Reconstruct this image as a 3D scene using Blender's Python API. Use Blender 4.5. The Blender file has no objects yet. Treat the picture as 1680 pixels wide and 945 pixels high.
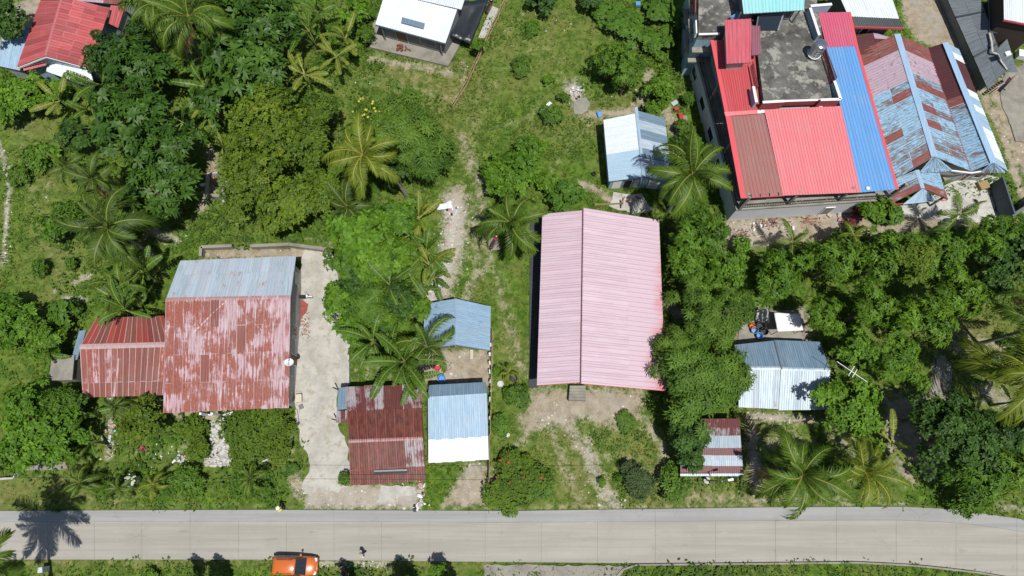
import bpy, bmesh, math, random
import numpy as np
from mathutils import Vector, Matrix

scene = bpy.context.scene
COL = scene.collection
rnd = random.Random(7)
rng = np.random.default_rng(7)

# ---------------------------------------------------------------- camera, world, sun, exposure
CAM_H, PITCH, FPX = 70.0, math.radians(15.0), 1118.0
cam_data = bpy.data.cameras.new('drone_camera')
cam_data.sensor_width = 36.0
cam_data.lens = 36.0 * FPX / 1680.0
cam_data.clip_end = 3000.0
cam = bpy.data.objects.new('drone_camera', cam_data)
cam.location = (0, 0, CAM_H)
cam.rotation_euler = (PITCH, 0, 0)
COL.objects.link(cam)
scene.camera = cam

SUN_DIR = Vector((0.17, -0.30, 1.0)).normalized()
world = bpy.data.worlds.new('World')
scene.world = world
world.use_nodes = True
wn = world.node_tree
wn.nodes.clear()
sky = wn.nodes.new('ShaderNodeTexSky')
sky.sky_type = 'NISHITA'
sky.sun_disc = False
sky.sun_elevation = math.asin(SUN_DIR.z)
sky.sun_rotation = math.atan2(SUN_DIR.x, SUN_DIR.y)
bg = wn.nodes.new('ShaderNodeBackground')
bg.inputs['Strength'].default_value = 0.075
wo = wn.nodes.new('ShaderNodeOutputWorld')
wn.links.new(sky.outputs[0], bg.inputs[0])
wn.links.new(bg.outputs[0], wo.inputs[0])

sun_data = bpy.data.lights.new('sun', 'SUN')
sun_data.energy = 4.7
sun_data.angle = math.radians(0.53)
sun_data.color = (1.0, 0.965, 0.90)
sun = bpy.data.objects.new('sun', sun_data)
sun.rotation_euler = SUN_DIR.to_track_quat('Z', 'Y').to_euler()
sun.location = (0, 0, 120)
COL.objects.link(sun)

scene.view_settings.view_transform = 'Standard'
scene.view_settings.look = 'None'
scene.view_settings.exposure = 0.0
scene.view_settings.gamma = 1.0
scene.cycles.max_bounces = 6
scene.cycles.diffuse_bounces = 3
scene.cycles.glossy_bounces = 2
scene.cycles.transmission_bounces = 3
scene.cycles.transparent_max_bounces = 4

# ---------------------------------------------------------------- where a point of the survey lies on the land
CP, SP = math.cos(PITCH), math.sin(PITCH)
def P(u, v, z=0.0):
    a, b = (u - 840.0) / FPX, (472.5 - v) / FPX
    d = Vector((a, SP + b * CP, -CP + b * SP))
    s = (CAM_H - z) / -d.z
    return Vector((d.x * s, d.y * s, z))
def ppm(p):                       # survey units per metre at a point
    depth = (p.y * SP + (CAM_H - p.z) * CP)
    return FPX / depth
def UV(x, y):                     # ground point -> survey coordinates (numpy)
    depth = y * SP + CAM_H * CP
    return 840 + FPX * x / depth, 472.5 - FPX * (y * CP - CAM_H * SP) / depth

# ---------------------------------------------------------------- object helpers
def tag(o, label=None, cat=None, group=None, kind=None):
    if label: o['label'] = label
    if cat: o['category'] = cat
    if group: o['group'] = group
    if kind: o['kind'] = kind
    return o
def empty(name, loc, label, cat, group=None, rz=0.0):
    o = bpy.data.objects.new(name, None)
    o.empty_display_size = 0.3
    o.location = loc
    o.rotation_euler = (0, 0, rz)
    COL.objects.link(o)
    return tag(o, label, cat, group)
def link(name, me, parent=None, mats=None):
    o = bpy.data.objects.new(name, me)
    COL.objects.link(o)
    if parent is not None: o.parent = parent
    if mats is not None:
        for m in (mats if isinstance(mats, (list, tuple)) else [mats]): me.materials.append(m)
    return o

class MB:
    """collects simple shapes; build() links them as one mesh object"""
    def __init__(s): s.v, s.f, s.m, s.uv = [], [], [], []
    def add(s, vs, fs, mi=0):
        n = len(s.v)
        s.v += [tuple(p) for p in vs]
        s.f += [tuple(i + n for i in f) for f in fs]
        s.m += [mi] * len(fs)
        return s
    def box(s, c, size, rz=0.0, mi=0, rot=None):
        hx, hy, hz = size[0] / 2, size[1] / 2, size[2] / 2
        M = rot if rot is not None else Matrix.Rotation(rz, 3, 'Z')
        vs = [Vector(c) + M @ Vector((x, y, z)) for z in (-hz, hz) for x, y in ((-hx, -hy), (hx, -hy), (hx, hy), (-hx, hy))]
        return s.add(vs, [(3, 2, 1, 0), (4, 5, 6, 7), (0, 1, 5, 4), (1, 2, 6, 5), (2, 3, 7, 6), (3, 0, 4, 7)], mi)
    def bar(s, a, b, w, h=None, mi=0):
        a, b = Vector(a), Vector(b); h = h or w
        d = b - a; L = d.length
        if L < 1e-6: return s
        q = d.to_track_quat('X', 'Z').to_matrix()
        return s.box((a + b) / 2, (L, w, h), mi=mi, rot=q)
    def tube(s, pts, rad, seg=7, mi=0, cap=True):
        pts = [Vector(p) for p in pts]
        if not hasattr(rad, '__len__'): rad = [rad] * len(pts)
        vs, fs = [], []
        for i, p in enumerate(pts):
            d = (pts[min(i + 1, len(pts) - 1)] - pts[max(i - 1, 0)]).normalized()
            x = d.cross(Vector((0.31, 0.93, 0.2))).normalized(); y = d.cross(x)
            for k in range(seg):
                t = 2 * math.pi * k / seg
                vs.append(p + (x * math.cos(t) + y * math.sin(t)) * rad[i])
        for i in range(len(pts) - 1):
            for k in range(seg):
                a, b = i * seg + k, i * seg + (k + 1) % seg
                fs.append((a, b, b + seg, a + seg))
        if cap:
            fs.append(tuple(reversed(range(seg)))); fs.append(tuple(range(len(vs) - seg, len(vs))))
        return s.add(vs, fs, mi)
    def prism(s, poly, z0, z1, mi=0, top=None):
        n = len(poly)
        z1s = top if top is not None else [z1] * n
        vs = [(p[0], p[1], z0) for p in poly] + [(p[0], p[1], z1s[i]) for i, p in enumerate(poly)]
        fs = [tuple(reversed(range(n))), tuple(range(n, 2 * n))] + [(i, (i + 1) % n, n + (i + 1) % n, n + i) for i in range(n)]
        return s.add(vs, fs, mi)
    def ball(s, c, r, seg=8, rings=5, mi=0, sq=(1, 1, 1), half=False):
        vs, fs = [], []
        lo = 0.0 if half else -math.pi / 2
        for j in range(rings + 1):
            e = lo + (math.pi / 2 - lo) * j / rings
            for k in range(seg):
                t = 2 * math.pi * k / seg
                vs.append((c[0] + r * sq[0] * math.cos(e) * math.cos(t), c[1] + r * sq[1] * math.cos(e) * math.sin(t), c[2] + r * sq[2] * math.sin(e)))
        for j in range(rings):
            for k in range(seg):
                a, b = j * seg + k, j * seg + (k + 1) % seg
                fs.append((a, b, b + seg, a + seg))
        return s.add(vs, fs, mi)
    def shift(s, off):
        s.v = [(p[0] - off[0], p[1] - off[1], p[2] - off[2]) for p in s.v]; return s
    def mesh(s, name, smooth=False):
        me = bpy.data.meshes.new(name)
        me.from_pydata(s.v, [], s.f)
        if any(s.m): me.polygons.foreach_set('material_index', s.m)
        if smooth: me.polygons.foreach_set('use_smooth', [True] * len(s.f))
        me.update()
        return me
    def build(s, name, mats, parent=None, smooth=False, bevel=0.0):
        if parent is not None: s.shift(parent_origin(parent))
        me = s.mesh(name, smooth)
        if bevel:
            bm = bmesh.new(); bm.from_mesh(me)
            bmesh.ops.remove_doubles(bm, verts=bm.verts, dist=1e-5)
            bmesh.ops.bevel(bm, geom=[e for e in bm.edges if len(e.link_faces) == 2 and e.calc_face_angle() > 0.5], offset=bevel, segments=2, affect='EDGES', profile=0.6)
            bm.to_mesh(me); bm.free()
        return link(name, me, parent, mats)
def parent_origin(o):             # world origin of an unrotated chain of parents
    p = Vector((0, 0, 0))
    while o is not None:
        p += Vector(o.location); o = o.parent
    return p
def np_mesh(name, verts, faces, attrs=None, smooth=False):
    """fast mesh from arrays: verts (n,3), faces (m,k)"""
    me = bpy.data.meshes.new(name)
    n, (m, k) = len(verts), faces.shape
    me.vertices.add(n); me.vertices.foreach_set('co', np.ascontiguousarray(verts, dtype=np.float32).ravel())
    me.loops.add(m * k); me.loops.foreach_set('vertex_index', np.ascontiguousarray(faces, dtype=np.int32).ravel())
    me.polygons.add(m); me.polygons.foreach_set('loop_start', np.arange(0, m * k, k, dtype=np.int32))
    if smooth: me.polygons.foreach_set('use_smooth', np.ones(m, dtype=bool))
    me.update(calc_edges=True)
    for an, arr in (attrs or {}).items():
        a = me.attributes.new(an, 'FLOAT', 'POINT'); a.data.foreach_set('value', np.ascontiguousarray(arr, dtype=np.float32))
    return me

# ---------------------------------------------------------------- materials
def lin(c):
    c /= 255.0
    return c / 12.92 if c <= 0.04045 else ((c + 0.055) / 1.055) ** 2.4
def S(r, g, b, k=0.72):           # a sunlit survey colour -> base colour
    return (lin(r) * k, lin(g) * k, lin(b) * k, 1.0)
class NT:
    def __init__(s, name):
        s.mat = bpy.data.materials.new(name); s.mat.use_nodes = True
        s.t = s.mat.node_tree; s.t.nodes.clear()
        s.out = s.t.nodes.new('ShaderNodeOutputMaterial')
    def n(s, typ, **kw):
        nd = s.t.nodes.new(typ)
        for k, v in kw.items():
            if k in nd.bl_rna.properties.keys(): setattr(nd, k, v)
            else: s.set(nd, k, v)
        return nd
    def set(s, nd, k, v):
        i = nd.inputs[int(k[1:])] if (k[0] == 'i' and k[1:].isdigit()) else nd.inputs[k.replace('_', ' ')]
        if hasattr(v, 'is_linked') or hasattr(v, 'links'): s.t.links.new(v, i)
        else: i.default_value = v
    def noise(s, vec, scale, detail=4.0, rough=0.6, dist=0.0):
        nd = s.n('ShaderNodeTexNoise'); nd.inputs['Scale'].default_value = scale
        nd.inputs['Detail'].default_value = detail; nd.inputs['Roughness'].default_value = rough; nd.inputs['Distortion'].default_value = dist
        if vec is not None: s.t.links.new(vec, nd.inputs['Vector'])
        return nd.outputs['Fac']
    def math(s, op, a, b=None, c=None, clamp=False):
        nd = s.n('ShaderNodeMath'); nd.operation = op; nd.use_clamp = clamp
        for i, v in enumerate((a, b, c)):
            if v is None: continue
            if isinstance(v, (int, float)): nd.inputs[i].default_value = v
            else: s.t.links.new(v, nd.inputs[i])
        return nd.outputs[0]
    def ramp(s, fac, lo, hi):     # smoothstep
        nd = s.n('ShaderNodeMapRange'); nd.interpolation_type = 'SMOOTHSTEP'
        s.t.links.new(fac, nd.inputs[0]); nd.inputs[1].default_value = lo; nd.inputs[2].default_value = hi
        return nd.outputs[0]
    def mix(s, fac, a, b, blend='MIX'):
        nd = s.n('ShaderNodeMix'); nd.data_type = 'RGBA'; nd.blend_type = blend
        for i, v in ((0, fac), (6, a), (7, b)):
            if isinstance(v, (int, float)): nd.inputs[i].default_value = v
            elif isinstance(v, tuple): nd.inputs[i].default_value = v
            else: s.t.links.new(v, nd.inputs[i])
        return nd.outputs[2]
    def scale(s, vec, sx, sy, sz=1.0, add=None):
        nd = s.n('ShaderNodeVectorMath'); nd.operation = 'MULTIPLY'
        s.t.links.new(vec, nd.inputs[0]); nd.inputs[1].default_value = (sx, sy, sz)
        o = nd.outputs[0]
        if add is not None:
            n2 = s.n('ShaderNodeVectorMath'); n2.operation = 'ADD'
            s.t.links.new(o, n2.inputs[0]); s.t.links.new(add, n2.inputs[1]); o = n2.outputs[0]
        return o
    def bsdf(s, color, rough=0.6, spec=0.4, metal=0.0, coat=0.0, bump=None, bstr=0.3, bdist=0.02):
        b = s.n('ShaderNodeBsdfPrincipled')
        for k, v in (('Base Color', color), ('Roughness', rough), ('Metallic', metal), ('Specular IOR Level', spec), ('Coat Weight', coat)):
            if isinstance(v, (int, float)): b.inputs[k].default_value = v
            elif isinstance(v, tuple): b.inputs[k].default_value = v
            else: s.t.links.new(v, b.inputs[k])
        if bump is not None:
            bp = s.n('ShaderNodeBump'); bp.inputs['Strength'].default_value = bstr; bp.inputs['Distance'].default_value = bdist
            s.t.links.new(bump, bp.inputs['Height']); s.t.links.new(bp.outputs[0], b.inputs['Normal'])
        return b
    def done(s, sh):
        s.t.links.new(sh.outputs[0] if hasattr(sh, 'outputs') else sh, s.out.inputs[0]); return s.mat

def plain(name, c, rough=0.6, spec=0.4, metal=0.0, coat=0.0, var=0.12, scale=3.0):
    t = NT(name)
    tc = t.n('ShaderNodeTexCoord'); oi = t.n('ShaderNodeObjectInfo')
    nz = t.noise(tc.outputs['Object'], scale, 5.0, 0.65)
    d = tuple(x * (1 - 2 * var) for x in c[:3]) + (1,); l = tuple(min(x * (1 + 1.4 * var), 0.9) for x in c[:3]) + (1,)
    return t.done(t.bsdf(t.mix(nz, d, l), rough, spec, metal, coat))

def metal(name, base, alt, rust=None, rust_amt=0.0, rust2=None, streak=(5.0, 0.5), rvar=0.22, patch=0.35, rough=0.5, spec=0.35, flake=0.0, metallic=0.0, edge=None, indep=1.0, dust=0.14, rowvar=0.10, sw=0.38, estr=1.0):
    """painted or galvanised corrugated sheet; UV in metres: u across the sheet, v down the slope"""
    t = NT(name)
    uv = t.n('ShaderNodeUVMap', uv_map='UVMap'); luv = t.n('ShaderNodeUVMap', uv_map='SheetUV'); oi = t.n('ShaderNodeObjectInfo')
    off = t.n('ShaderNodeCombineXYZ')
    t.t.links.new(t.math('MULTIPLY', oi.outputs['Random'], 57.0 * indep), off.inputs[0]); t.t.links.new(t.math('MULTIPLY', oi.outputs['Random'], 91.0 * indep), off.inputs[1])
    vec = uv.outputs[0]
    st = t.noise(t.scale(vec, streak[0], streak[1], 1, off.outputs[0]), 1.0, 5.0, 0.65)
    pt = t.noise(t.scale(vec, 1, 1, 1, off.outputs[0]), patch, 4.0, 0.6)
    fine = t.noise(t.scale(vec, 9.0, 3.0, 1, off.outputs[0]), 1.0, 3.0, 0.7)
    col = t.mix(t.ramp(st, 0.36, 0.66), base, alt)
    if rust is not None:
        r2 = rust2 or tuple(x * 0.55 for x in rust[:3]) + (1,)
        rc = t.mix(t.ramp(fine, 0.3, 0.7), rust, r2)
        m = t.math('ADD', t.math('MULTIPLY', pt, 1 - sw), t.math('MULTIPLY', st, sw))
        m = t.math('ADD', m, t.math('MULTIPLY', t.math('SUBTRACT', fine, 0.5), 0.16))
        m = t.math('ADD', m, t.math('MULTIPLY', t.math('SUBTRACT', oi.outputs['Random'], 0.5), rowvar))
        c = 0.5 + (0.5 - rust_amt) * 0.46
        col = t.mix(t.ramp(m, c - 0.035, c + 0.035), col, rc)
    if flake:
        fl = t.noise(t.scale(vec, 8.0, 1.1, 1, off.outputs[0]), 1.0, 6.0, 0.8)
        fl = t.math('ADD', fl, t.math('MULTIPLY', t.math('SUBTRACT', oi.outputs['Random'], 0.5), 0.10))
        col = t.mix(t.math('MULTIPLY', t.ramp(fl, 0.66 - flake * 0.2, 0.72 - flake * 0.2), 0.8), col, (0.115, 0.10, 0.085, 1))
    if edge is not None:              # paler worn line along the lap of each sheet
        sx = t.n('ShaderNodeSeparateXYZ'); t.t.links.new(luv.outputs[0], sx.inputs[0])
        e1 = t.math('SUBTRACT', 1.0, t.ramp(sx.outputs[0], 0.03, 0.10)); e2 = t.math('SUBTRACT', 1.0, t.ramp(sx.outputs[1], 0.03, 0.12))
        col = t.mix(t.math('MULTIPLY', t.math('MAXIMUM', e1, e2), t.math('MULTIPLY', t.math('ADD', 0.25, t.math('MULTIPLY', fine, 0.9)), estr), clamp=True), col, edge)
    if dust:                          # chalking and dust: broad weak patches and run-off streaks
        pos = t.n('ShaderNodeNewGeometry').outputs['Position']
        dn = t.math('MULTIPLY', t.ramp(t.noise(pos, .28, 6, .7, .6), .35, .75), t.ramp(t.noise(t.scale(vec, 4.5, .22), 1.0, 4, .7), .3, .7))
        lum = t.n('ShaderNodeRGBToBW'); t.t.links.new(col, lum.inputs[0]); dc = t.n('ShaderNodeCombineXYZ'); L_ = t.math('ADD', .07, t.math('MULTIPLY', lum.outputs[0], .95))
        for i in range(3): t.t.links.new(L_, dc.inputs[i])
        col = t.mix(t.math('MULTIPLY', dn, dust * 2.4, clamp=True), col, dc.outputs[0])
        col = t.mix(t.math('MULTIPLY', t.ramp(t.noise(t.scale(pos, 1, 1), 3.2, 5, .8), .62, .74), dust * .9), col, (.10, .085, .07, 1))
    br = t.math('ADD', t.math('MULTIPLY', t.math('SUBTRACT', oi.outputs['Random'], 0.5), rvar), t.math('ADD', 0.90, t.math('MULTIPLY', fine, 0.2)))
    g = t.n('ShaderNodeCombineXYZ')
    for i in range(3): t.t.links.new(br, g.inputs[i])
    col = t.mix(1.0, col, g.outputs[0], 'MULTIPLY')
    return t.done(t.bsdf(col, rough, spec, metallic))

def concrete(name, c, dark=0.55, scale=0.5, stain=None, rough=0.85, cut=0.45):
    t = NT(name)
    geo = t.n('ShaderNodeNewGeometry'); oi = t.n('ShaderNodeObjectInfo'); v = geo.outputs['Position']
    big = t.noise(v, scale, 6.0, 0.65, 0.4); mid = t.noise(v, scale * 5, 5.0, 0.7); fine = t.noise(v, 9.0, 4.0, 0.7)
    d = tuple(x * dark for x in c[:3]) + (1,)
    col = t.mix(t.ramp(big, cut - 0.2, cut + 0.2), d, c)
    col = t.mix(t.math('MULTIPLY', t.ramp(mid, 0.45, 0.75), 0.35), col, d)
    if stain: col = t.mix(t.math('MULTIPLY', t.ramp(t.noise(v, scale * 2.3, 6.0, 0.7), 0.5, 0.62), 0.8), col, stain)
    br = t.math('ADD', 0.86, t.math('ADD', t.math('MULTIPLY', fine, 0.2), t.math('MULTIPLY', oi.outputs['Random'], 0.07)))
    g = t.n('ShaderNodeCombineXYZ')
    for i in range(3): t.t.links.new(br, g.inputs[i])
    col = t.mix(1.0, col, g.outputs[0], 'MULTIPLY')
    return t.done(t.bsdf(col, rough, 0.25, bump=fine, bstr=0.25, bdist=0.01))

def leafy(name, a, b, trans=0.16, rough=0.5, spec=0.55, c=None):
    spec *= 0.5; rough = min(.75, rough + .1)
    """leaves: per-leaf tone attribute runs from a to b"""
    t = NT(name)
    at = t.n('ShaderNodeAttribute'); at.attribute_name = 'tone'
    oi = t.n('ShaderNodeObjectInfo')
    tone = t.math('ADD', at.outputs['Fac'], t.math('MULTIPLY', t.math('SUBTRACT', oi.outputs['Random'], 0.5), 0.26), clamp=True)
    col = t.mix(tone, a + (1,), b + (1,))
    hue = t.math('FRACT', t.math('MULTIPLY', oi.outputs['Random'], 7.31)); col = t.mix(t.math('MULTIPLY', hue, .24), col, t.mix(tone, (a[0] * 1.7, a[1] * .95, a[2] * .8, 1), (b[0] * 1.35, b[1] * 1.0, b[2] * .8, 1)))
    if c is not None: col = t.mix(t.ramp(at.outputs['Fac'], 0.86, 0.97), col, c + (1,))
    p = t.bsdf(col, rough, spec)
    tr = t.n('ShaderNodeBsdfTranslucent')
    t.t.links.new(t.mix(0.5, col, (b[0] * 1.35, b[1] * 1.15, b[2] * 0.7, 1)), tr.inputs[0])
    ms = t.n('ShaderNodeMixShader'); ms.inputs[0].default_value = trans
    t.t.links.new(p.outputs[0], ms.inputs[1]); t.t.links.new(tr.outputs[0], ms.inputs[2])
    return t.done(ms)

M_CONC = concrete('grey_concrete', S(168, 164, 152), 0.6, 0.6)
M_CONC_PALE = concrete('pale_concrete', S(214, 213, 206), 0.64, 0.55, stain=S(190, 185, 172))
M_CONC_DARK = concrete('weathered_concrete', S(134, 133, 128), 0.32, .42, stain=S(180, 177, 168), cut=0.50)
M_WALL = concrete('plaster_wall', S(196, 198, 196), 0.7, 0.8)
M_WALL_GREY = concrete('grey_render', S(150, 152, 155), 0.7, 0.5)
M_WALL_BLUE = concrete('pale_blue_plaster', S(172, 200, 220), 0.8, 0.6)
M_WHITE = plain('white_paint', (0.74, 0.75, 0.76, 1), 0.5, var=0.05)
M_BLACK = plain('black_trim', (0.015, 0.016, 0.018, 1), 0.5, var=0.1)
M_STEEL = plain('grey_steel', (0.22, 0.23, 0.24, 1), 0.4, metal=0.5)
M_RAIL = plain('dark_railing', (0.035, 0.045, 0.055, 1), 0.5)
M_WOOD = plain('old_timber', (0.17, 0.115, 0.07, 1), 0.8, scale=6)
M_BAMBOO = plain('dry_bamboo', (0.36, 0.26, 0.14, 1), 0.7, scale=4, var=0.25)
M_DARKROOM = plain('dark_interior', (0.03, 0.03, 0.03, 1), 0.9)
M_BARK = plain('bark', (0.13, 0.10, 0.075, 1), 0.9, scale=5, var=0.25)
M_PALMBARK = plain('palm_bark', (0.27, 0.25, 0.22, 1), 0.9, scale=5, var=0.25)
M_GLASS = plain('dark_glass', (0.02, 0.028, 0.035, 1), 0.08, 0.6, var=0.05)
M_REDTRIM = plain('red_trim', S(238, 96, 104), 0.5, var=0.05)
# ---------------------------------------------------------------- land: masks of bare earth, rubble, dryness (survey coordinates on the ground)
def d_seg(u, v, a, b):
    ax, ay = a; bx, by = b
    dx, dy = bx - ax, by - ay
    t = np.clip(((u - ax) * dx + (v - ay) * dy) / max(dx * dx + dy * dy, 1e-9), 0, 1)
    return np.hypot(u - ax - t * dx, v - ay - t * dy)
def d_line(u, v, pts):
    d = np.full(u.shape, 1e9)
    for a, b in zip(pts[:-1], pts[1:]): d = np.minimum(d, d_seg(u, v, a, b))
    return d
def inside(u, v, pts):
    r = np.zeros(u.shape, bool); n = len(pts)
    for i in range(n):
        (x1, y1), (x2, y2) = pts[i], pts[(i + 1) % n]
        c = ((y1 > v) != (y2 > v))
        r ^= c & (u < (x2 - x1) * (v - y1) / (y2 - y1 + 1e-12) + x1)
    return r
def d_poly(u, v, pts):            # signed: negative inside
    d = d_line(u, v, pts + [pts[0]])
    return np.where(inside(u, v, pts), -d, d)
def soft(d, w): return np.clip(0.5 - d / (2 * w), 0, 1)

ROAD_TOP = [(-400, 842), (0, 838), (420, 836), (840, 838), (1260, 832), (1480, 831), (1560, 835), (1610, 842), (1700, 855), (1800, 876), (2000, 925)]
ROAD_SEAM = [(-400, 860), (0, 856), (420, 855), (840, 857), (1260, 854), (1480, 853), (1560, 857), (1610, 862), (1690, 874), (1780, 892), (1950, 940)]
ROAD_BOT = [(-400, 922), (0, 918), (420, 918), (840, 922), (1040, 924), (1260, 922), (1400, 920), (1500, 925), (1600, 936), (1680, 950), (1850, 1000)]
DRIVE = [(497, 408), (541, 411), (549, 432), (560, 470), (572, 520), (573, 640), (556, 640), (553, 700), (572, 730), (573, 790), (572, 796), (556, 806), (520, 808), (498, 812), (496, 800), (508, 762), (486, 700), (482, 600), (484, 500)]
PEBBLE = [(347, 684), (371, 683), (369, 718), (384, 745), (399, 751), (396, 764), (336, 765), (332, 757), (347, 742), (345, 710)]

DIRT = [ ('l', [(790, 150), (760, 250), (785, 330)], 26, 30, .50), ('l', [(860, 60), (930, 110), (900, 150)], 26, 30, .46), ('l', [(820, 470), (850, 600)], 22, 20, .58), ('l', [(40, 200), (60, 330), (100, 450)], 20, 25, .52), ('l', [(640, 130), (740, 160)], 24, 24, .5), ('l', [(960, 740), (1080, 780)], 30, 26, .52), ('l', [(1040, 210), (960, 290)], 14, 18, .45),  # polygons / lines, half width of the edge, strength
 ('p', [(872, 634), (1062, 636), (1052, 690), (1005, 704), (960, 690), (925, 702), (880, 704), (862, 730), (850, 690)], 14, .95),
 ('l', [(860, 715), (822, 765), (800, 800)], 9, 10, .8), ('l', [(930, 695), (962, 740), (985, 790), (1005, 830)], 20, 14, .75),
 ('l', [(1062, 690), (1085, 730), (1095, 770)], 16, 12, .7), ('l', [(905, 705), (930, 770), (950, 820)], 16, 14, .62),
 ('p', [(698, 572), (806, 574), (808, 634), (700, 640), (690, 600)], 8, 1.0), ('p', [(768, 758), (801, 760), (797, 832), (722, 834), (740, 800)], 9, .95),
 ('p', [(497, 796), (575, 790), (694, 796), (690, 838), (500, 838)], 8, .9), ('p', [(575, 795), (690, 790), (690, 836), (575, 836)], 8, .8),
 ('l', [(748, 325), (744, 400), (728, 460), (705, 505)], 26, 16, .95), ('l', [(758, 228), (785, 290), (790, 340), (800, 410)], 14, 16, .8), ('l', [(775, 330), (785, 440)], 22, 18, .6),
 ('l', [(803, 410), (838, 535), (856, 590), (875, 640)], 7, 11, .78), ('l', [(800, 430), (770, 470), (765, 490)], 14, 10, .7),
 ('l', [(980, 185), (940, 235), (912, 268), (898, 292)], 4, 6, .72), ('l', [(938, 140), (955, 180)], 15, 10, .9), ('l', [(975, 190), (1040, 180), (1062, 150), (1065, 120)], 11, 9, .85),
 ('l', [(1095, 185), (1112, 225), (1105, 250)], 12, 8, .9), ('l', [(955, 300), (1000, 325), (1055, 340)], 8, 6, .9), ('l', [(885, 175), (850, 200), (800, 210)], 5, 7, .7), ('l', [(860, 20), (835, 45), (820, 60)], 4, 6, .7),
 ('l', [(610, 95), (680, 110), (740, 118)], 8, 7, .85), ('l', [(760, 100), (762, 130), (745, 170)], 8, 8, .7), ('l', [(600, 130), (690, 135)], 22, 22, .52),
 ('l', [(-20, 200), (5, 255), (14, 310), (4, 430)], 5, 5, .95), ('l', [(18, 270), (14, 340)], 4, 4, .8), ('l', [(105, 488), (138, 492)], 6, 5, .9), ('l', [(75, 330), (80, 300)], 3, 4, .9), ('l', [(118, 465), (148, 450)], 6, 6, .8), ('l', [(35, 200), (45, 290), (60, 330)], 14, 16, .55),
 ('l', [(90, 475), (88, 480)], 4, 4, .9), ('l', [(250, 380), (290, 395)], 12, 10, .75), ('l', [(345, 250), (350, 300), (330, 340)], 14, 10, .8), ('l', [(300, 382), (330, 340)], 12, 12, .55), ('l', [(500, 390), (540, 398)], 5, 6, .7),
 ('p', [(335, 405), (545, 404), (540, 440), (480, 425), (335, 425)], 5, .9),
 ('l', [(525, 430), (545, 465)], 18, 10, .8), ('l', [(180, 650), (180, 725), (175, 750)], 8, 8, .8), ('l', [(260, 655), (300, 690), (320, 705)], 10, 8, .8), ('l', [(230, 740), (290, 745), (310, 720)], 10, 12, .6), ('l', [(285, 752), (305, 756)], 6, 6, .7),
 ('l', [(0, 825), (100, 822), (210, 820)], 7, 12, .62), ('l', [(40, 780), (120, 785)], 6, 8, .6), ('l', [(200, 830), (500, 829)], 2, 5, .7), ('l', [(395, 765), (430, 755), (480, 738)], 5, 5, .9), ('l', [(480, 770), (490, 810)], 14, 10, .85),
 ('p', [(1190, 360), (1330, 345), (1425, 338), (1430, 385), (1280, 402), (1178, 415)], 10, .95),
 ('p', [(1470, -40), (1560, -40), (1580, 60), (1600, 110), (1560, 90), (1510, 70), (1485, 40)], 8, .97), ('l', [(1575, 60), (1612, 150), (1645, 215), (1665, 280), (1700, 380)], 9, 7, .95), ('p', [(1620, 140), (1700, 90), (1700, 330), (1668, 270), (1640, 200)], 8, .97),
 ('p', [(1425, 335), (1560, 325), (1660, 370), (1640, 385), (1560, 372), (1440, 392)], 10, .9),
 ('l', [(1232, 690), (1238, 760), (1246, 835)], 13, 10, .85), ('l', [(1130, 815), (1230, 818)], 14, 12, .66), ('l', [(800, 833), (1050, 832), (1280, 829), (1500, 826)], 4, 6, .75), ('l', [(1250, 822), (1450, 815)], 8, 8, .7),
 ('l', [(1240, 683), (1330, 690)], 10, 8, .9), ('p', [(1440, 640), (1560, 640), (1560, 780), (1480, 800), (1440, 720)], 20, .8), ('l', [(1570, 560), (1660, 585)], 26, 20, .72), ('l', [(1530, 640), (1545, 590)], 12, 9, .95), ('p', [(1180, 500), (1330, 505), (1340, 570), (1180, 570)], 14, .9),
 ('l', [(1620, 640), (1700, 700)], 20, 16, .8), ('l', [(1100, 500), (1120, 520)], 14, 10, .8), ('l', [(1640, 830), (1700, 838)], 8, 8, .8), ('l', [(1360, 690), (1400, 740)], 22, 18, .75), ('l', [(1260, 730), (1300, 720)], 16, 14, .75),
 ('l', [(520, 925), (640, 925)], 5, 5, .85), ('l', [(-20, 922), (500, 921)], 2, 5, .8), ('l', [(640, 926), (790, 928)], 2, 5, .75), ('l', [(1040, 926), (1500, 928)], 1, 3, .6),
 ('l', [(0, 55), (60, 10)], 30, 12, .9), ('p', [(560, 590), (720, 570), (720, 640), (560, 640)], 14, .45),
 ('l', [(1000, 60), (1045, 75)], 8, 8, .6), ('l', [(870, 80), (900, 130), (880, 170)], 16, 18, .5), ('l', [(820, 120), (800, 180), (760, 240)], 12, 16, .52),
]
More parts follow.
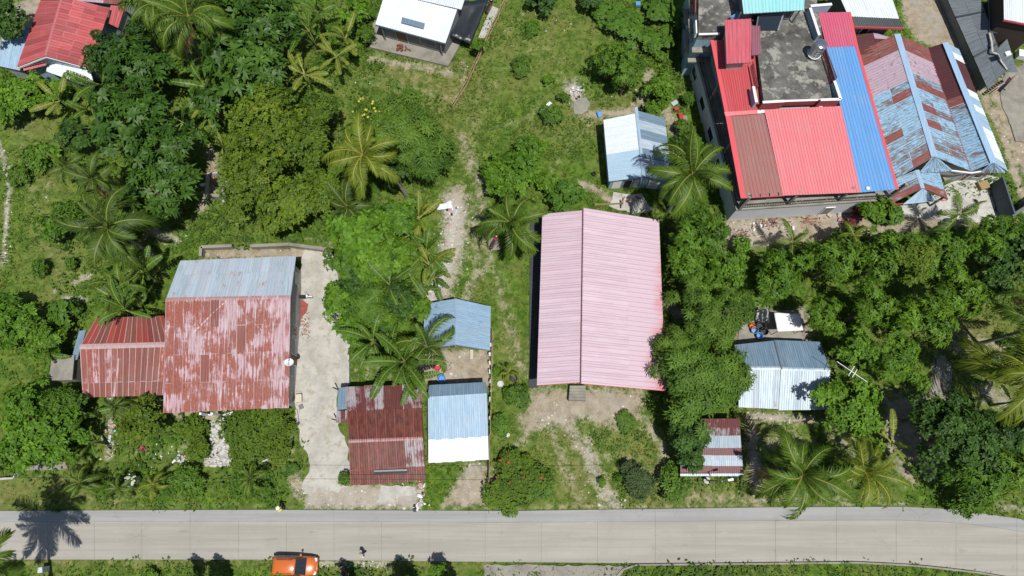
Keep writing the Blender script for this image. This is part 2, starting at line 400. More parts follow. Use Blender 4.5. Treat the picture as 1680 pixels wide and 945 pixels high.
STONE = [('p', [(495, 798), (690, 795), (692, 838), (495, 838)], 6, .55), ('l', [(745, 340), (742, 400), (725, 460), (700, 505)], 18, 14, .9), ('l', [(940, 145), (950, 165)], 12, 9, .9), ('l', [(180, 690), (182, 740)], 12, 10, .8), ('l', [(290, 752), (310, 757)], 8, 6, .8), ('l', [(240, 745), (300, 745)], 12, 14, .55), ('l', [(150, 735), (175, 755)], 8, 8, .7),
 ('l', [(500, 825), (690, 828)], 8, 8, .7), ('l', [(690, 800), (692, 832)], 7, 5, .95), ('l', [(530, 435), (545, 460)], 16, 9, .8), ('l', [(975, 800), (1010, 825)], 14, 10, .7), ('l', [(-20, 200), (5, 255), (14, 310), (4, 430)], 4, 5, .9), ('l', [(118, 465), (148, 450)], 5, 5, .8), ('l', [(105, 488), (138, 492)], 5, 4, .9),
 ('l', [(520, 927), (640, 929)], 7, 5, .9), ('l', [(710, 590), (745, 625)], 12, 10, .6), ('l', [(1230, 380), (1290, 370)], 10, 9, .7), ('l', [(1240, 680), (1300, 688)], 8, 6, .6), ('l', [(900, 690), (1000, 680)], 14, 14, .3), ('l', [(965, 720), (975, 780)], 10, 10, .5), ('l', [(250, 380), (290, 395)], 10, 9, .7), ('l', [(170, 640), (185, 650)], 9, 7, .9), ('l', [(770, 770), (770, 825)], 10, 12, .35)]
DRY = [('l', [(660, 130), (740, 150)], 40, 30, .8), ('l', [(560, 140), (640, 170)], 20, 20, .5), ('l', [(820, 40), (780, 180), (760, 250)], 20, 30, .6), ('l', [(870, 90), (960, 60)], 50, 40, .4), ('l', [(0, 805), (120, 800), (200, 815)], 18, 16, .8), ('l', [(40, 220), (70, 330), (60, 420)], 30, 30, .45),
 ('l', [(1000, 690), (1060, 760), (1100, 810)], 34, 30, .7), ('l', [(1090, 820), (1240, 815)], 24, 20, .8), ('l', [(1230, 700), (1250, 800)], 30, 20, .8), ('l', [(900, 720), (960, 830)], 34, 26, .7), ('l', [(1560, 540), (1680, 600)], 50, 30, .8), ('l', [(940, 200), (1040, 190)], 40, 30, .6), ('l', [(0, 560), (40, 620)], 20, 30, .3),
 ('l', [(60, 440), (150, 430)], 30, 30, .5), ('l', [(0, 920), (800, 926)], 6, 8, .8), ('l', [(1560, 60), (1640, 230)], 12, 12, .8), ('l', [(830, 560), (850, 600)], 14, 16, .7), ('l', [(440, 380), (380, 360)], 16, 16, .4), ('l', [(800, 700), (840, 760)], 12, 14, .4)]
HARD = [DRIVE, PEBBLE]            # no plants grow here; building footprints are added as they are built

def mask(u, v, table):
    m = np.zeros(u.shape)
    for e in table:
        if e[0] == 'p': m = np.maximum(m, soft(d_poly(u, v, e[1]), e[2] * 1.7) * e[3])
        else: m = np.maximum(m, soft(d_line(u, v, e[1]) - e[2] * .9, e[3] * 1.6) * e[4])
    return m
def between(u, v):                # on the road
    top = np.interp(u, [p[0] for p in ROAD_TOP], [p[1] for p in ROAD_TOP]); bot = np.interp(u, [p[0] for p in ROAD_BOT], [p[1] for p in ROAD_BOT])
    return (v > top - 1) & (v < bot + 1)
def vnoise(x, y, s, seed=0):      # cheap smooth value noise
    r = np.random.default_rng(seed).random((64, 64))
    X, Y = x * s + 1000, y * s + 1000
    i, j = np.floor(X).astype(int), np.floor(Y).astype(int); fx, fy = X - i, Y - j
    fx, fy = fx * fx * (3 - 2 * fx), fy * fy * (3 - 2 * fy)
    g = lambda a, b: r[a % 64, b % 64]
    return (g(i, j) * (1 - fx) + g(i + 1, j) * fx) * (1 - fy) + (g(i, j + 1) * (1 - fx) + g(i + 1, j + 1) * fx) * fy

def ground_height(x, y):
    return -0.12 * vnoise(x, y, 0.35, 3) - 0.05 * vnoise(x, y, 1.3, 4)

def build_ground():
    xs, ys = np.arange(-80, 80.01, 0.32), np.arange(-22, 78.01, 0.32)
    X, Y = np.meshgrid(xs, ys); x, y = X.ravel(), Y.ravel()
    u, v = UV(x, y)
    z = ground_height(x, y)
    nx, ny = len(xs), len(ys)
    idx = np.arange(nx * ny).reshape(ny, nx)
    f = np.stack([idx[:-1, :-1], idx[:-1, 1:], idx[1:, 1:], idx[1:, :-1]], -1).reshape(-1, 4)
    me = np_mesh('ground', np.stack([x, y, z], 1), f, {'dirt': mask(u, v, DIRT), 'stone': mask(u, v, STONE), 'dry': mask(u, v, DRY)}, smooth=True)
    t = NT('ground_cover')
    geo = t.n('ShaderNodeNewGeometry'); pos = geo.outputs['Position']
    def A(n):
        a = t.n('ShaderNodeAttribute'); a.attribute_name = n; return a.outputs['Fac']
    n1 = t.noise(pos, 0.22, 5, 0.65, 0.5); n2 = t.noise(pos, 1.1, 6, 0.7, 0.3); n3 = t.noise(pos, 5.0, 5, 0.75); n4 = t.noise(pos, 14.0, 3, 0.7)
    g = t.mix(t.ramp(n2, 0.35, 0.68), (0.040, 0.092, 0.010, 1), (0.112, 0.190, 0.022, 1))
    g = t.mix(t.math('MULTIPLY', t.ramp(n3, 0.5, 0.72), 0.55), g, (0.15, 0.18, 0.05, 1))
    g = t.mix(t.math('MULTIPLY', t.ramp(n1, 0.44, 0.66), 0.5), g, (0.17, 0.165, 0.055, 1))
    dryf = t.math('MULTIPLY', A('dry'), t.ramp(t.math('ADD', t.math('MULTIPLY', n2, .6), t.math('MULTIPLY', n3, .4)), 0.36, 0.62))
    g = t.mix(dryf, g, t.mix(n3, (0.16, 0.125, 0.05, 1), (0.30, 0.24, 0.12, 1)))
    d = t.mix(t.ramp(n2, 0.3, 0.7), (0.20, 0.155, 0.10, 1), (0.36, 0.31, 0.235, 1))
    d = t.mix(t.math('MULTIPLY', t.ramp(n4, 0.45, 0.7), 0.6), d, (0.42, 0.375, 0.30, 1))
    d = t.mix(t.math('MULTIPLY', t.ramp(n1, 0.5, 0.65), 0.5), d, (0.30, 0.295, 0.28, 1))
    d = t.mix(t.math('MULTIPLY', A('stone'), .85), d, t.mix(n3, (.33, .31, .275, 1), (.50, .48, .44, 1)))
    thr = t.math('ADD', A('dirt'), t.math('MULTIPLY', t.math('SUBTRACT', t.math('ADD', t.math('MULTIPLY', n2, .42), t.math('ADD', t.math('MULTIPLY', n3, .38), t.math('MULTIPLY', n4, .20))), 0.5), 2.3))
    col = t.mix(t.ramp(thr, 0.36, 0.76), g, d)
    st = t.math('ADD', A('stone'), t.math('MULTIPLY', t.math('SUBTRACT', t.math('ADD', t.math('MULTIPLY', n3, .5), t.math('MULTIPLY', n4, .5)), 0.5), 2.2))
    col = t.mix(t.math('MULTIPLY', t.ramp(st, 0.72, 0.9), t.ramp(A('stone'), 0.02, 0.12)), col, t.mix(n4, (0.36, 0.34, 0.31, 1), (0.66, 0.63, 0.58, 1)))
    hgt = t.math('ADD', t.math('MULTIPLY', n3, .6), t.math('MULTIPLY', n4, .4))
    t.done(t.bsdf(col, 0.95, 0.15, bump=hgt, bstr=0.8, bdist=0.08))
    o = link('ground', me, None, t.mat); tag(o, kind='structure')
    t2 = NT('far_land')
    geo = t2.n('ShaderNodeNewGeometry'); n = t2.noise(geo.outputs['Position'], 0.05, 8, 0.7); n_ = t2.noise(geo.outputs['Position'], 0.6, 6, 0.7)
    t2.done(t2.bsdf(t2.mix(t2.ramp(t2.math('ADD', t2.math('MULTIPLY', n, .5), t2.math('MULTIPLY', n_, .5)), .35, .65), (0.03, 0.065, 0.012, 1), (0.10, 0.14, 0.03, 1)), 0.95, 0.15))
    mb = MB(); R = 900
    outer = [(-R, -R), (R, -R), (R, R), (-R, R)]; inner = [(-79.5, -21.5), (79.5, -21.5), (79.5, 77.5), (-79.5, 77.5)]
    mb.add([(p[0], p[1], -0.22) for p in outer + inner], [(i, (i + 1) % 4, 4 + (i + 1) % 4, 4 + i) for i in range(4)])
    tag(mb.build('terrain', t2.mat), kind='structure')
build_ground()

# ---------------------------------------------------------------- road: dark strip, then concrete bays with open joints
def at_u(line, u): return float(np.interp(u, [p[0] for p in line], [p[1] for p in line]))
def road_mat(name, c, dark):
    """worn concrete: long tyre-wise streaks, mottling, a few patches and hairline cracks"""
    t = NT(name); geo = t.n('ShaderNodeNewGeometry'); oi = t.n('ShaderNodeObjectInfo'); v = geo.outputs['Position']
    lng = t.noise(t.scale(v, .05, 1.6), 1.0, 5, .65); big = t.noise(v, .16, 6, .7, .5); mid = t.noise(v, 1.3, 6, .75); fine = t.noise(v, 11.0, 4, .75)
    d = tuple(x * dark for x in c[:3]) + (1,)
    col = t.mix(t.ramp(lng, .38, .64), c, d); col = t.mix(t.math('MULTIPLY', t.ramp(big, .45, .7), .7), col, d); col = t.mix(t.math('MULTIPLY', t.ramp(mid, .55, .8), .5), col, tuple(x * .72 for x in c[:3]) + (1,))
    vo = t.n('ShaderNodeTexVoronoi'); vo.feature = 'DISTANCE_TO_EDGE'; vo.inputs['Scale'].default_value = .23
    w = t.n('ShaderNodeVectorMath'); w.operation = 'ADD'; nz = t.n('ShaderNodeTexNoise'); nz.inputs['Scale'].default_value = .8; nz.inputs['Detail'].default_value = 5
    t.t.links.new(v, nz.inputs['Vector']); t.t.links.new(v, w.inputs[0]); t.t.links.new(nz.outputs['Color'], w.inputs[1]); t.t.links.new(w.outputs[0], vo.inputs['Vector'])
    ck = t.math('MULTIPLY', t.math('SUBTRACT', 1.0, t.ramp(vo.outputs['Distance'], .004, .012)), t.ramp(big, .56, .62)); col = t.mix(t.math('MULTIPLY', ck, .18), col, (.10, .095, .085, 1))
    oil = t.noise(t.scale(v, .5, 1.1), .9, 5, .6, .4); col = t.mix(t.math('MULTIPLY', t.ramp(oil, .62, .74), .35), col, (.16, .15, .135, 1)); col = t.mix(t.math('MULTIPLY', t.ramp(oil, .36, .26), .35), col, tuple(min(.8, x * 1.25) for x in c[:3]) + (1,))
    br = t.math('ADD', .88, t.math('ADD', t.math('MULTIPLY', fine, .22), t.math('MULTIPLY', oi.outputs['Random'], .035))); g = t.n('ShaderNodeCombineXYZ')
    for i in range(3): t.t.links.new(br, g.inputs[i])
    return t.done(t.bsdf(t.mix(1.0, col, g.outputs[0], 'MULTIPLY'), .85, .25, bump=fine, bstr=.2, bdist=.01))
M_ROAD = road_mat('road_concrete', S(184, 180, 170), .84)
M_ROAD_STRIP = road_mat('road_shoulder_concrete', S(176, 177, 175), .84)
M_JOINT = concrete('joint_filler', S(136, 132, 122), 0.7, 1.0)
def road_sheet(name, la, lb, u0, u1, z, mat, parent, thick=0.12, gap=0.009):
    n = max(2, int(abs(u1 - u0) / 22))
    us = [u0 + (u1 - u0) * i / n for i in range(n + 1)]
    a = [P(u, at_u(la, u), 0) for u in us]; b = [P(u, at_u(lb, u), 0) for u in us]
    a[0].x += gap; b[0].x += gap; a[-1].x -= gap; b[-1].x -= gap
    for p in a: p.y -= gap
    for p in b: p.y += gap
    poly = b + a[::-1]
    m = MB().prism([(p.x, p.y) for p in poly], z - thick, z)
    # replace the big caps by quads so that the bend stays clean
    N = len(poly); m.f = m.f[2:]; m.m = m.m[2:]
    for i in range(n):
        m.f.append((N + i, N + i + 1, 2 * N - 2 - i, 2 * N - 1 - i)); m.m.append(0)
    return m.build(name, mat, parent)
us_all = [-400 + 60 * i for i in range(38)]
road = None
mb = MB()
base = [P(u, at_u(ROAD_BOT, u) , 0) for u in us_all] ; basT = [P(u, at_u(ROAD_TOP, u), 0) for u in us_all]
for i in range(len(us_all) - 1):
    q = [base[i], base[i + 1], basT[i + 1], basT[i]]
    mb.add([(p.x, p.y, 0.005) for p in q], [(0, 1, 2, 3)])
road = tag(mb.build('road', M_JOINT), kind='structure')
joints = [-390, -310, -232, -155, -78, 0, 78, 155, 233, 312, 392, 470, 548, 626, 704, 796, 888, 980, 1075, 1174, 1272, 1372, 1470, 1568, 1668, 1770]
for a, b in zip(joints[:-1], joints[1:]):
    road_sheet('road_slab', ROAD_SEAM, ROAD_BOT, a, b, 0.035, M_ROAD, road)
sj = joints[::3] + [1770]
for a, b in zip(sj[:-1], sj[1:]):
    if b > a: road_sheet('road_shoulder', ROAD_TOP, ROAD_SEAM, a, b, 0.03, M_ROAD_STRIP, road)

def slab(name, pts, z, mat, thick=0.15, ragged=0.0, kind='structure', parent=None, label=None, cat=None):
    pp = []
    n = len(pts)
    for i in range(n):
        a, b = Vector(pts[i]), Vector(pts[(i + 1) % n]); L = (b - a).length
        k = max(1, int(L / 8)) if ragged else 1
        for j in range(k):
            p = a.lerp(b, j / k)
            if ragged: p += Vector((rnd.uniform(-ragged, ragged), rnd.uniform(-ragged, ragged)))
            pp.append(P(p.x, p.y, z))
    m = MB().prism([(p.x, p.y) for p in pp], z - thick, z)
    o = m.build(name, mat, parent)
    if kind: tag(o, kind=kind)
    if label: tag(o, label, cat)
    return o
slab('driveway', DRIVE[::-1], 0.04, concrete('worn_driveway', S(206, 203, 194), 0.70, 0.6, stain=S(176, 168, 150)), ragged=3.4)
slab('lower_driveway', [(792, 926), (1030, 928), (1004, 960), (800, 960)][::-1], 0.03, M_CONC, ragged=1.5)
slab('garden_path', [(68, 757), (105, 755), (112, 770), (38, 772)][::-1], 0.04, M_CONC)
slab('walkway', [(783, 66), (796, 34), (808, 10), (818, 14), (806, 44), (795, 62)][::-1], 0.05, M_CONC_PALE)
slab('back_yard_slab', [(1215, 512), (1318, 508), (1322, 566), (1210, 570)][::-1], 0.05, M_CONC)
slab('courtyard', [(1555, 300), (1600, 285), (1640, 290), (1632, 345), (1650, 366), (1560, 362), (1480, 356), (1470, 338), (1520, 330)][::-1], 0.05, M_CONC_PALE, ragged=1.5)
slab('side_yard_slab', [(1648, 120), (1720, 90), (1720, 240), (1668, 230), (1640, 160)][::-1], 0.03, M_CONC, ragged=2)
slab('entry_slab', [(1006, 316), (1052, 318), (1072, 345), (1040, 352), (1000, 338)][::-1], 0.04, M_CONC_PALE, ragged=1.5)
slab('red_gravel_strip', [(487, 492), (496, 492), (505, 500), (503, 512), (494, 522), (490, 545), (487, 560)][::-1], 0.06, concrete('red_gravel', S(176, 96, 88), 0.6, 3.0), ragged=1.0)
slab('worn_slab', [(625, 797), (668, 797), (682, 800), (680, 812), (650, 815), (650, 824), (618, 824)][::-1], 0.03, M_CONC_PALE, ragged=1.5)
slab('yard_path', [(1527, 655), (1538, 590), (1562, 592), (1560, 640)][::-1], 0.02, M_CONC, ragged=2)
slab('concrete_patch', [(940, 165), (962, 160), (970, 172), (955, 188), (942, 186)][::-1], 0.02, M_CONC, ragged=2)
slab('rear_slab', [(1113, 190), (1128, 190), (1132, 245), (1108, 240)][::-1], 0.03, M_CONC, ragged=1)
slab('track_pavement', [(806, 382), (812, 384), (822, 410), (806, 412), (800, 400)][::-1], 0.03, M_CONC, ragged=1)
slab('white_yard_slab', [(690, 488), (704, 486), (702, 498), (698, 520), (690, 522)][::-1], 0.03, M_CONC_PALE, ragged=1.2)
# kerb along the lower right verge
kp = [P(u, at_u(ROAD_BOT, u) + 2.5) for u in range(1045, 1700, 40)]
kp = [P(1012, 945), P(1022, 934)] + kp
for a, b in zip(kp[:-1], kp[1:]):
    m = MB().bar((a.x, a.y, 0.02), (b.x, b.y, 0.02), 0.16, 0.26)
    o = m.build('kerb_stone', M_CONC, road)
# pale stones of the pebble path
def pebble_path():
    base_ = slab('pebble_path', PEBBLE[::-1], 0.02, concrete('white_gravel', S(196, 192, 184), 0.7, 2.5), ragged=1.2)
    stone_mat = plain('white_stone', (0.52, 0.51, 0.48, 1), 0.8, var=0.2)
    protos = []
    for k in range(4):
        m = MB().ball((0, 0, 0), 0.14 + 0.03 * k, 7, 4, sq=(1, 0.75 + 0.1 * k, 0.55))
        me = m.mesh('stone', True); me.materials.append(stone_mat); protos.append(me)
    cnt = 0
    q = random.Random(3)
    while cnt < 150:
        u, v = q.uniform(330, 400), q.uniform(682, 766)
        if not inside(np.array([u]), np.array([v]), PEBBLE)[0]: continue
        p = P(u, v, 0.05)
        o = bpy.data.objects.new('stone', q.choice(protos)); COL.objects.link(o); o.parent = base_
        o.location = p; o.rotation_euler = (q.uniform(-.2, .2), q.uniform(-.2, .2), q.uniform(0, 6.3)); s = q.uniform(.7, 1.25); o.scale = (s, s, s)
        cnt += 1
pebble_path()
# ---------------------------------------------------------------- building helpers
def V3(t): return P(t[0], t[1], t[2])
def deck(mb, q, drop=0.07, th=0.07, inset=0.04, mi=0):
    A, B, C, D = q; c = (A + B + C + D) / 4
    n = (B - A).cross(D - A)
    if n.z < 0: n = -n
    n.normalize()
    pts = [p + (c - p).normalized() * inset for p in q]
    vs = [p - n * (drop + th) for p in pts] + [p - n * drop for p in pts]
    mb.add(vs, [(3, 2, 1, 0), (4, 5, 6, 7), (0, 1, 5, 4), (1, 2, 6, 5), (2, 3, 7, 6), (3, 0, 4, 7)], mi)
def sheet_mesh(a, b, c, d, rib, h, lift, org, name='roof_sheet', u0=0.0, v0=0.0):
    """ribbed sheet between ridge edge a-b and eave edge d-c"""
    n = (b - a).cross(d - a)
    if n.z < 0: n = -n
    n.normalize()
    W = ((b - a).length + (c - d).length) / 2; L = ((d - a).length + (c - b).length) / 2
    k = max(1, round(W / rib)); ts = []
    for i in range(k):
        for o, z in ((0.0, 0), (0.55, 0), (0.68, 1), (0.87, 1)): ts.append(((i + o) / k, z * h))
    ts.append((1.0, 0.0))
    vs, uvs, fs = [], [], []
    for t, z in ts:
        vs.append(a.lerp(b, t) + n * (z + lift) - org); uvs.append((t * W, 0))
    for t, z in ts:
        vs.append(d.lerp(c, t) + n * (z + lift) - org); uvs.append((t * W, L))
    m = len(ts)
    for i in range(m - 1): fs.append((m + i, m + i + 1, i + 1, i))
    me = bpy.data.meshes.new(name); me.from_pydata([tuple(p) for p in vs], [], fs)
    uvl = me.uv_layers.new(name='UVMap')
    uv2 = me.uv_layers.new(name='SheetUV')
    for l in me.loops:
        q_ = uvs[l.vertex_index]; uvl.data[l.index].uv = (q_[0] + u0, q_[1] + v0); uv2.data[l.index].uv = q_
    me.update(); return me
def sheets(roof, q, nc, nr, mats, rib=0.28, h=0.032, name='roof_sheet', jitter=0.0, splits=None):
    A, B, C, D = q; org = parent_origin(roof); Wt = ((B - A).length + (C - D).length) / 2; Lt = (D - A).length; seed_ = (A.x * 3.7 + A.y * 1.3) % 50
    us = [i / nc for i in range(nc + 1)]
    vsp = splits or [j / nr for j in range(nr + 1)]
    for j in range(len(vsp) - 1):
        for i in range(nc):
            t0, t1 = us[i], us[i + 1]
            s0, s1 = vsp[j], vsp[j + 1]
            jit = [rnd.uniform(-jitter, jitter) for _ in range(2)]
            if j > 0: s0 -= 0.012
            if j < len(vsp) - 2: pass
            else: s1 += jit[0]
            def at(t, s): return A.lerp(B, t).lerp(D.lerp(C, t), s)
            g = 0.012
            a, b, c, d = at(t0, s0), at(t1, s0), at(t1, s1), at(t0, s1)
            m = mats(i, j) if callable(mats) else (mats[(i * 7 + j * 3) % len(mats)] if isinstance(mats, list) else mats)
            me = sheet_mesh(a, b, c, d, rib, h, 0.002 + 0.012 * ((i + j) % 2) + 0.01 * (len(vsp) - j) + rnd.uniform(0, .003), org, name, seed_ + t0 * Wt, s0 * Lt)
            link(name, me, roof, m)
def cap(roof, a, b, w=0.2, mat=None, name='ridge_cap', drop=0.05, lift=0.075):
    a, b = Vector(a), Vector(b); d = (b - a); s = Vector((d.y, -d.x, 0)).normalized() * w
    up = Vector((0, 0, lift)); dn = Vector((0, 0, drop))
    vs = [a + up, b + up, a + s + up - dn, b + s + up - dn, a - s + up - dn, b - s + up - dn]
    m = MB().add(vs, [(0, 2, 3, 1), (0, 1, 5, 4)])
    m.shift(parent_origin(roof)); me = m.mesh(name)
    uvl = me.uv_layers.new(name='UVMap')
    for l in me.loops:
        co = me.vertices[l.vertex_index].co; uvl.data[l.index].uv = (co.x * .7, co.y * .7)
    link(name, me, roof, mat)
def inset_poly(pts, d):
    """move each corner inwards by d (pts: world vectors, any winding)"""
    n = len(pts); c = sum((Vector((p.x, p.y, 0)) for p in pts), Vector()) / n; out = []
    for i in range(n):
        p, a, b = pts[i], pts[i - 1], pts[(i + 1) % n]
        def nrm(p, q):
            e = Vector((q.x - p.x, q.y - p.y)); e.normalize(); k = Vector((-e.y, e.x))
            m = Vector(((p.x + q.x) / 2, (p.y + q.y) / 2))
            return k if k.dot(Vector((c.x, c.y)) - m) > 0 else -k
        n1, n2 = nrm(a, p), nrm(p, b); k = n1 + n2
        den = 1 + n1.dot(n2)
        k = k / den if den > 0.35 else (n1 + n2) / 0.7
        out.append(Vector((p.x + k.x * d, p.y + k.y * d, p.z)))
    return out
def walls(parent, outline, inset=0.45, mat=None, below=0.2, name='wall'):
    """solid wall body under the roof outline; returns its corners"""
    pts = inset_poly(outline, inset)
    m = MB().prism([(p.x, p.y) for p in pts], -0.15, 0, top=[p.z - below for p in pts])
    m.build(name, mat or M_WALL, parent)
    return pts
def opening(parent, a, b, t0, t1, z0, z1, name='window', mat=None, frame=None, proud=0.04, handle=False):
    """a door or window leaf set on the wall face that runs from a to b (outside is to the right of a-b)"""
    a, b = Vector((a.x, a.y, 0)), Vector((b.x, b.y, 0)); e = (b - a).normalized(); n = Vector((e.y, -e.x, 0))
    p, q = a.lerp(b, t0), a.lerp(b, t1); c = (p + q) / 2; w = (q - p).length
    R3 = Matrix((e, n, Vector((0, 0, 1)))).transposed()
    o = MB().box(c + n * proud * .5 + Vector((0, 0, (z0 + z1) / 2)), (w, proud * 2, z1 - z0), rot=R3).build(name, mat or M_GLASS, parent)
    if frame is not None:
        f = MB(); k = 0.07
        for cx, cz, sx, sz in ((-w / 2, 0, k, z1 - z0 + k), (w / 2, 0, k, z1 - z0 + k), (0, (z1 - z0) / 2, w - k, k), (0, -(z1 - z0) / 2, w - k, k)):
            f.box(c + n * proud * .8 + e * cx + Vector((0, 0, (z0 + z1) / 2 + cz)), (sx, proud * 2.6, sz), rot=R3)
        f.build(name + '_frame', frame, o)
    if handle:
        MB().ball(c + n * (proud * 1.6 + 0.02) + e * (w * 0.38) + Vector((0, 0, (z0 + z1) / 2)), 0.035).build('handle', M_STEEL, o)
    return o
def world_px(p):
    u, v = UV(np.array([p.x]), np.array([p.y])); return (float(u[0]), float(v[0]))
def footprint(pts): HARD.append([world_px(p) for p in pts])
def house(name, label, cat, base, group=None):
    return empty(name, P(base[0], base[1], 0), label, cat, group)
def simple_roof(h, quads, deck_mat=None, eave_mat=None):
    mb = MB()
    for q in quads: deck(mb, q)
    return mb.build('roof', deck_mat or M_WOOD, h)
# ---------------------------------------------------------------- sheet materials
RUST = S(150, 82, 62); RUSTD = S(112, 62, 56); LILAC = S(206, 182, 192)
M_PINK = metal('faded_pink_sheet', S(218, 189, 202), S(227, 203, 214), streak=(3.0, 0.25), rvar=0.07, spec=.3, edge=S(196, 160, 174))
M_GALV = metal('galvanised_sheet', S(176, 196, 210), S(206, 220, 230), rvar=0.10, metallic=0.15)
M_GALV_RUST = metal('streaked_galvanised_sheet', S(170, 190, 205), S(200, 214, 226), S(150, 120, 110), 0.16, rvar=0.12)
M_BLUE = metal('blue_sheet', S(158, 192, 218), S(182, 208, 230), S(164, 148, 148), 0.10, rvar=0.08)
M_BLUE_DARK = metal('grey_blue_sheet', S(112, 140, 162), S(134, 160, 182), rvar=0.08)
M_BLUETILE = metal('blue_tile_sheet', S(140, 172, 198), S(158, 188, 212), S(116, 138, 162), 0.18, rvar=0.05)
M_WHITEROOF = metal('white_sheet', S(226, 236, 243, .76), S(238, 244, 248, .78), rvar=0.05)
M_REDROOF = metal('faded_red_sheet', S(198, 96, 98), S(182, 80, 82), S(204, 138, 142), 0.22, S(150, 84, 76), rvar=0.45, patch=.5, edge=S(220, 130, 136))
M_REDNEW = metal('red_sheet', S(240, 130, 138), S(246, 142, 148), rvar=0.03, streak=(8, .2))
M_REDSHADE = metal('shaded_red_sheet', S(218, 92, 98), S(204, 80, 86), rvar=0.04, streak=(8, .2))  # red sheet darkened in colour for the roof part that gets less light
M_MAROON = metal('maroon_sheet', S(178, 122, 116), S(168, 112, 106), rvar=0.03, streak=(8, .2))
M_ROSE = metal('rose_sheet', S(224, 104, 136), S(216, 98, 128), rvar=0.03, streak=(8, .2))
M_SKYROOF = metal('sky_blue_sheet', S(104, 166, 230), S(114, 174, 236), rvar=0.03, streak=(8, .2))
M_RUSTPINK = metal('rusted_pale_sheet', S(212, 186, 196), S(188, 142, 142), S(150, 78, 62), 0.55, S(172, 104, 88), sw=.46, estr=.55, streak=(6, 0.5), rvar=0.10, patch=.38, edge=LILAC, indep=0.0, rowvar=.05)
M_RUSTBLUE = metal('pale_sheet_with_rust', S(184, 202, 220), S(200, 212, 224), S(174, 116, 114), 0.30, S(192, 174, 164), streak=(5, .22), rvar=0.16, patch=.8, edge=S(206, 190, 184), indep=0.0, rowvar=.05)
M_RUSTDARK = metal('dark_rust_sheet', S(100, 50, 44), S(136, 72, 56), S(170, 176, 186), 0.04, S(150, 110, 110), streak=(3, 1.1), rvar=0.25, edge=S(160, 96, 84))
M_RUSTMIX = metal('rust_and_silver_sheet', S(120, 62, 58), S(106, 54, 52), S(184, 188, 196), 0.44, S(164, 140, 142), streak=(8, .3), rvar=0.2)
M_RUSTRED = metal('rusted_red_sheet', S(176, 72, 66), S(148, 86, 74), S(206, 72, 74), 0.26, S(126, 78, 68), rvar=0.40, edge=S(214, 150, 140))
M_RUSTBROWN = metal('rusted_brown_sheet', S(160, 96, 84), S(134, 80, 70), S(204, 184, 190), 0.20, S(186, 160, 164), streak=(8, .35), rvar=0.3, edge=S(216, 190, 190))
M_FLAKE_BLUE = metal('flaking_blue_sheet', S(150, 204, 244), S(182, 216, 240), S(134, 70, 66), 0.33, S(152, 104, 104), streak=(8, 1.0), rvar=0.18, flake=0.95, patch=.55, edge=S(180, 216, 240), indep=0.0, rowvar=.16)
M_FLAKE_MIX = metal('flaking_lilac_sheet', S(188, 168, 186), S(202, 176, 188), S(140, 86, 84), 0.28, S(164, 118, 120), streak=(8, 1.2), rvar=0.15, flake=0.45, patch=1.1, edge=S(190, 160, 176), indep=0.0, rowvar=.05)
M_FLAKE_RUST = metal('flaking_rust_sheet', S(134, 74, 68), S(158, 100, 92), S(190, 170, 180), 0.25, streak=(8, 1), rvar=0.2, flake=0.35, indep=0.0, rowvar=.05)
M_DARKMAROON = metal('dark_maroon_sheet', S(92, 54, 60), S(104, 58, 60), rvar=0.1, streak=(10, .3))
M_STRIPE_RUST = metal('thin_rust_sheet', S(112, 60, 64), S(124, 66, 66), S(200, 190, 190), 0.05, rvar=0.12)
M_GREYROOF = metal('grey_old_sheet', S(128, 138, 146), S(104, 112, 118), S(150, 146, 138), 0.15, rvar=0.16)
M_TURQ = metal('turquoise_sheet', S(164, 236, 238), S(158, 230, 234), rvar=0.03)

def Q(*pts): return [V3(p) for p in pts]
def lerp_px(a, b, t): return tuple(a[i] + (b[i] - a[i]) * t for i in range(3))

# ---------------------------------------------------------------- big house with the two-tone rusted roof
h = house('rusty_roof_house', 'large house with a roof half pale blue and half rusted pink beside the concrete driveway', 'house', (375, 560))
A1, B1, C1, D1 = (272, 492, 5.2), (477, 488, 5.2), (486, 420, 3.7), (296, 428, 3.7)
up = Q(A1, B1, C1, D1)
lo = Q((272, 492, 5.2), (477, 488, 5.2), (474, 669, 3.3), (268, 678, 3.3))
r = simple_roof(h, [up, lo])
sheets(r, up, 14, 2, [M_RUSTBLUE, M_RUSTBLUE, M_RUSTBLUE, M_GALV_RUST], splits=[0, .62, 1])
sheets(r, lo, 14, 4, lambda i, j: M_RUSTPINK if rnd.random() < (.9 if j < 2 else .97) else M_RUSTBROWN, jitter=.004)
cap(r, up[0], up[1], .22, M_RUSTPINK)
m0, m1 = lo[0].lerp(lo[1], .5), lo[3].lerp(lo[2], .44)
cap(r, m0, m1, .2, M_RUSTPINK, 'seam_strip')
cap(r, m0, lo[0].lerp(lo[3], .30).lerp(lo[1].lerp(lo[2], .30), .22), .14, M_RUSTBROWN, 'hip_strip'); cap(r, m0, lo[0].lerp(lo[3], .30).lerp(lo[1].lerp(lo[2], .30), .78), .14, M_RUSTBROWN, 'hip_strip')
fp = walls(h, [up[3], up[2], up[1], lo[2], lo[3], lo[0]], .55, M_WALL); footprint(fp)
opening(h, fp[1], fp[2], .15, .45, 0.9, 2.2, 'window', M_GLASS, M_WHITE); opening(h, fp[2], fp[3], .2, .34, 0.9, 2.2, 'window', M_GLASS, M_WHITE)
opening(h, fp[2], fp[3], .5, .6, 0.05, 2.1, 'door', M_WOOD, M_WHITE, handle=True); opening(h, fp[2], fp[3], .72, .88, 0.9, 2.2, 'window', M_GLASS, M_WHITE)
for k in range(5):            # fascia board along the driveway side
    pass
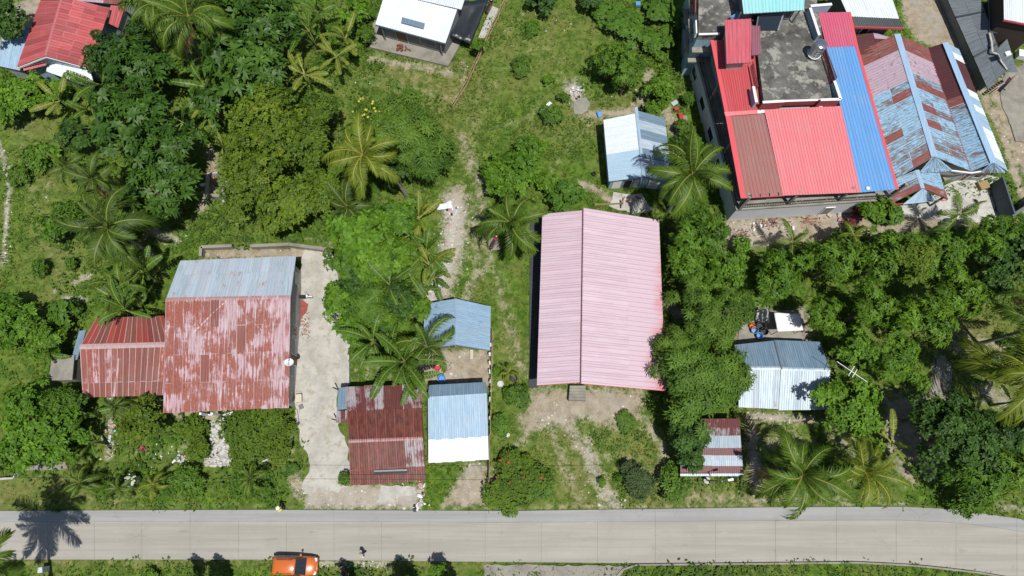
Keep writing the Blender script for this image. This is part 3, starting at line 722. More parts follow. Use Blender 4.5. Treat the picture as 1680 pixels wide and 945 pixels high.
# porch in front
pm = MB().prism([(p.x, p.y) for p in Q((305, 668, 0), (305, 682, 0), (352, 690, 0), (384, 676, 0), (384, 664, 0))], -0.05, 0.22)
pm.build('porch_floor', concrete('porch_tile', S(170, 164, 128), .8, 1.0), h)
rail = [V3(p) for p in ((306, 672, 1.0), (330, 679, 1.0), (346, 681, 1.0))]
m = MB()
for a, b in zip(rail[:-1], rail[1:]):
    m.bar(a, b, .1, .12); m.bar(a - Vector((0, 0, .75)), b - Vector((0, 0, .75)), .1, .1)
    for k in range(6):
        p = a.lerp(b, k / 5); m.bar(p, p - Vector((0, 0, .78)), .07)
m.build('railing', M_WHITE, h)
rail = [V3(p) for p in ((366, 681, 1.0), (388, 674, 1.0), (386, 664, 1.0))]
m = MB()
for a, b in zip(rail[:-1], rail[1:]):
    m.bar(a, b, .1, .12); m.bar(a - Vector((0, 0, .75)), b - Vector((0, 0, .75)), .1, .1)
    for k in range(5):
        p = a.lerp(b, k / 4); m.bar(p, p - Vector((0, 0, .78)), .07)
m.build('railing', M_WHITE, h)
for px in ((347, 682), (365, 682)):
    p = P(*px); MB().box((p.x, p.y, 1.3), (.22, .22, 2.6)).build('porch_post', M_WHITE, h)
# satellite dish on the driveway side eave
d = empty('satellite_dish', P(476, 596, 3.9), 'white satellite dish on the driveway edge of the rusted roof', 'dish')
m = MB(); c = Vector((0, 0, .35)); N = Vector((.15, .35, .92)).normalized(); X = N.cross(Vector((0, 1, 0))).normalized(); Y = N.cross(X)
vs, fs = [], []
for j in range(4):
    for k in range(14):
        t = 2 * math.pi * k / 14; rr = .42 * j / 3 + .01
        vs.append(c + X * math.cos(t) * rr * 1.05 + Y * math.sin(t) * rr + N * (.5 * rr * rr))
for j in range(3):
    for k in range(14): fs.append((j * 14 + k, j * 14 + (k + 1) % 14, (j + 1) * 14 + (k + 1) % 14, (j + 1) * 14 + k))
m.add(vs, fs); link('reflector', m.mesh('reflector', True), d, M_WHITE)
m = MB().tube([(0, 0, -.25), (0, 0, .35)], .03, 6); link('mast', m.mesh('mast'), d, M_STEEL)
m = MB().tube([c + Y * .4, c + N * .45], .015, 5).ball(c + N * .45, .06); link('feed_arm', m.mesh('feed_arm'), d, M_STEEL)

# ---------------------------------------------------------------- its left wing
h = house('red_wing_house', 'lower house with a red and brown rusted gable roof left of the big rusty house', 'house', (205, 590))
up = Q((131, 569, 4.0), (284, 565, 4.0), (269, 518, 2.9), (158, 522, 2.9)); lo = Q((131, 569, 4.0), (284, 565, 4.0), (275, 648, 2.8), (136, 652, 2.8))
r = simple_roof(h, [up, lo])
sheets(r, up, 15, 1, [M_RUSTRED, M_RUSTBROWN, M_RUSTRED, M_RUSTRED, M_RUSTBROWN]); sheets(r, lo, 15, 2, lambda i, j: M_RUSTBROWN if rnd.random() < .8 else M_RUSTPINK, splits=[0, .72, 1])
cap(r, up[0], up[1], .26, M_RUSTBROWN)
cap(r, lo[0].lerp(lo[1], .42).lerp(lo[3].lerp(lo[2], .42), .25), lo[3].lerp(lo[2], .36), .16, M_RUSTBROWN, 'hip_strip')
fp = walls(h, [up[3], up[2], up[1], lo[2], lo[3], lo[0]], .4, M_WALL); footprint(fp)
opening(h, fp[3], fp[4], .3, .5, .9, 2.0, 'window', M_GLASS, M_WHITE)
aw = Q((130, 543, 2.5), (142, 541, 2.5), (127, 590, 2.3), (116, 594, 2.3))
mb = MB(); deck(mb, aw); a2 = mb.build('awning', M_WOOD, h); sheets(a2, [aw[0], aw[1], aw[2], aw[3]], 2, 1, M_BLUE_DARK, name='awning_sheet')
t = house('water_tank_box', 'square grey concrete tank at the left gable of the red wing roof', 'tank', (127, 612))
body = Q((114, 592, 0), (146, 591, 0), (143, 627, 0), (109, 628, 0)); c4 = [p.copy() for p in body]
mb = MB().prism([(p.x, p.y) for p in c4[::-1]], 0, 2.5); mb.build('tank_wall', M_CONC, t)
lid = inset_poly(c4, -.1); mb = MB().prism([(p.x, p.y) for p in lid[::-1]], 2.5, 2.62); mb.build('tank_lid', M_CONC, t); footprint(c4)

# ---------------------------------------------------------------- long pink roof
h = house('pink_roof_house', 'long house under a pale pink ribbed roof in the middle of the village', 'house', (985, 490))
M_PINKRED = metal('pink_sheet_with_red_left', S(224, 196, 204), S(228, 204, 212), streak=(3.0, 0.25), rvar=0.06)
def pink_grad():
    """paint bleached from the ridge down; the last metre of the right eave keeps its red"""
    t = NT('bleached_pink_sheet'); uv = t.n('ShaderNodeUVMap', uv_map='SheetUV'); oi = t.n('ShaderNodeObjectInfo'); geo = t.n('ShaderNodeNewGeometry')
    sx = t.n('ShaderNodeSeparateXYZ'); t.t.links.new(uv.outputs[0], sx.inputs[0])
    nz = t.noise(geo.outputs['Position'], .5, 5, .7); nf = t.noise(t.scale(uv.outputs[0], 6, 1), 1.0, 4, .7)
    sp = t.n('ShaderNodeSeparateXYZ'); t.t.links.new(geo.outputs['Position'], sp.inputs[0])
    m = t.math('ADD', sx.outputs[1], t.math('MULTIPLY', t.math('SUBTRACT', nz, .5), 3.2)); m = t.math('ADD', m, t.math('MULTIPLY', t.math('SUBTRACT', 19.0, sp.outputs[1]), .12)); m = t.math('ADD', m, t.math('MULTIPLY', t.math('SUBTRACT', oi.outputs['Random'], .5), .5))
    col = t.mix(t.ramp(m, 2.7, 5.2), t.mix(nf, S(218, 189, 202), S(227, 203, 214)), t.mix(nf, S(212, 112, 118), S(226, 150, 156)))
    return t.done(t.bsdf(col, .5, .3))
M_PINKEDGE = pink_grad()
lf = Q((956, 345, 4.9), (953, 627, 4.9), (881, 632, 3.9), (890, 351, 3.9)); rt = Q((957, 341, 5.15), (953, 629, 5.15), (1092, 641, 3.9), (1081, 361, 3.9))
r = simple_roof(h, [lf, rt])
sheets(r, lf, 18, 1, M_PINK, rib=.42, h=.04); sheets(r, rt, 18, 2, lambda i, j: M_PINK if j == 0 else M_PINKEDGE, rib=.42, h=.04, splits=[0, .57, 1])
m = MB(); a, b = rt[0], rt[1]
m.bar(a - Vector((.03, 0, .16)), b - Vector((.03, 0, .16)), .05, .28); m.build('fascia', plain('maroon_fascia', S(128, 66, 72), .6), r)
for a, b in ((lf[3], lf[2]), (lf[1], lf[2]), (rt[1], rt[2])):
    MB().bar(a - Vector((0, 0, .14)), b - Vector((0, 0, .14)), .05, .16).build('fascia', M_REDTRIM, r)
fp = walls(h, [lf[3], rt[0], rt[3], rt[2], rt[1], lf[2]], .9, M_WALL, below=.3); footprint(fp)
opening(h, fp[4], fp[5], .2, .6, .8, 2.1, 'window', M_GLASS, M_WHITE); opening(h, fp[3], fp[4], .62, .8, .05, 2.2, 'door', M_WOOD, M_WHITE, handle=True); opening(h, fp[3], fp[4], .2, .45, .8, 2.1, 'window', M_GLASS, M_WHITE)
for k in range(5): opening(h, fp[5], fp[0], .08 + .19 * k, .16 + .19 * k, .8, 2.1, 'window', M_GLASS, M_WHITE)
slab('apron', [(870, 352), (890, 352), (883, 636), (868, 636)][::-1], 0.05, concrete('wall_shade_strip', S(82, 86, 90), .7, .6), kind='structure')  # dark strip painting the shade along the left wall
b = house('concrete_box', 'small grey concrete box with a slatted lid at the foot of the pink roof', 'box', (946, 645))
c4 = Q((934, 634, 0), (959, 634, 0), (960, 658, 0), (932, 658, 0)); MB().prism([(p.x, p.y) for p in c4[::-1]], -.05, .8).build('box_wall', M_CONC, b)
for k in range(5):
    a, e = c4[0].lerp(c4[3], (k + .5) / 5), c4[1].lerp(c4[2], (k + .5) / 5)
    MB().bar(a + Vector((0, 0, .84)), e + Vector((0, 0, .84)), .26, .06).build('lid_plank', M_CONC, b)
footprint(c4)

# ---------------------------------------------------------------- dark rust shed
h = house('dark_rust_shed', 'low shed with dark rust red sheets and silver streaks beside the driveway', 'shed', (635, 720))
up = Q((572, 724, 3.5), (694, 719, 3.5), (691, 630, 2.6), (567, 634, 2.6)); lo = Q((572, 724, 3.5), (694, 719, 3.5), (699, 788, 2.7), (575, 797, 2.7))
r = simple_roof(h, [up, lo])
sheets(r, up, 8, 2, lambda i, j: M_RUSTMIX if j == 1 else M_RUSTDARK, splits=[0, .55, 1], jitter=.01, rib=.2)
sheets(r, lo, 8, 2, lambda i, j: M_RUSTMIX if (i >= 6 and j == 0) else M_RUSTDARK, splits=[0, .66, 1], jitter=.02, rib=.2)
cap(r, up[0], up[1], .16, metal('pink_cap', S(190, 120, 116), S(214, 180, 180), RUST, .4))
fp = walls(h, [up[3], up[2], up[1], lo[2], lo[3], lo[0]], .35, M_WOOD); footprint(fp)
opening(h, fp[3], fp[4], .1, .5, .9, 1.9, 'window', M_DARKROOM, M_WOOD); opening(h, fp[3], fp[4], .6, .75, .0, 1.95, 'door', M_BAMBOO, M_WOOD, handle=True)
a, b = V3((614, 773, 3.1)), V3((668, 771, 3.1))
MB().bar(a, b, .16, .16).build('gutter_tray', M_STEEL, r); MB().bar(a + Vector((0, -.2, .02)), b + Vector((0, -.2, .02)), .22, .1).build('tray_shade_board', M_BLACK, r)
ln = Q((556, 636, 2.5), (570, 635, 2.6), (570, 671, 2.55), (553, 673, 2.45))
mb = MB(); deck(mb, ln); a2 = mb.build('lean_to', M_WOOD, h); sheets(a2, ln, 2, 1, M_BLUE_DARK, name='lean_to_sheet')
ln = Q((552, 674, 2.4), (574, 673, 2.5), (573, 693, 2.5), (551, 694, 2.4)); sheets(a2, ln, 3, 1, M_RUSTMIX, name='lean_to_sheet', rib=.2)
for px in ((556, 640), (554, 690)):
    p = P(*px); MB().box((p.x, p.y, 1.2), (.1, .1, 2.4)).build('post', M_WOOD, h)

# ---------------------------------------------------------------- blue sheet shed by the bamboo fence
h = house('blue_sheet_shed', 'plain shed roofed with pale blue sheets next to the dark rust shed', 'shed', (750, 692))
up = Q((702, 651, 2.9), (799, 645, 2.9), (797, 627, 2.55), (704, 632, 2.55)); lo = Q((702, 651, 2.9), (799, 645, 2.9), (802, 754, 2.3), (703, 760, 2.3))
r = simple_roof(h, [up, lo])
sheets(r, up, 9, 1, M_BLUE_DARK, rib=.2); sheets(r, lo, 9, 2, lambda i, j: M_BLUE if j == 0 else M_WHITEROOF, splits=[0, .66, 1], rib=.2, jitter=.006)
fp = walls(h, [up[3], up[2], up[1], lo[2], lo[3], lo[0]], .35, M_WOOD); footprint(fp)
opening(h, fp[3], fp[4], .35, .6, 0, 1.9, 'door', M_BAMBOO, M_WOOD, handle=True)

# ---------------------------------------------------------------- blue tile-sheet house
h = house('blue_gable_house', 'small house with a slate blue gable roof facing the sandy yard', 'house', (750, 535))
lf = Q((747, 490, 3.5), (748, 566, 3.5), (694, 572, 2.6), (697, 499, 2.6)); rt = Q((747, 490, 3.5), (748, 566, 3.5), (804, 575, 2.6), (805, 503, 2.6))
r = simple_roof(h, [lf, rt])
sheets(r, lf, 8, 2, M_BLUETILE, rib=.22, splits=[0, .5, 1]); sheets(r, rt, 8, 3, M_BLUETILE, rib=.22)
cap(r, lf[0], lf[1], .14, M_BLUETILE)
fp = walls(h, [lf[3], lf[0], rt[3], rt[2], rt[1], lf[2]], .4, M_WALL_GREY); footprint(fp)
opening(h, fp[3], fp[4], .35, .8, .7, 1.8, 'window', M_DARKROOM, M_WHITE); opening(h, fp[4], fp[5], .1, .3, 0, 2.0, 'door', M_WOOD, M_WHITE, handle=True); opening(h, fp[4], fp[5], .5, .85, .7, 1.8, 'window', M_DARKROOM, M_WHITE)
p = P(774, 582); tag(MB().box((p.x, p.y, .12), (.32, 1.0, .2)).build('plank_step', plain('pale_plank', S(214, 208, 188), .8)), 'pale plank step in front of the blue gable house door', 'step')

# ---------------------------------------------------------------- small blue-white house
h = house('pale_blue_house', 'small house with a half white half blue gable roof beside the coconut palm', 'house', (1040, 245))
lf = Q((1043, 186, 3.5), (1055, 291, 3.5), (999, 298, 2.7), (990, 197, 2.7)); rt = Q((1044, 181, 3.6), (1056, 289, 3.6), (1104, 300, 2.7), (1090, 194, 2.7))
r = simple_roof(h, [lf, rt])
sheets(r, lf, 7, 1, lambda i, j: M_WHITEROOF if i < 4 else metal('pale_sheet', S(188, 216, 236), S(178, 208, 230), rvar=.05) if i == 4 else bpy.data.materials['pale_sheet'], rib=.2)
sheets(r, rt, 7, 1, lambda i, j: M_GALV_RUST if i % 2 else M_BLUE_DARK, rib=.2)
cap(r, rt[0] + Vector((0, .35, 0)), rt[1], .16, M_BLUE)
fp = walls(h, [lf[3], lf[0], rt[3], rt[2], rt[1], lf[2]], .3, M_WALL_BLUE); footprint(fp)
opening(h, fp[4], fp[5], .28, .52, .05, 2.0, 'door', M_DARKROOM, M_WHITE); opening(h, fp[4], fp[5], .02, .2, .05, 2.0, 'door', M_WHITE, M_WALL_BLUE, handle=True); opening(h, fp[4], fp[5], .6, .9, .05, 2.0, 'door', M_WHITE, M_WALL_BLUE, handle=True); opening(h, fp[3], fp[4], .3, .7, .05, 2.0, 'door', M_WHITE, M_WALL_BLUE, handle=True)
opening(h, fp[5], fp[0], .3, .45, .9, 1.8, 'window', M_GLASS, M_WHITE); opening(h, fp[5], fp[0], .65, .8, .9, 1.8, 'window', M_GLASS, M_WHITE)

# ---------------------------------------------------------------- double shed on the right, slopes coloured as shaded and sunlit
h = house('double_grey_shed', 'shed with a shade-grey upper slope and sun-bright lower slope between the leafy trees', 'shed', (1288, 615))
ul = Q((1211, 604, 3.6), (1282, 604, 3.6), (1269, 559, 2.9), (1205, 566, 2.9)); ur = Q((1283, 605, 3.72), (1362, 607, 3.72), (1345, 561, 2.95), (1271, 558, 3.0))
ll = Q((1211, 604, 3.6), (1282, 604, 3.6), (1278, 671, 2.7), (1212, 668, 2.7)); lr = Q((1283, 605, 3.72), (1362, 607, 3.72), (1360, 672, 2.75), (1279, 673, 2.75))
r = simple_roof(h, [ul, ur, ll, lr])
sheets(r, ul, 6, 1, M_BLUE_DARK, rib=.2); sheets(r, ur, 7, 1, M_BLUE_DARK, rib=.2); sheets(r, ll, 6, 1, [M_GALV, M_GALV, M_GALV_RUST], rib=.2); sheets(r, lr, 7, 1, [M_GALV, M_GALV, M_GALV_RUST], rib=.2)  # darker sheets paint the slope turned from the sun, brighter ones the sunlit slope
cap(r, ul[0], ul[1], .16, M_GALV); cap(r, ur[0], ur[1], .16, M_GALV)
MB().bar(ur[3] + Vector((-.06, 0, -.06)), ur[0] + Vector((-.06, 0, -.06)), .06, .2).build('barge_board', M_STEEL, r); MB().bar(lr[0] + Vector((-.06, 0, -.06)), lr[3] + Vector((-.06, 0, -.06)), .06, .2).build('barge_board', M_STEEL, r)
fp = walls(h, [ul[3], ur[2], ur[1], lr[2], ll[3], ul[0]], .35, M_WALL_GREY); footprint(fp)
opening(h, fp[3], fp[4], .2, .35, .0, 2.0, 'door', M_WOOD, M_WHITE, handle=True); opening(h, fp[3], fp[4], .55, .75, .9, 1.9, 'window', M_GLASS, M_WHITE)

# ---------------------------------------------------------------- striped little shed
h = house('striped_shed', 'open shed whose roof alternates rust and silver bands under the tamarind', 'shed', (1168, 735))
up = Q((1125, 736, 2.75), (1216, 735, 2.75), (1213, 687, 2.35), (1137, 687, 2.35)); lo = Q((1117, 735, 2.75), (1216, 735, 2.75), (1220, 781, 2.3), (1116, 781, 2.3))
r = simple_roof(h, [up, lo])
sheets(r, up, 2, 3, lambda i, j: (M_GALV_RUST, metal('silver_rust_sheet', S(118, 60, 62), S(130, 70, 70), S(190, 188, 190), .4, rvar=.1) if 'silver_rust_sheet' not in bpy.data.materials else bpy.data.materials['silver_rust_sheet'], bpy.data.materials.get('silver_rust_sheet') or M_GALV)[j], splits=[0, .42, .7, 1], rib=.2)
sheets(r, lo, 2, 5, lambda i, j: (M_STRIPE_RUST, M_GALV_RUST, M_GALV_RUST, M_STRIPE_RUST, M_GALV)[j], splits=[0, .26, .45, .64, .92, 1], rib=.2)
fp = inset_poly([up[3], up[2], up[1], lo[2], lo[3], lo[0]], .3); footprint(fp)
for i in (0, 1, 3, 4): MB().box((fp[i].x, fp[i].y, 1.05), (.12, .12, 2.15)).build('post', M_WOOD, h)
for a, b, z in ((fp[0], fp[1], fp[0].z - .2), (fp[3], fp[4], fp[3].z - .2)): MB().bar((a.x, a.y, z), (b.x, b.y, z), .1, .12).build('beam', M_WOOD, h)
MB().bar((fp[0].x, fp[0].y, .5), (fp[1].x, fp[1].y, .5), .04, 1.0).build('back_wall', M_WOOD, h)

# ---------------------------------------------------------------- red roofed house, top left
h = house('red_gable_house', 'house with a faded patchwork red gable roof in the top left corner', 'house', (110, 70))
lf = Q((102, -6, 5.2), (74, 92, 5.2), (28, 110, 3.8), (70, -8, 3.8)); rt = Q((102, -6, 5.2), (74, 92, 5.2), (147, 112, 3.8), (180, 14, 3.8))
r = simple_roof(h, [lf, rt])
sheets(r, lf, 11, 1, M_REDROOF); sheets(r, rt, 11, 4, M_REDROOF)
cap(r, lf[0], lf[1], .16, M_REDROOF)
for a, b in ((lf[1], lf[2]), (rt[1], rt[2])): MB().bar(a - Vector((0, .05, .16)), b - Vector((0, .05, .16)), .05, .2).build('fascia', M_WHITE, r)
fp = walls(h, [lf[3], lf[0], rt[3], rt[2], rt[1], lf[2]], .6, M_WALL_BLUE); footprint(fp)
aw = Q((80, 96, 3.1), (148, 112, 3.1), (156, 146, 2.6), (76, 117, 2.6)); mb = MB(); deck(mb, aw); a2 = mb.build('awning', M_WOOD, h); sheets(a2, aw, 6, 1, M_WHITEROOF, name='awning_sheet')
ga = Q((37, 110, 3.5), (77, 99, 3.9), (76, 107, 3.4), (39, 116, 3.2)); sheets(a2, ga, 3, 1, M_REDNEW, name='awning_sheet')
fl = Q((6, 46, 3.0), (50, 44, 3.0), (33, 116, 2.7), (-4, 108, 2.7)); mb = MB(); deck(mb, fl); a2 = mb.build('lean_to', M_WOOD, h); sheets(a2, fl, 4, 1, M_BLUE, name='lean_to_sheet')
f2 = inset_poly(fl, .3); MB().prism([(p.x, p.y) for p in f2], -.1, 0, top=[p.z - .2 for p in f2]).build('lean_to_wall', M_WALL, h); footprint(f2)
wl = Q((50, 120, 0), (78, 122, 0), (160, 152, 0)); 
for a, b in zip(wl[:-1], wl[1:]): MB().bar(a + Vector((0, 0, 1.1)), b + Vector((0, 0, 1.1)), .15, 2.3).build('yard_wall', M_WALL_GREY, h)
h = house('red_annex', 'narrow red sheet annex right of the faded red gable roof', 'shed', (192, 28))
q = Q((182, 9, 3.3), (205, 11, 3.3), (194, 46, 3.0), (177, 38, 3.0)); r = simple_roof(h, [q]); sheets(r, q, 3, 1, M_REDROOF); fp = walls(h, q, .25, M_WALL); footprint(fp)
h = house('rust_pink_annex', 'sliver of pink and rust roof at the top edge behind the red gable', 'shed', (150, -8))
q = Q((112, -26, 4.0), (205, -16, 4.0), (198, 8, 3.4), (113, 0, 3.4)); r = simple_roof(h, [q]); sheets(r, q, 6, 1, lambda i, j: M_FLAKE_RUST if i > 3 else M_FLAKE_MIX); fp = walls(h, q, .3, M_WALL); footprint(fp)

# ---------------------------------------------------------------- white house with the concrete apron, top centre
h = house('white_roof_house', 'white sheet roofed house on a grey concrete apron at the top edge', 'house', (690, 30))
lo = Q((632, -12, 4.1), (750, 16, 4.1), (731, 71, 3.1), (616, 40, 3.1)); up = Q((632, -12, 4.1), (757, 16, 4.1), (775, -40, 3.1), (648, -70, 3.1))
r = simple_roof(h, [lo, up]); sheets(r, lo, 9, 1, M_WHITEROOF); sheets(r, up, 9, 1, M_WHITEROOF)
MB().bar(lo[3] - Vector((0, .02, .12)), lo[2] - Vector((0, .02, .12)), .05, .16).build('gutter', M_BLUE_DARK, r)
vq = Q((660, 28, 3.95), (697, 38, 3.95), (695, 47, 3.6), (658, 37, 3.6)); mb = MB(); deck(mb, vq, 0.02, .12); v = mb.build('roof_vent', M_STEEL, r); link('vent_sheet', sheet_mesh(vq[0], vq[1], vq[2], vq[3], .2, .03, .03, parent_origin(v), 'vent_sheet'), v, M_BLUE_DARK)
fp = walls(h, [up[3], up[2], up[1], lo[2], lo[3], lo[0]], .5, M_WALL_GREY)
wl = Q((625, 52, 0), (725, 79, 0))
ap = slab('apron_slab', [(606, 77), (612, 38), (640, 10), (770, 30), (752, 78), (735, 108)][::-1], .22, M_CONC, thick=.4, kind='structure'); HARD.append([(606, 77), (612, 38), (640, 0), (760, 0), (752, 78), (735, 108)])
opening(h, fp[3], fp[4], .62, .8, .25, 2.2, 'door', M_WOOD, M_WHITE, handle=True); opening(h, fp[3], fp[4], .15, .4, 1.0, 2.2, 'window', M_GLASS, M_WHITE)
for t in (.08, .92):
    p = lo[3].lerp(lo[2], t); MB().box((p.x, p.y + .15, 1.6), (.12, .12, 2.9)).build('porch_post', M_STEEL, h)
mp = P(664, 80, .22); 
m = MB()
for k in range(26): m.box((mp.x + rnd.uniform(-.9, .9), mp.y + rnd.uniform(-.4, .4), .3 + rnd.uniform(0, .3)), (rnd.uniform(.2, .35), .12, .1), rnd.uniform(0, 3))
tag(m.build('brick_pile', plain('red_brick', (0.20, 0.06, 0.045, 1), .9, var=.25)), 'reddish brick pile in the shade of the white roof porch', 'brick pile', kind='stuff')
def tarp(name, label, pts, z0, mat, cols=10, rows=8, sag=.25, cat='tarp', wr=.06):
    q = [P(p[0], p[1], p[2] if len(p) > 2 else z0) for p in pts]; base = sum(q, Vector()) / 4
    vs, fs = [], []
    for j in range(rows + 1):
        for i in range(cols + 1):
            s, t = i / cols, j / rows
            p = q[0].lerp(q[1], s).lerp(q[3].lerp(q[2], s), t)
            p.z += -sag * 16 * s * (1 - s) * t * (1 - t) * .5 + wr * math.sin(9 * s + 5 * t * (1 + s)) * math.sin(7 * t + 2) + rnd.uniform(-.02, .02)
            vs.append(p)
    for j in range(rows):
        for i in range(cols): a = j * (cols + 1) + i; fs.append((a, a + 1, a + cols + 2, a + cols + 1))
    m = MB().add(vs, fs).shift(Vector((base.x, base.y, 0)))
    me = m.mesh(name, True)
    o = link(name, me, None, mat); o.location = (base.x, base.y, 0)
    sd = o.modifiers.new('thickness', 'SOLIDIFY'); sd.thickness = .02
    return tag(o, label, cat)
M_TARP = plain('black_tarpaulin', (0.022, 0.027, 0.033, 1), .35, .5, var=.2)
tarp('black_tarp', 'large black tarpaulin stretched between the white roof and the bamboo fence', [(752, 5, 2.4), (803, -4, 2.2), (772, 72, 1.6), (738, 58, 2.2)], 2, M_TARP, sag=.5, wr=.12)
for u, v, cn in ((752, 8, 'upper left'), (802, 0, 'upper right'), (771, 76, 'lower right'), (741, 62, 'lower left')):
    p = P(u, v); tag(MB().box((p.x, p.y, 1.0), (.08, .08, 2.0)).build('tarp_pole', M_BAMBOO), 'bamboo pole holding up the %s corner of the black tarpaulin' % cn, 'pole', 'poles of the black tarpaulin')
# ---------------------------------------------------------------- two storey concrete building with red, maroon and blue roofs
h = house('concrete_building', 'two storey concrete building with red, maroon and blue ribbed roofs and a bare roof deck', 'building', (1290, 230))
def world_poly(pts): return [V3(p) for p in pts]
gf = world_poly([(1193, 362, 0), (1432, 346, 0), (1352, 100, 0), (1128, 110, 0)])
MB().prism([(p.x, p.y) for p in gf], -.15, 3.3).build('ground_floor_wall', concrete('sunlit_render', S(226, 228, 234, .8), .85, .5), h); footprint(gf)
c = sum(gf, Vector()) / 4
uf = inset_poly(gf, 1.3); MB().prism([(p.x, p.y) for p in uf], 3.3, 6.35).build('upper_floor_wall', M_WALL, h)
bs = inset_poly(gf, -.12); MB().prism([(p.x, p.y) for p in bs], 3.22, 3.42).build('balcony_slab', M_CONC, h)
# balcony railing, left side and front
for a, b, n in ((gf[3], gf[0], 60), (gf[0], gf[1], 64)):
    d = (b - a).normalized(); nn = Vector((d.y, -d.x, 0))
    off = -nn * .08
    for k in range(5):
        t0, t1 = k / 5 + .004, (k + 1) / 5 - .004
        m = MB(); p, q = a.lerp(b, t0) + off, a.lerp(b, t1) + off
        for z in (3.55, 4.42): m.bar(p + Vector((0, 0, z)), q + Vector((0, 0, z)), .06, .07)
        for i in range(n // 5): 
            s = p.lerp(q, (i + .5) / (n // 5)); m.bar(s + Vector((0, 0, 3.5)), s + Vector((0, 0, 4.42)), .03)
        m.build('railing', M_RAIL, h)
    for k in range(4):
        s = a.lerp(b, k / 3 if k else .012) + off * 3; MB().box((s.x, s.y, 5.05), (.28, .28, 3.3)).build('pillar', M_CONC, h)
for t in (.12, .3, .5, .7, .86): opening(h, uf[0], uf[1], t - .05, t + .05, 4.2, 5.8, 'window', M_GLASS, M_WHITE)
for t in (.15, .35, .55, .75): opening(h, uf[3], uf[0], t - .05, t + .05, 4.2, 5.8, 'window', M_GLASS, M_WHITE)
for t in (.1, .3, .5, .7): opening(h, gf[3], gf[0], t - .04, t + .04, 1.0, 2.3, 'window', M_GLASS, M_WHITE)
opening(h, gf[0], gf[1], .62, .68, 0.0, 2.1, 'door', M_STEEL, M_WHITE, handle=True)
# tall rear block with the roof deck
DZ = 7.6
blk = world_poly([(1113, 135, 0), (1168, 128, 0), (1215, -80, 0), (1120, -80, 0)])
blk2 = world_poly([(1146, 57, DZ), (1182, 56, DZ), (1190, -60, DZ), (1146, -60, DZ)])
MB().prism([(p.x, p.y) for p in [blk2[0], blk2[1], blk2[2], blk2[3]]], -.15, DZ - .1).build('rear_block_wall', M_WALL_BLUE, h); footprint(blk2); HARD.append([(1113, 135), (1200, 128), (1200, -80), (1120, -80)])
dk = world_poly([(1146, -60, DZ), (1331, -60, DZ), (1365, 164, DZ), (1253, 166, DZ), (1239, 56, DZ), (1146, 57, DZ)])
MB().prism([(p.x, p.y) for p in dk], 6.75, DZ).build('roof_deck', M_CONC_DARK, h)
for (z, out, wd) in ((3.5, .55, .22), (5.3, .45, .2)):      # ledges on the left and front faces of the block
    a, b = blk2[3], blk2[0]
    for t0, t1 in ((.30, .52), (.60, .92)):
        p, q = a.lerp(b, t0), a.lerp(b, t1); MB().box(((p.x + q.x) / 2 - out / 2, (p.y + q.y) / 2, z), (out, (p - q).length, wd)).build('ledge', M_CONC, h)
    p, q = blk2[0], blk2[1]; MB().box(((p.x + q.x) / 2, p.y - .3, z), ((p - q).length + .3, .6, wd)).build('ledge', M_CONC, h)
for t, z in ((.45, 1.8), (.75, 1.8), (.45, 4.6), (.75, 4.6), (.45, 6.5), (.75, 6.5)): opening(h, blk2[3], blk2[0], t - .05, t + .05, z - .6, z + .6, 'window', M_GLASS, M_WHITE)
m = MB()
a, b = blk2[3], blk2[0]
for t in (.38, .8): p = a.lerp(b, t); m.tube([(p.x - .12, p.y, .1), (p.x - .12, p.y, DZ)], .05, 6)
m.build('downpipe', M_RAIL, h)
# parapets and grilles of the deck
M_BRICK = plain('red_grille', (0.22, 0.05, 0.05, 1), .7, var=.2)
def para(a, b, z0, z1, w, mat, name='parapet', cap_mat=None):
    a, b = V3(a), V3(b); o = MB().bar((a.x, a.y, (z0 + z1) / 2), (b.x, b.y, (z0 + z1) / 2), w, z1 - z0).build(name, mat, h)
    if cap_mat: MB().bar((a.x, a.y, z1 + .03), (b.x, b.y, z1 + .03), w + .08, .06).build('coping', cap_mat, o)
ZT = 8.3
para((1251, 168, ZT), (1287, 166, ZT), 7.0, ZT, .18, M_BRICK, cap_mat=M_WHITE); para((1346, 164, ZT), (1379, 163, ZT), 7.0, ZT, .18, M_BRICK, cap_mat=M_WHITE)
para((1287, 166, 7.9), (1346, 164, 7.9), 7.0, 7.9, .12, M_BRICK, 'grille', M_WHITE)
para((1369, 133, ZT), (1379, 163, ZT), 7.0, ZT, .2, M_WALL_BLUE, cap_mat=M_WHITE); para((1331, 10, 8.9), (1344, 58, 8.6), 7.2, 8.6, .2, M_WALL_BLUE, cap_mat=M_WHITE); para((1331, 8, 8.8), (1366, 5, 8.8), 7.2, 8.6, .2, M_WALL_BLUE, cap_mat=M_WHITE)
para((1241, 168, 8.2), (1236, 142, 8.2), 7.0, 8.2, .2, M_WALL_BLUE, cap_mat=M_WHITE)
para((1146, 57, DZ), (1180, 56, DZ), DZ, DZ + .12, .2, M_WHITE); para((1141, 20, 8.1), (1141, -40, 8.1), DZ - .3, 8.1, .12, M_BRICK, 'grille'); para((1143, 54, 8.1), (1142, 33, 8.1), DZ - .3, 8.1, .14, M_WHITE)
def grille(a, b, z0, z1, name='grille', n=40, mat=M_BRICK, lean=0.0):
    a, b = V3(a), V3(b); m = MB()
    for z in (z0 + .05, (z0 + z1) / 2, z1): m.bar((a.x, a.y, z), (b.x, b.y, z), .05)
    for k in range(n + 1): p = a.lerp(b, k / n); m.bar((p.x, p.y, z0), (p.x, p.y, z1), .035)
    m.build(name, mat, h)
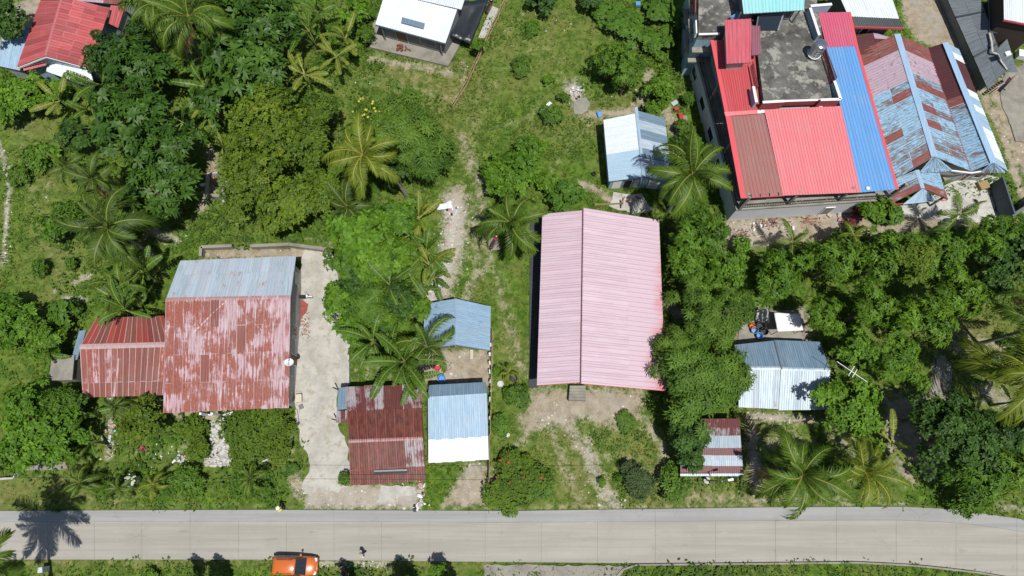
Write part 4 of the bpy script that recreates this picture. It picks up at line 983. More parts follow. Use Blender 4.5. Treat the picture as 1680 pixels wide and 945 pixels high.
grille((1346, 60, 8.4), (1369, 132, 8.4), 7.5, 8.6); grille((1349, 72, 8.0), (1371, 130, 8.0), 7.4, 8.3, mat=M_RAIL); grille((1236, 102, 8.4), (1244, 142, 8.4), 7.5, 8.4, n=24)
# roofs
def rib_roof(q, mat, nc, trim=None, nr=1, rib=.3, name='roof'):
    mb = MB(); deck(mb, q); r_ = mb.build(name, M_STEEL, h); sheets(r_, q, nc, nr, mat, rib=rib, h=.04); return r_
q = Q((1170, 67, 7.35), (1236, 62, 7.35), (1247, 187, 7.0), (1196, 190, 7.0)); r1 = rib_roof(q, M_REDSHADE, 5)
q = Q((1197, 191, 6.98), (1254, 187, 6.98), (1285, 321, 6.6), (1222, 324, 6.6)); r2 = rib_roof(q, M_MAROON, 5)
q2 = Q((1254, 180, 7.02), (1380, 174, 7.02), (1412, 316, 6.6), (1285, 321, 6.6)); r3 = rib_roof(q2, M_REDNEW, 9)
q3 = Q((1356, 78, 7.3), (1404, 76, 7.3), (1470, 311, 6.6), (1412, 316, 6.6)); r4 = rib_roof(q3, M_SKYROOF, 5)
q4 = Q((1342, 21, 7.5), (1392, 20, 7.5), (1404, 76, 7.32), (1356, 78, 7.32)); r5 = rib_roof(q4, M_ROSE, 4)
q5 = Q((1190, 191, 7.03), (1254, 186, 7.03), (1256, 180, 7.05), (1188, 184, 7.05)); link('flashing', sheet_mesh(q5[3], q5[2], q5[1], q5[0], 9, .01, .05, parent_origin(r2), 'flashing'), r2, M_REDNEW)
def trim(a, b, w, mat, r_):
    a, b = V3(a), V3(b); MB().bar(a, b, w, .12).build('trim_flashing', mat, r_)
trim((1168, 66, 7.34), (1193, 191, 7.0), .36, M_REDTRIM, r1); trim((1194, 190, 7.0), (1219, 325, 6.62), .5, M_REDTRIM, r2); trim((1393, 20, 7.5), (1405, 76, 7.33), .3, M_REDTRIM, r5); trim((1405, 76, 7.33), (1472, 311, 6.62), .3, M_REDTRIM, r4)
trim((1217, 325, 6.55), (1286, 321, 6.55), .1, M_REDTRIM, r2)
for k in range(4):            # small brackets along the maroon eave
    p = V3((1232 + 15 * k, 322 - k, 6.6)); MB().box((p.x, p.y, 6.7), (.05, .3, .3)).build('bracket', M_STEEL, r2)
for u, v in ((1346, 173), (1424, 309), (1245, 184), (1251, 183)):
    z = 6.75 if v > 300 else 7.15
    p = V3((u, v, z)); MB().box((p.x, p.y, z), (.35, .3, .12)).build('gutter_box', M_WHITE, h)
p = V3((1326, 47, 7.45)); MB().box((1 and p.x, p.y, 7.5), (.01, .01, .01))
# stair head with its small red roof
sh = world_poly([(1196, 100, 7.0), (1228, 98, 7.0), (1226, 44, 7.0), (1192, 46, 7.0)])
q = Q((1189, 33, 9.3), (1232, 31, 9.3), (1232, 103, 9.0), (1192, 105, 9.0)); s2 = inset_poly(q, .45); MB().prism([(p.x, p.y) for p in s2], 6.8, 8.85).build('stair_head_wall', M_WALL, h); r6 = rib_roof(q, metal('rose_rib_sheet', S(226, 104, 118), S(210, 92, 108), rvar=.06), 6)
q = Q((1232, 42, 8.8), (1247, 43, 8.8), (1248, 90, 8.6), (1233, 91, 8.6)); rib_roof(q, metal('dusty_maroon_sheet', S(162, 106, 122), S(156, 100, 116), rvar=.03), 2)
# turquoise roofed shelter on the deck
q = Q((1213, -36, 10.2), (1322, -38, 10.2), (1319, 17, 9.9), (1220, 23, 9.9)); r7 = rib_roof(q, M_TURQ, 9)
s2 = inset_poly(q, .6); MB().prism([(p.x, p.y) for p in s2], DZ, 9.6).build('shelter_wall', M_WALL_GREY, h)
for t0, t1 in ((.08, .3), (.36, .62), (.68, .94)): opening(h, s2[3], s2[2], t0, t1, 8.0, 9.3, 'window', M_GLASS, M_STEEL)
for k in (2, 3): MB().box((q[k].x * .99, q[k].y + .2, 8.75), (.12, .12, 2.2)).build('shelter_post', M_STEEL, h)
lean = Q((1198, 27, 8.3), (1212, 19, 8.5), (1217, 31, 7.8), (1200, 34, 7.7)); MB().add(lean + [p - Vector((0, 0, .04)) for p in lean], [(0, 1, 2, 3), (7, 6, 5, 4), (0, 4, 5, 1), (1, 5, 6, 2), (2, 6, 7, 3), (3, 7, 4, 0)])
tag(MB().add(lean + [p - Vector((0, 0, .04)) for p in lean], [(0, 1, 2, 3), (7, 6, 5, 4), (0, 4, 5, 1), (1, 5, 6, 2), (2, 6, 7, 3), (3, 7, 4, 0)]).build('blue_board', plain('blue_board_paint', S(130, 170, 226), .5)), 'pale blue board leaning beside the small red roof on the deck', 'board')
pn = Q((1244, 26, 8.9), (1286, 21, 8.9), (1276, 50, 7.75), (1240, 50, 7.75))
mb = MB(); deck(mb, pn, 0, .08); a2 = mb.build('solar_board', M_GLASS, None); tag(a2, 'dark framed panel leaning under the turquoise roof on the deck', 'panel')
for a, b in ((pn[0], pn[3]), (pn[1], pn[2]), (pn[0], pn[1])): MB().bar(a + Vector((0, 0, .03)), b + Vector((0, 0, .03)), .14, .06).build('panel_frame', M_STEEL, a2)
# water tank on the deck
t = house('water_tank', 'shiny steel cylindrical water tank on a stand on the roof deck', 'water tank', (1335, 90)); tb = V3((1333, 92, DZ)); t.location = tb
M_SHINY = plain('shiny_steel', (0.55, 0.57, 0.58, 1), .22, metal=.9, var=.06)
m = MB().tube([tb + Vector((0, 0, .45)), tb + Vector((0, 0, 2.1))], .62, 20); m.build('tank_body', M_SHINY, t, smooth=False)
MB().ball(tb + Vector((0, 0, 2.1)), .62, 20, 4, sq=(1, 1, .25), half=True).build('tank_lid', M_SHINY, t, smooth=True)
for z in (.9, 1.3, 1.7): MB().tube([tb + Vector((0, 0, z - .03)), tb + Vector((0, 0, z + .03))], .645, 20).build('hoop', M_SHINY, t)
for k in range(4):
    a = k * math.pi / 2 + .4; MB().bar(tb + Vector((.75 * math.cos(a), .75 * math.sin(a), 0)), tb + Vector((.6 * math.cos(a), .6 * math.sin(a), .5)), .06).build('leg', M_STEEL, t)
m = MB()
for k in range(12): a, b = k * math.pi / 6, (k + 1) * math.pi / 6; m.bar(tb + Vector((.68 * math.cos(a), .68 * math.sin(a), .42)), tb + Vector((.68 * math.cos(b), .68 * math.sin(b), .42)), .06)
m.build('ring', M_WHITE, t)
# debris on the deck
M_LICHEN = plain('pale_lichen_debris', (0.5, 0.48, 0.44, 1), .9)
m = MB()
for k in range(70):
    p = V3((rnd.choice((rnd.uniform(1262, 1340), rnd.uniform(1152, 1184))), rnd.uniform(6, 155), DZ))
    uu = 0
    m.box((p.x, p.y, DZ + .01), (rnd.uniform(.05, .25), rnd.uniform(.05, .2), .03), rnd.uniform(0, 3))
pts_ok = m

# ---------------------------------------------------------------- white roofed neighbour with a shade-dark eave, top right
h = house('white_roof_building', 'white roofed building with a shade-dark eave strip and red fascia behind the blue roof', 'building', (1420, 10))
q = Q((1362, -40, 6.3), (1452, -36, 6.3), (1475, 31, 6.0), (1392, 27, 6.0)); qb = Q((1392, 27, 5.98), (1476, 31, 5.98), (1482, 46, 5.5), (1399, 44, 5.5))
r = simple_roof(h, [q, qb]); sheets(r, q, 7, 1, M_WHITEROOF); sheets(r, qb, 7, 1, metal('shade_side_sheet', S(52, 62, 70), S(44, 52, 60), rvar=.05), rib=.2)  # eave skirt: shade of this side is put into the dark sheet colour
MB().bar(qb[3] - Vector((0, .04, .05)), qb[2] - Vector((0, .04, .05)), .06, .3).build('fascia', M_REDTRIM, r)
fp = walls(h, [q[0], q[1], qb[2], qb[3]], .7, M_WALL_GREY); footprint(fp); opening(h, fp[3], fp[2], .3, .5, 3, 4.4, 'window', M_GLASS, M_WHITE)
h = house('maroon_rust_shed', 'little dark maroon roof with silver patches behind the mottled blue roof', 'shed', (1430, 70))
q = Q((1432, 53, 4.1), (1440, 84, 4.1), (1408, 92, 3.6), (1402, 58, 3.6)); q2 = Q((1432, 53, 4.1), (1440, 84, 4.1), (1470, 72, 3.6), (1462, 62, 3.6))
r = simple_roof(h, [q, q2]); sheets(r, q, 3, 1, [M_DARKMAROON, M_DARKMAROON, M_RUSTMIX]); sheets(r, q2, 3, 1, [M_FLAKE_MIX, M_DARKMAROON]); fp = walls(h, [q[0], q2[3], q2[2], q[1], q[2], q[3]], .3, M_WALL); footprint(fp)

# ---------------------------------------------------------------- mottled blue and rust double gable house
h = house('mottled_roof_house', 'double gable house with flaking pale blue and rusted roofs right of the blue roof', 'house', (1530, 190))
ra, rb_ = (1472, 56, 4.8), (1533, 257, 4.8); va, vb = (1522, 79, 3.5), (1593, 281, 3.5); r2a, r2b = (1551, 70, 4.6), (1630, 267, 4.6)
ea, eb = (1400, 88, 3.4), (1468, 300, 3.4); fa, fb = (1573, 81, 3.5), (1653, 281, 3.5)
L1 = Q(ra, rb_, (1512, 282, 3.45), ea); R1 = Q(ra, rb_, vb, va); L2 = Q(r2a, r2b, vb, va); R2 = Q(r2a, r2b, fb, fa)
L1[2] = V3((1466, 296, 3.4))
r = simple_roof(h, [L1, R1, L2, R2])
sheets(r, L1, 16, 2, lambda i, j: M_FLAKE_RUST if i < 2 else (M_FLAKE_MIX if i < 6 else (M_FLAKE_RUST if rnd.random() < .08 else M_FLAKE_BLUE)))
sheets(r, R1, 16, 2, lambda i, j: M_FLAKE_RUST if i < 2 or (i == 9 and j == 0) else (M_FLAKE_MIX if i < 5 else (M_FLAKE_RUST if i == 6 or rnd.random() < .1 else M_FLAKE_BLUE)))
sheets(r, L2, 16, 1, lambda i, j: M_DARKMAROON if i < 7 else (M_FLAKE_RUST if i == 7 else M_FLAKE_BLUE))
sheets(r, R2, 16, 1, lambda i, j: M_BLUE if i in (0,) else (M_WHITEROOF if i == 1 else (M_DARKMAROON if i < 6 else (M_WHITEROOF if rnd.random() < .45 else M_BLUE))))
M_CAPB = metal('pale_blue_cap', S(172, 206, 236), S(158, 194, 228), rvar=.05)
for a, b in ((ra, rb_), (r2a, r2b)): cap(r, V3(a), V3(b), .34, M_CAPB)
cap(r, V3(va), V3(vb), .1, M_RUSTDARK, 'valley_gutter', drop=-.03, lift=.05)
for ap_, l_, r_ in ((rb_, (1511, 283, 3.45), (1561, 280, 3.45)), (r2b, (1611, 283, 3.45), (1648, 283, 3.45))):
    A = V3(ap_); Bq = A + Vector((.06, 0, 0)); tri = [A - Vector((.06, 0, 0)), Bq, V3(r_), V3(l_)]
    sheets(r, [p + Vector((0, -.05, .06)) for p in tri], 3, 1, M_FLAKE_BLUE, name='hip_sheet'); cap(r, A, V3(l_), .14, M_CAPB, 'hip_cap'); cap(r, A, V3(r_), .14, M_CAPB, 'hip_cap')
for a, b in (((1560, 280, 3.4), (1593, 284, 3.4)), ((1593, 284, 3.4), (1620, 280, 3.4))): MB().bar(V3(a), V3(b), .14, .18).build('gutter', M_WHITE, r)
fp = inset_poly([L1[3], R1[0], R1[3], L2[0], R2[3], R2[2], L2[2], L1[1], L1[2]], .5); footprint([fp[0], fp[4], fp[5], fp[8]]); MB().prism([(p.x, p.y) for p in fp], -.15, 3.1).build('wall', M_WALL, h)
opening(h, fp[6], fp[5], .2, .4, .05, 2.1, 'door', M_WOOD, M_WHITE, handle=True); opening(h, fp[6], fp[5], .55, .8, .9, 2.1, 'window', M_GLASS, M_WHITE)
A, Bq = (1504, 279, 3.5), (1514, 309, 3.5)
pl, pr = Q(A, Bq, (1461, 335, 2.75), (1452, 300, 2.75)), Q(A, Bq, (1555, 327, 2.75), (1540, 282, 2.75))
mb = MB(); deck(mb, pl); deck(mb, pr); pr_ = mb.build('porch_roof', M_WOOD, h); sheets(pr_, pl, 3, 2, [M_FLAKE_BLUE, M_FLAKE_BLUE, M_FLAKE_RUST]); sheets(pr_, pr, 3, 2, [M_FLAKE_BLUE, M_FLAKE_BLUE, M_FLAKE_RUST])
cap(pr_, V3(A), V3(Bq), .22, M_CAPB); A3 = V3(Bq); tri = [A3 - Vector((.05, 0, 0)), A3 + Vector((.05, 0, 0)), V3((1538, 330, 2.7)), V3((1480, 336, 2.7))]
sheets(pr_, [p + Vector((0, 0, .07)) for p in tri], 3, 1, M_BLUE, name='hip_sheet')
for a, b in ((pl[2], pr[2]), (pr[2], pr[3])): MB().bar(a - Vector((0, .03, .1)), b - Vector((0, .03, .1)), .05, .15).build('fascia', M_REDTRIM if a is pl[2] else M_RUSTDARK, pr_)
for p in (pl[2], pr[2]): MB().box((p.x * .995, p.y + .35, 1.25), (.18, .18, 2.6)).build('porch_post', M_CONC, h)
m = MB(); a, b = V3((1464, 338, 0)), V3((1522, 333, 0))
for z in (.1, .5, .9): m.bar(a + Vector((0, 0, z)), b + Vector((0, 0, z)), .06)
for k in range(22): p = a.lerp(b, k / 21); m.bar(p, p + Vector((0, 0, .9)), .03)
m.build('railing', M_RAIL, h)

# ---------------------------------------------------------------- long grey shed along the lane
h = house('long_grey_shed', 'long grey corrugated shed with a broken ridge along the lane at top right', 'shed', (1625, 60))
L = Q((1600, -24, 2.5), (1651, 116, 2.5), (1621, 147, 1.5), (1544, -24, 1.5)); R_ = Q((1634, 82, 2.45), (1653, 119, 2.45), (1669, 119, 1.9), (1652, 64, 1.9))
r = simple_roof(h, [L]); mb = MB()
sheets(r, L, 6, 2, M_GREYROOF, rib=.25); sheets(r, R_, 4, 1, M_GREYROOF, rib=.25)
for t in (.32, .7): a, b = L[0].lerp(L[1], t), L[3].lerp(L[2], t); MB().bar(a + Vector((0, 0, .1)), b + Vector((0, 0, .1)), .22, .07).build('seam_board', M_RAIL, r)
prev = None
for k, (u, v) in enumerate(((1623, 54), (1627, 70), (1628, 86), (1637, 89), (1642, 100), (1652, 114))):
    p = V3((u, v, 2.62)); 
    if prev is not None: MB().bar(prev, p, .2, .1).build('broken_edge', M_CONC_PALE, r)
    prev = p
fp = inset_poly([L[3], L[0], L[1], L[2]], .35); MB().prism([(p.x, p.y) for p in fp[::-1]], -.1, 0, top=[p.z - .2 for p in fp[::-1]]).build('wall', M_WALL_GREY, h); footprint(fp)
a, b = V3((1627, 147, 1.3)), V3((1664, 122, 1.6))
m = 9
M_REDPL, M_WHPL = plain('red_plank', S(140, 48, 52), .7), plain('white_plank', S(190, 186, 182), .7)
for k in range(m):
    p, q = a.lerp(b, k / m), a.lerp(b, (k + .8) / m); c = (p + q) / 2; MB().bar(p + Vector((.1, -.15, -.35)), q + Vector((.1, -.15, -.35)), .08, .8).build('plank', M_REDPL if k in (0, 1, 5, 6, 7, 8) else M_WHPL, h)
a, b = V3((1648, 147, .7)), V3((1670, 124, .9)); MB().bar(a, b, .3, .2).build('beam', M_CONC, h)
h = house('brown_shelter', 'brown steel framed shelter with a white roof in the top right corner', 'shelter', (1665, 40))
q = Q((1646, -30, 5.4), (1720, -30, 5.4), (1720, 46, 5.1), (1647, 32, 5.1)); r = simple_roof(h, [q]); sheets(r, q, 7, 1, M_WHITEROOF); MB().bar(q[3] - Vector((0, .03, .12)), q[2] - Vector((0, .03, .12)), .06, .2).build('fascia', M_REDTRIM, r)
f2 = inset_poly(q, .3); MB().prism([(p.x, p.y) for p in f2[::-1]], -.1, 4.9).build('wall', plain('brown_board', (0.05, 0.035, 0.03, 1), .8), h); footprint(f2)
fr = [V3((1622, 0, 2.6)), V3((1624, 52, 2.6)), V3((1655, 56, 2.6)), V3((1652, 2, 2.6))]
for a, b in ((fr[0], fr[1]), (fr[1], fr[2]), (fr[0], fr[3]), (fr[1], fr[3])): MB().bar(a, b, .09, .12).build('frame_bar', M_STEEL, h)
for p in fr: MB().box((p.x, p.y, 1.3), (.1, .1, 2.6)).build('post', M_STEEL, h)

# ---------------------------------------------------------------- yard walls and fences
def wall_run(name, pts, hgt, th, mat, label, cat='wall', coping=None, group=None):
    o = None; w = [P(*p) for p in pts]
    o = empty(name, w[0], label, cat, group)
    for a, b in zip(w[:-1], w[1:]):
        L = (b - a).length; k = max(1, round(L / 2.4))
        for i in range(k):
            p, q = a.lerp(b, i / k), a.lerp(b, (i + 1) / k); s = (q - p).normalized() * .012
            MB().bar(p + s + Vector((0, 0, hgt / 2 - .06)), q - s + Vector((0, 0, hgt / 2 - .06)), th, hgt + .12).build('wall_panel', mat, o)
            if coping: MB().bar(p + Vector((0, 0, hgt + .03)), q + Vector((0, 0, hgt + .03)), th + .1, .06).build('coping', coping, o)
    return o
wall_run('garden_wall', [(334, 424), (335, 409), (385, 407)], .8, .22, M_CONC, 'low grey garden wall with a corner behind the rusty house roof', coping=M_CONC)
wall_run('garden_wall', [(415, 408), (478, 405), (545, 414)], .9, .24, M_CONC, 'long low weathered garden wall above the driveway', coping=M_CONC)
wall_run('drive_wall', [(573, 583), (573, 632)], .5, .2, M_CONC_PALE, 'short pale kerb wall between the driveway and the banana grass')
wall_run('garden_step_wall', [(0, 786), (26, 784), (36, 768)], .4, .2, M_CONC_PALE, 'low pale kerb wall with a corner left of the garden path')
wall_run('drive_kerb_wall', [(487, 672), (490, 690), (470, 742), (425, 760)], .3, .16, M_CONC_PALE, 'narrow pale edging curving round the mossy mound by the driveway')
wall_run('courtyard_wall', [(1622, 304), (1641, 363)], 2.3, .16, plain('blue_grey_wall', S(92, 104, 116), .8, scale=1.2, var=.2), 'tall blue grey wall closing the courtyard on the right')
wall_run('gate_wall', [(1641, 364), (1690, 332)], 1.9, .3, M_STEEL, 'dark gate wall running up to the right edge below the courtyard')
wall_run('ruin_wall', [(341, 322), (343, 288), (361, 287)], .6, .16, M_CONC_PALE, 'small roofless block enclosure in the clearing left of the olive tree'); wall_run('ruin_wall', [(341, 324), (364, 325)], .7, .3, M_CONC, 'broad front block of the small ruined enclosure'); wall_run('ruin_wall', [(330, 305), (342, 303)], .4, .12, M_WHITE, 'thin white bar beside the ruined block enclosure')
def bamboo_fence(name, pts, label, hgt=1.3, slats=30, rails=(.35, .75, 1.15), mat=M_BAMBOO, lean=.5, seed=1):
    q = random.Random(seed); w = [P(*p) for p in pts]; o = empty(name, w[0], label, 'fence')
    for a, b in zip(w[:-1], w[1:]):
        L = (b - a).length; d = (b - a).normalized(); n = Vector((-d.y, d.x, 0)); k = max(1, round(L / 2.2))
        for i in range(k + 1):
            p = a.lerp(b, i / k); MB().tube([p, p + Vector((q.uniform(-.08, .08), q.uniform(-.08, .08), hgt + .15))], .045, 6).build('post', mat, o)
        for z in rails:
            for i in range(max(1, k // 2)):
                p, e = a.lerp(b, i / max(1, k // 2)), a.lerp(b, (i + 1) / max(1, k // 2)); f = n * q.uniform(-.1, .1)
                MB().tube([p + f + Vector((0, 0, z + q.uniform(-.1, .1))), e + f * .4 + Vector((0, 0, z + q.uniform(-.1, .1)))], .035, 5).build('rail', mat, o)
        for i in range(int(slats * L / 12)):
            p = a.lerp(b, q.random()); s = d * q.uniform(-lean, lean) * 2.2 + n * q.uniform(-.25, .25)
            MB().tube([p + Vector((0, 0, .05)), p + s + Vector((0, 0, hgt * q.uniform(.5, 1.0)))], .028, 5).build('slat', mat, o)
    return o
bamboo_fence('bamboo_fence', [(743, 180), (768, 140), (790, 90), (808, 48), (836, -8)], 'long leaning bamboo fence climbing from the lawn past the black tarpaulin', slats=46)
bamboo_fence('bamboo_fence', [(808, 545), (806, 640), (803, 790)], 'thin bamboo boundary fence between the sandy yard and the pink roof house', hgt=1.1, slats=16, lean=.25, seed=5)
bamboo_fence('slat_fence', [(1655, 365), (1690, 385)], 'close bamboo slat fence below the gate wall at the right edge', hgt=1.2, slats=60, lean=.05, seed=9)
bamboo_fence('bamboo_rail_fence', [(975, 338), (1020, 336), (1022, 328)], 'low bamboo rail above the pink roof', hgt=.6, slats=4, rails=(.3, .5), seed=11)
bamboo_fence('shed_back_fence', [(1213, 688), (1246, 690)], 'row of dark stakes behind the striped shed', hgt=.5, slats=10, lean=.05, seed=13, rails=(.3,), mat=M_WOOD)
# ---------------------------------------------------------------- vegetation
def unit(v): return v / np.maximum(np.linalg.norm(v, axis=1, keepdims=True), 1e-9)
def crown_mesh(name, R, H, nclump, nros, k, L, W, seed, clump=(.28, .42), elev=(.0, .8), droop=.25, fill=.82):
    """leaf rosettes spread over clumps that fill an uneven ellipsoid (half height H, radius R)"""
    g = np.random.default_rng(seed)
    d = unit(g.normal(size=(nclump, 3))); d[:, 2] = np.where(d[:, 2] < -.25, -d[:, 2], d[:, 2])
    r = fill * g.uniform(.35, 1.0, nclump) ** .45
    lob = 1 + .24 * np.sin(3 * np.arctan2(d[:, 1], d[:, 0]) + g.uniform(0, 6)) + .15 * np.sin(5 * np.arctan2(d[:, 1], d[:, 0]) + g.uniform(0, 6))
    rc = g.uniform(clump[0], clump[1], nclump) * R
    c = d * r[:, None] * np.array([R, R, H]) * lob[:, None]
    c *= np.maximum(0, 1 - .55 * rc / R)[:, None]
    c *= g.uniform(.72, 1.22, nclump)[:, None]; c[:, 2] += g.normal(0, .12, nclump) * H
    w = rc ** 2; ci = g.choice(nclump, nros, p=w / w.sum())
    e = unit(g.normal(size=(nros, 3))); flip = (e[:, 2] < 0) & (g.random(nros) < .75); e[flip, 2] *= -1
    zs = H / R if H < R else 1.0
    p = c[ci] + e * (rc[ci] * g.uniform(.72, 1.06, nros))[:, None] * np.array([1, 1, max(zs, .75)])
    out = unit(e + .55 * np.array([0, 0, 1]) + .5 * unit(p))
    ref = unit(g.normal(size=(nros, 3))); t1 = unit(np.cross(out, ref)); t2 = np.cross(out, t1)
    ct = g.random(nclump)[ci]; rt = g.random(nros)
    V, T = [], []
    for i in range(k):
        a = 2 * np.pi * i / k + g.uniform(-.4, .4, nros); el = g.uniform(elev[0], elev[1], nros)
        dr = (t1 * np.cos(a)[:, None] + t2 * np.sin(a)[:, None]) * np.cos(el)[:, None] + out * np.sin(el)[:, None]
        sd = unit(np.cross(dr, out)); l = L * g.uniform(.7, 1.25, nros); wd = W * g.uniform(.8, 1.2, nros)
        up = np.cross(sd, dr)
        b = p; mid = p + dr * (l * .5)[:, None] + up * (.06 * l)[:, None]; tip = p + dr * l[:, None]; tip[:, 2] -= droop * l
        V.append(np.stack([b, mid + sd * wd[:, None] / 2, tip, mid - sd * wd[:, None] / 2], 1))
        tn = np.clip(.42 * ct + .36 * rt + .22 * g.random(nros), 0, 1); T.append(np.repeat(tn[:, None], 4, 1))
    V = np.concatenate(V).reshape(-1, 3); T = np.concatenate(T).ravel(); n = len(V) // 4
    return np_mesh(name, V, np.arange(n * 4).reshape(n, 4), {'tone': T})

SPEC = {  # leaf length, width, leaves per rosette, (dark, light), clump size, elevation, droop, translucency, roughness
 'breadfruit': dict(L=.80, W=.32, k=7, col=((0.014, 0.044, 0.006), (0.076, 0.176, 0.021)), clump=(.18, .30), elev=(.05, .7), droop=.25, rough=.40, dens=.62),
 'mango': dict(L=.42, W=.14, k=8, col=((.024, .066, .006), (.134, .268, .016)), clump=(.18, .31), elev=(-.1, .8), droop=.32, rough=.45, dens=.85),
 'bright': dict(L=.42, W=.25, k=5, col=((.028, .085, .006), (.142, .290, .018)), clump=(.17, .31), elev=(0, .9), droop=.22, rough=.48, dens=.85),
 'olive': dict(L=.36, W=.19, k=5, col=((.028, .068, .005), (.140, .222, .016)), clump=(.15, .27), elev=(0, .9), droop=.2, rough=.5, dens=.9, c=(.21, .13, .03), nc=dict(S=20, M=44, L=90)),
 'feather': dict(L=.62, W=.13, k=5, col=((.024, .064, .006), (.125, .232, .024)), clump=(.13, .25), elev=(-.1, .55), droop=.35, rough=.55, dens=1.0, nc=dict(S=22, M=46, L=96)),
 'dark': dict(L=.36, W=.22, k=5, col=((0.012, 0.039, 0.006), (0.061, 0.140, 0.019)), clump=(.16, .29), elev=(0, .9), droop=.22, rough=.45, dens=.9),
 'shrub': dict(L=.34, W=.16, k=5, col=((0.027, 0.074, 0.007), (0.099, 0.203, 0.017)), clump=(.20, .36), elev=(.1, 1.0), droop=.2, rough=.5, dens=.8),
 'moss': dict(L=.28, W=.15, k=5, col=((0.036, 0.081, 0.006), (0.114, 0.194, 0.011)), clump=(.18, .34), elev=(.2, 1.1), droop=.12, rough=.55, dens=.95, nc=dict(S=16, M=34, L=60)),
 'juniper': dict(L=.34, W=.08, k=6, col=((.045, .080, .026), (.115, .165, .065)), clump=(.2, .34), elev=(.2, 1.0), droop=.1, rough=.6, dens=1.0),
 'croton': dict(L=.30, W=.09, k=7, col=((.09, .012, .028), (.26, .045, .07)), clump=(.3, .45), elev=(.2, 1.0), droop=.3, rough=.45, dens=1.0),
 'vine': dict(L=.34, W=.26, k=4, col=((0.034, 0.097, 0.008), (0.095, 0.203, 0.019)), clump=(.18, .30), elev=(0, .5), droop=.15, rough=.5, dens=.85),
}
CLASS = {'S': (1.5, 1.3), 'M': (2.8, 2.2), 'L': (4.6, 3.2)}
for s_, d_ in SPEC.items():
    d_['mat'] = leafy(s_ + '_leaf', d_['col'][0], d_['col'][1], rough=d_['rough'], c=d_.get('c'))
    d_['trans'] = .25
CROWNS = {}
def crown_proto(sp, cl, var):
    key = (sp, cl, var)
    if key not in CROWNS:
        d = SPEC[sp]; R, H = CLASS[cl]
        area = 2 * math.pi * R * R * 1.45; n = int(area * 2.0 * d['dens'] / (d['k'] * d['L'] * d['W'] * .55))
        n = min(n, 5200); nc = d.get('nc', {'S': 13, 'M': 25, 'L': 46})[cl]
        sc = {'S': 1.25, 'M': 1.0, 'L': .72}[cl]
        me = crown_mesh('crown', R, H, nc, n, d['k'], d['L'], d['W'], hash((sp, cl)) % 1000 * 0 + sum(map(ord, sp)) * 7 + ord(cl) + 31 * var, (d['clump'][0] * sc, d['clump'][1] * sc), d['elev'], d['droop'])
        me.materials.append(d['mat']); CROWNS[key] = me
    return CROWNS[key]
def tree(sp, u, v, rpx, hgt, label, name='tree', cat='tree', group=None, flat=1.0, trunk=True, base=None, flowers=None):
    """crown centre seen at (u, v) with radius rpx; top about hgt above the land"""
    s0 = ppm(P(u, v, hgt * .7)); R = rpx / s0
    cl = 'S' if R < 2.0 else ('M' if R < 3.7 else 'L')
    R0, H0 = CLASS[cl]; var = rnd.randrange(2)
    hz = min(H0 * R / R0 * flat, hgt * .52)
    zc = hgt - hz
    c = P(u, v, zc)
    b = Vector((c.x, c.y, -.1)) if base is None else P(base[0], base[1], -.1)
    o = empty(name, (b.x, b.y, 0), label, cat, group)
    cr = link('crown', crown_proto(sp, cl, var), o); cr['kind'] = 'stuff'
    cr.location = (c.x - b.x, c.y - b.y, zc)
    f = R / R0 * (.89 if sp == 'mango' else 1.06)
    cr.scale = (f * rnd.uniform(.94, 1.06), f * rnd.uniform(.94, 1.06), hz / H0)
    cr.rotation_euler = (rnd.uniform(-.06, .06), rnd.uniform(-.06, .06), rnd.uniform(0, 6.28))
    if trunk:
        m = MB(); tr = max(.05, .045 * R + .02)
        top = Vector((c.x - b.x, c.y - b.y, zc + hz * .1)); mid = top * .45 + Vector((rnd.uniform(-.2, .2), rnd.uniform(-.2, .2), 0))
        m.tube([(0, 0, -.1), mid, top], [tr * 1.3, tr, tr * .5], 7)
        for k in range(5 if R > 1.2 else 3):
            a = rnd.uniform(0, 6.28); q = Vector((math.cos(a) * R * .62, math.sin(a) * R * .62, zc + hz * rnd.uniform(-.1, .45) )) + Vector((c.x - b.x, c.y - b.y, 0))
            s = mid.lerp(top, rnd.uniform(.1, .8)); m.tube([s, s.lerp(q, .55) + Vector((0, 0, R * .1)), q], [tr * .5, tr * .34, tr * .12], 5)
        link('trunk', m.mesh('trunk'), o, M_BARK)
    if flowers:
        m = MB()
        for k in range(flowers[1]):
            a, q = rnd.uniform(0, 6.28), rnd.uniform(.1, .9); x, y = math.cos(a) * q * R, math.sin(a) * q * R
            m.ball((x + c.x - b.x, y + c.y - b.y, zc + hz * math.sqrt(max(.05, 1 - q * q)) * .98 + .05), rnd.uniform(.09, .17), 6, 3)
        fl = link('flowers', m.mesh('flowers'), o, flowers[0]); fl['kind'] = 'stuff'
    return o
M_REDFLOWER = plain('red_flower', (0.55, 0.03, 0.05, 1), .6)
M_YELLOWFLOWER = plain('yellow_flower', (0.45, 0.42, 0.04, 1), .6)
M_WHITEFLOWER = plain('white_leaf', (0.5, 0.56, 0.42, 1), .6)

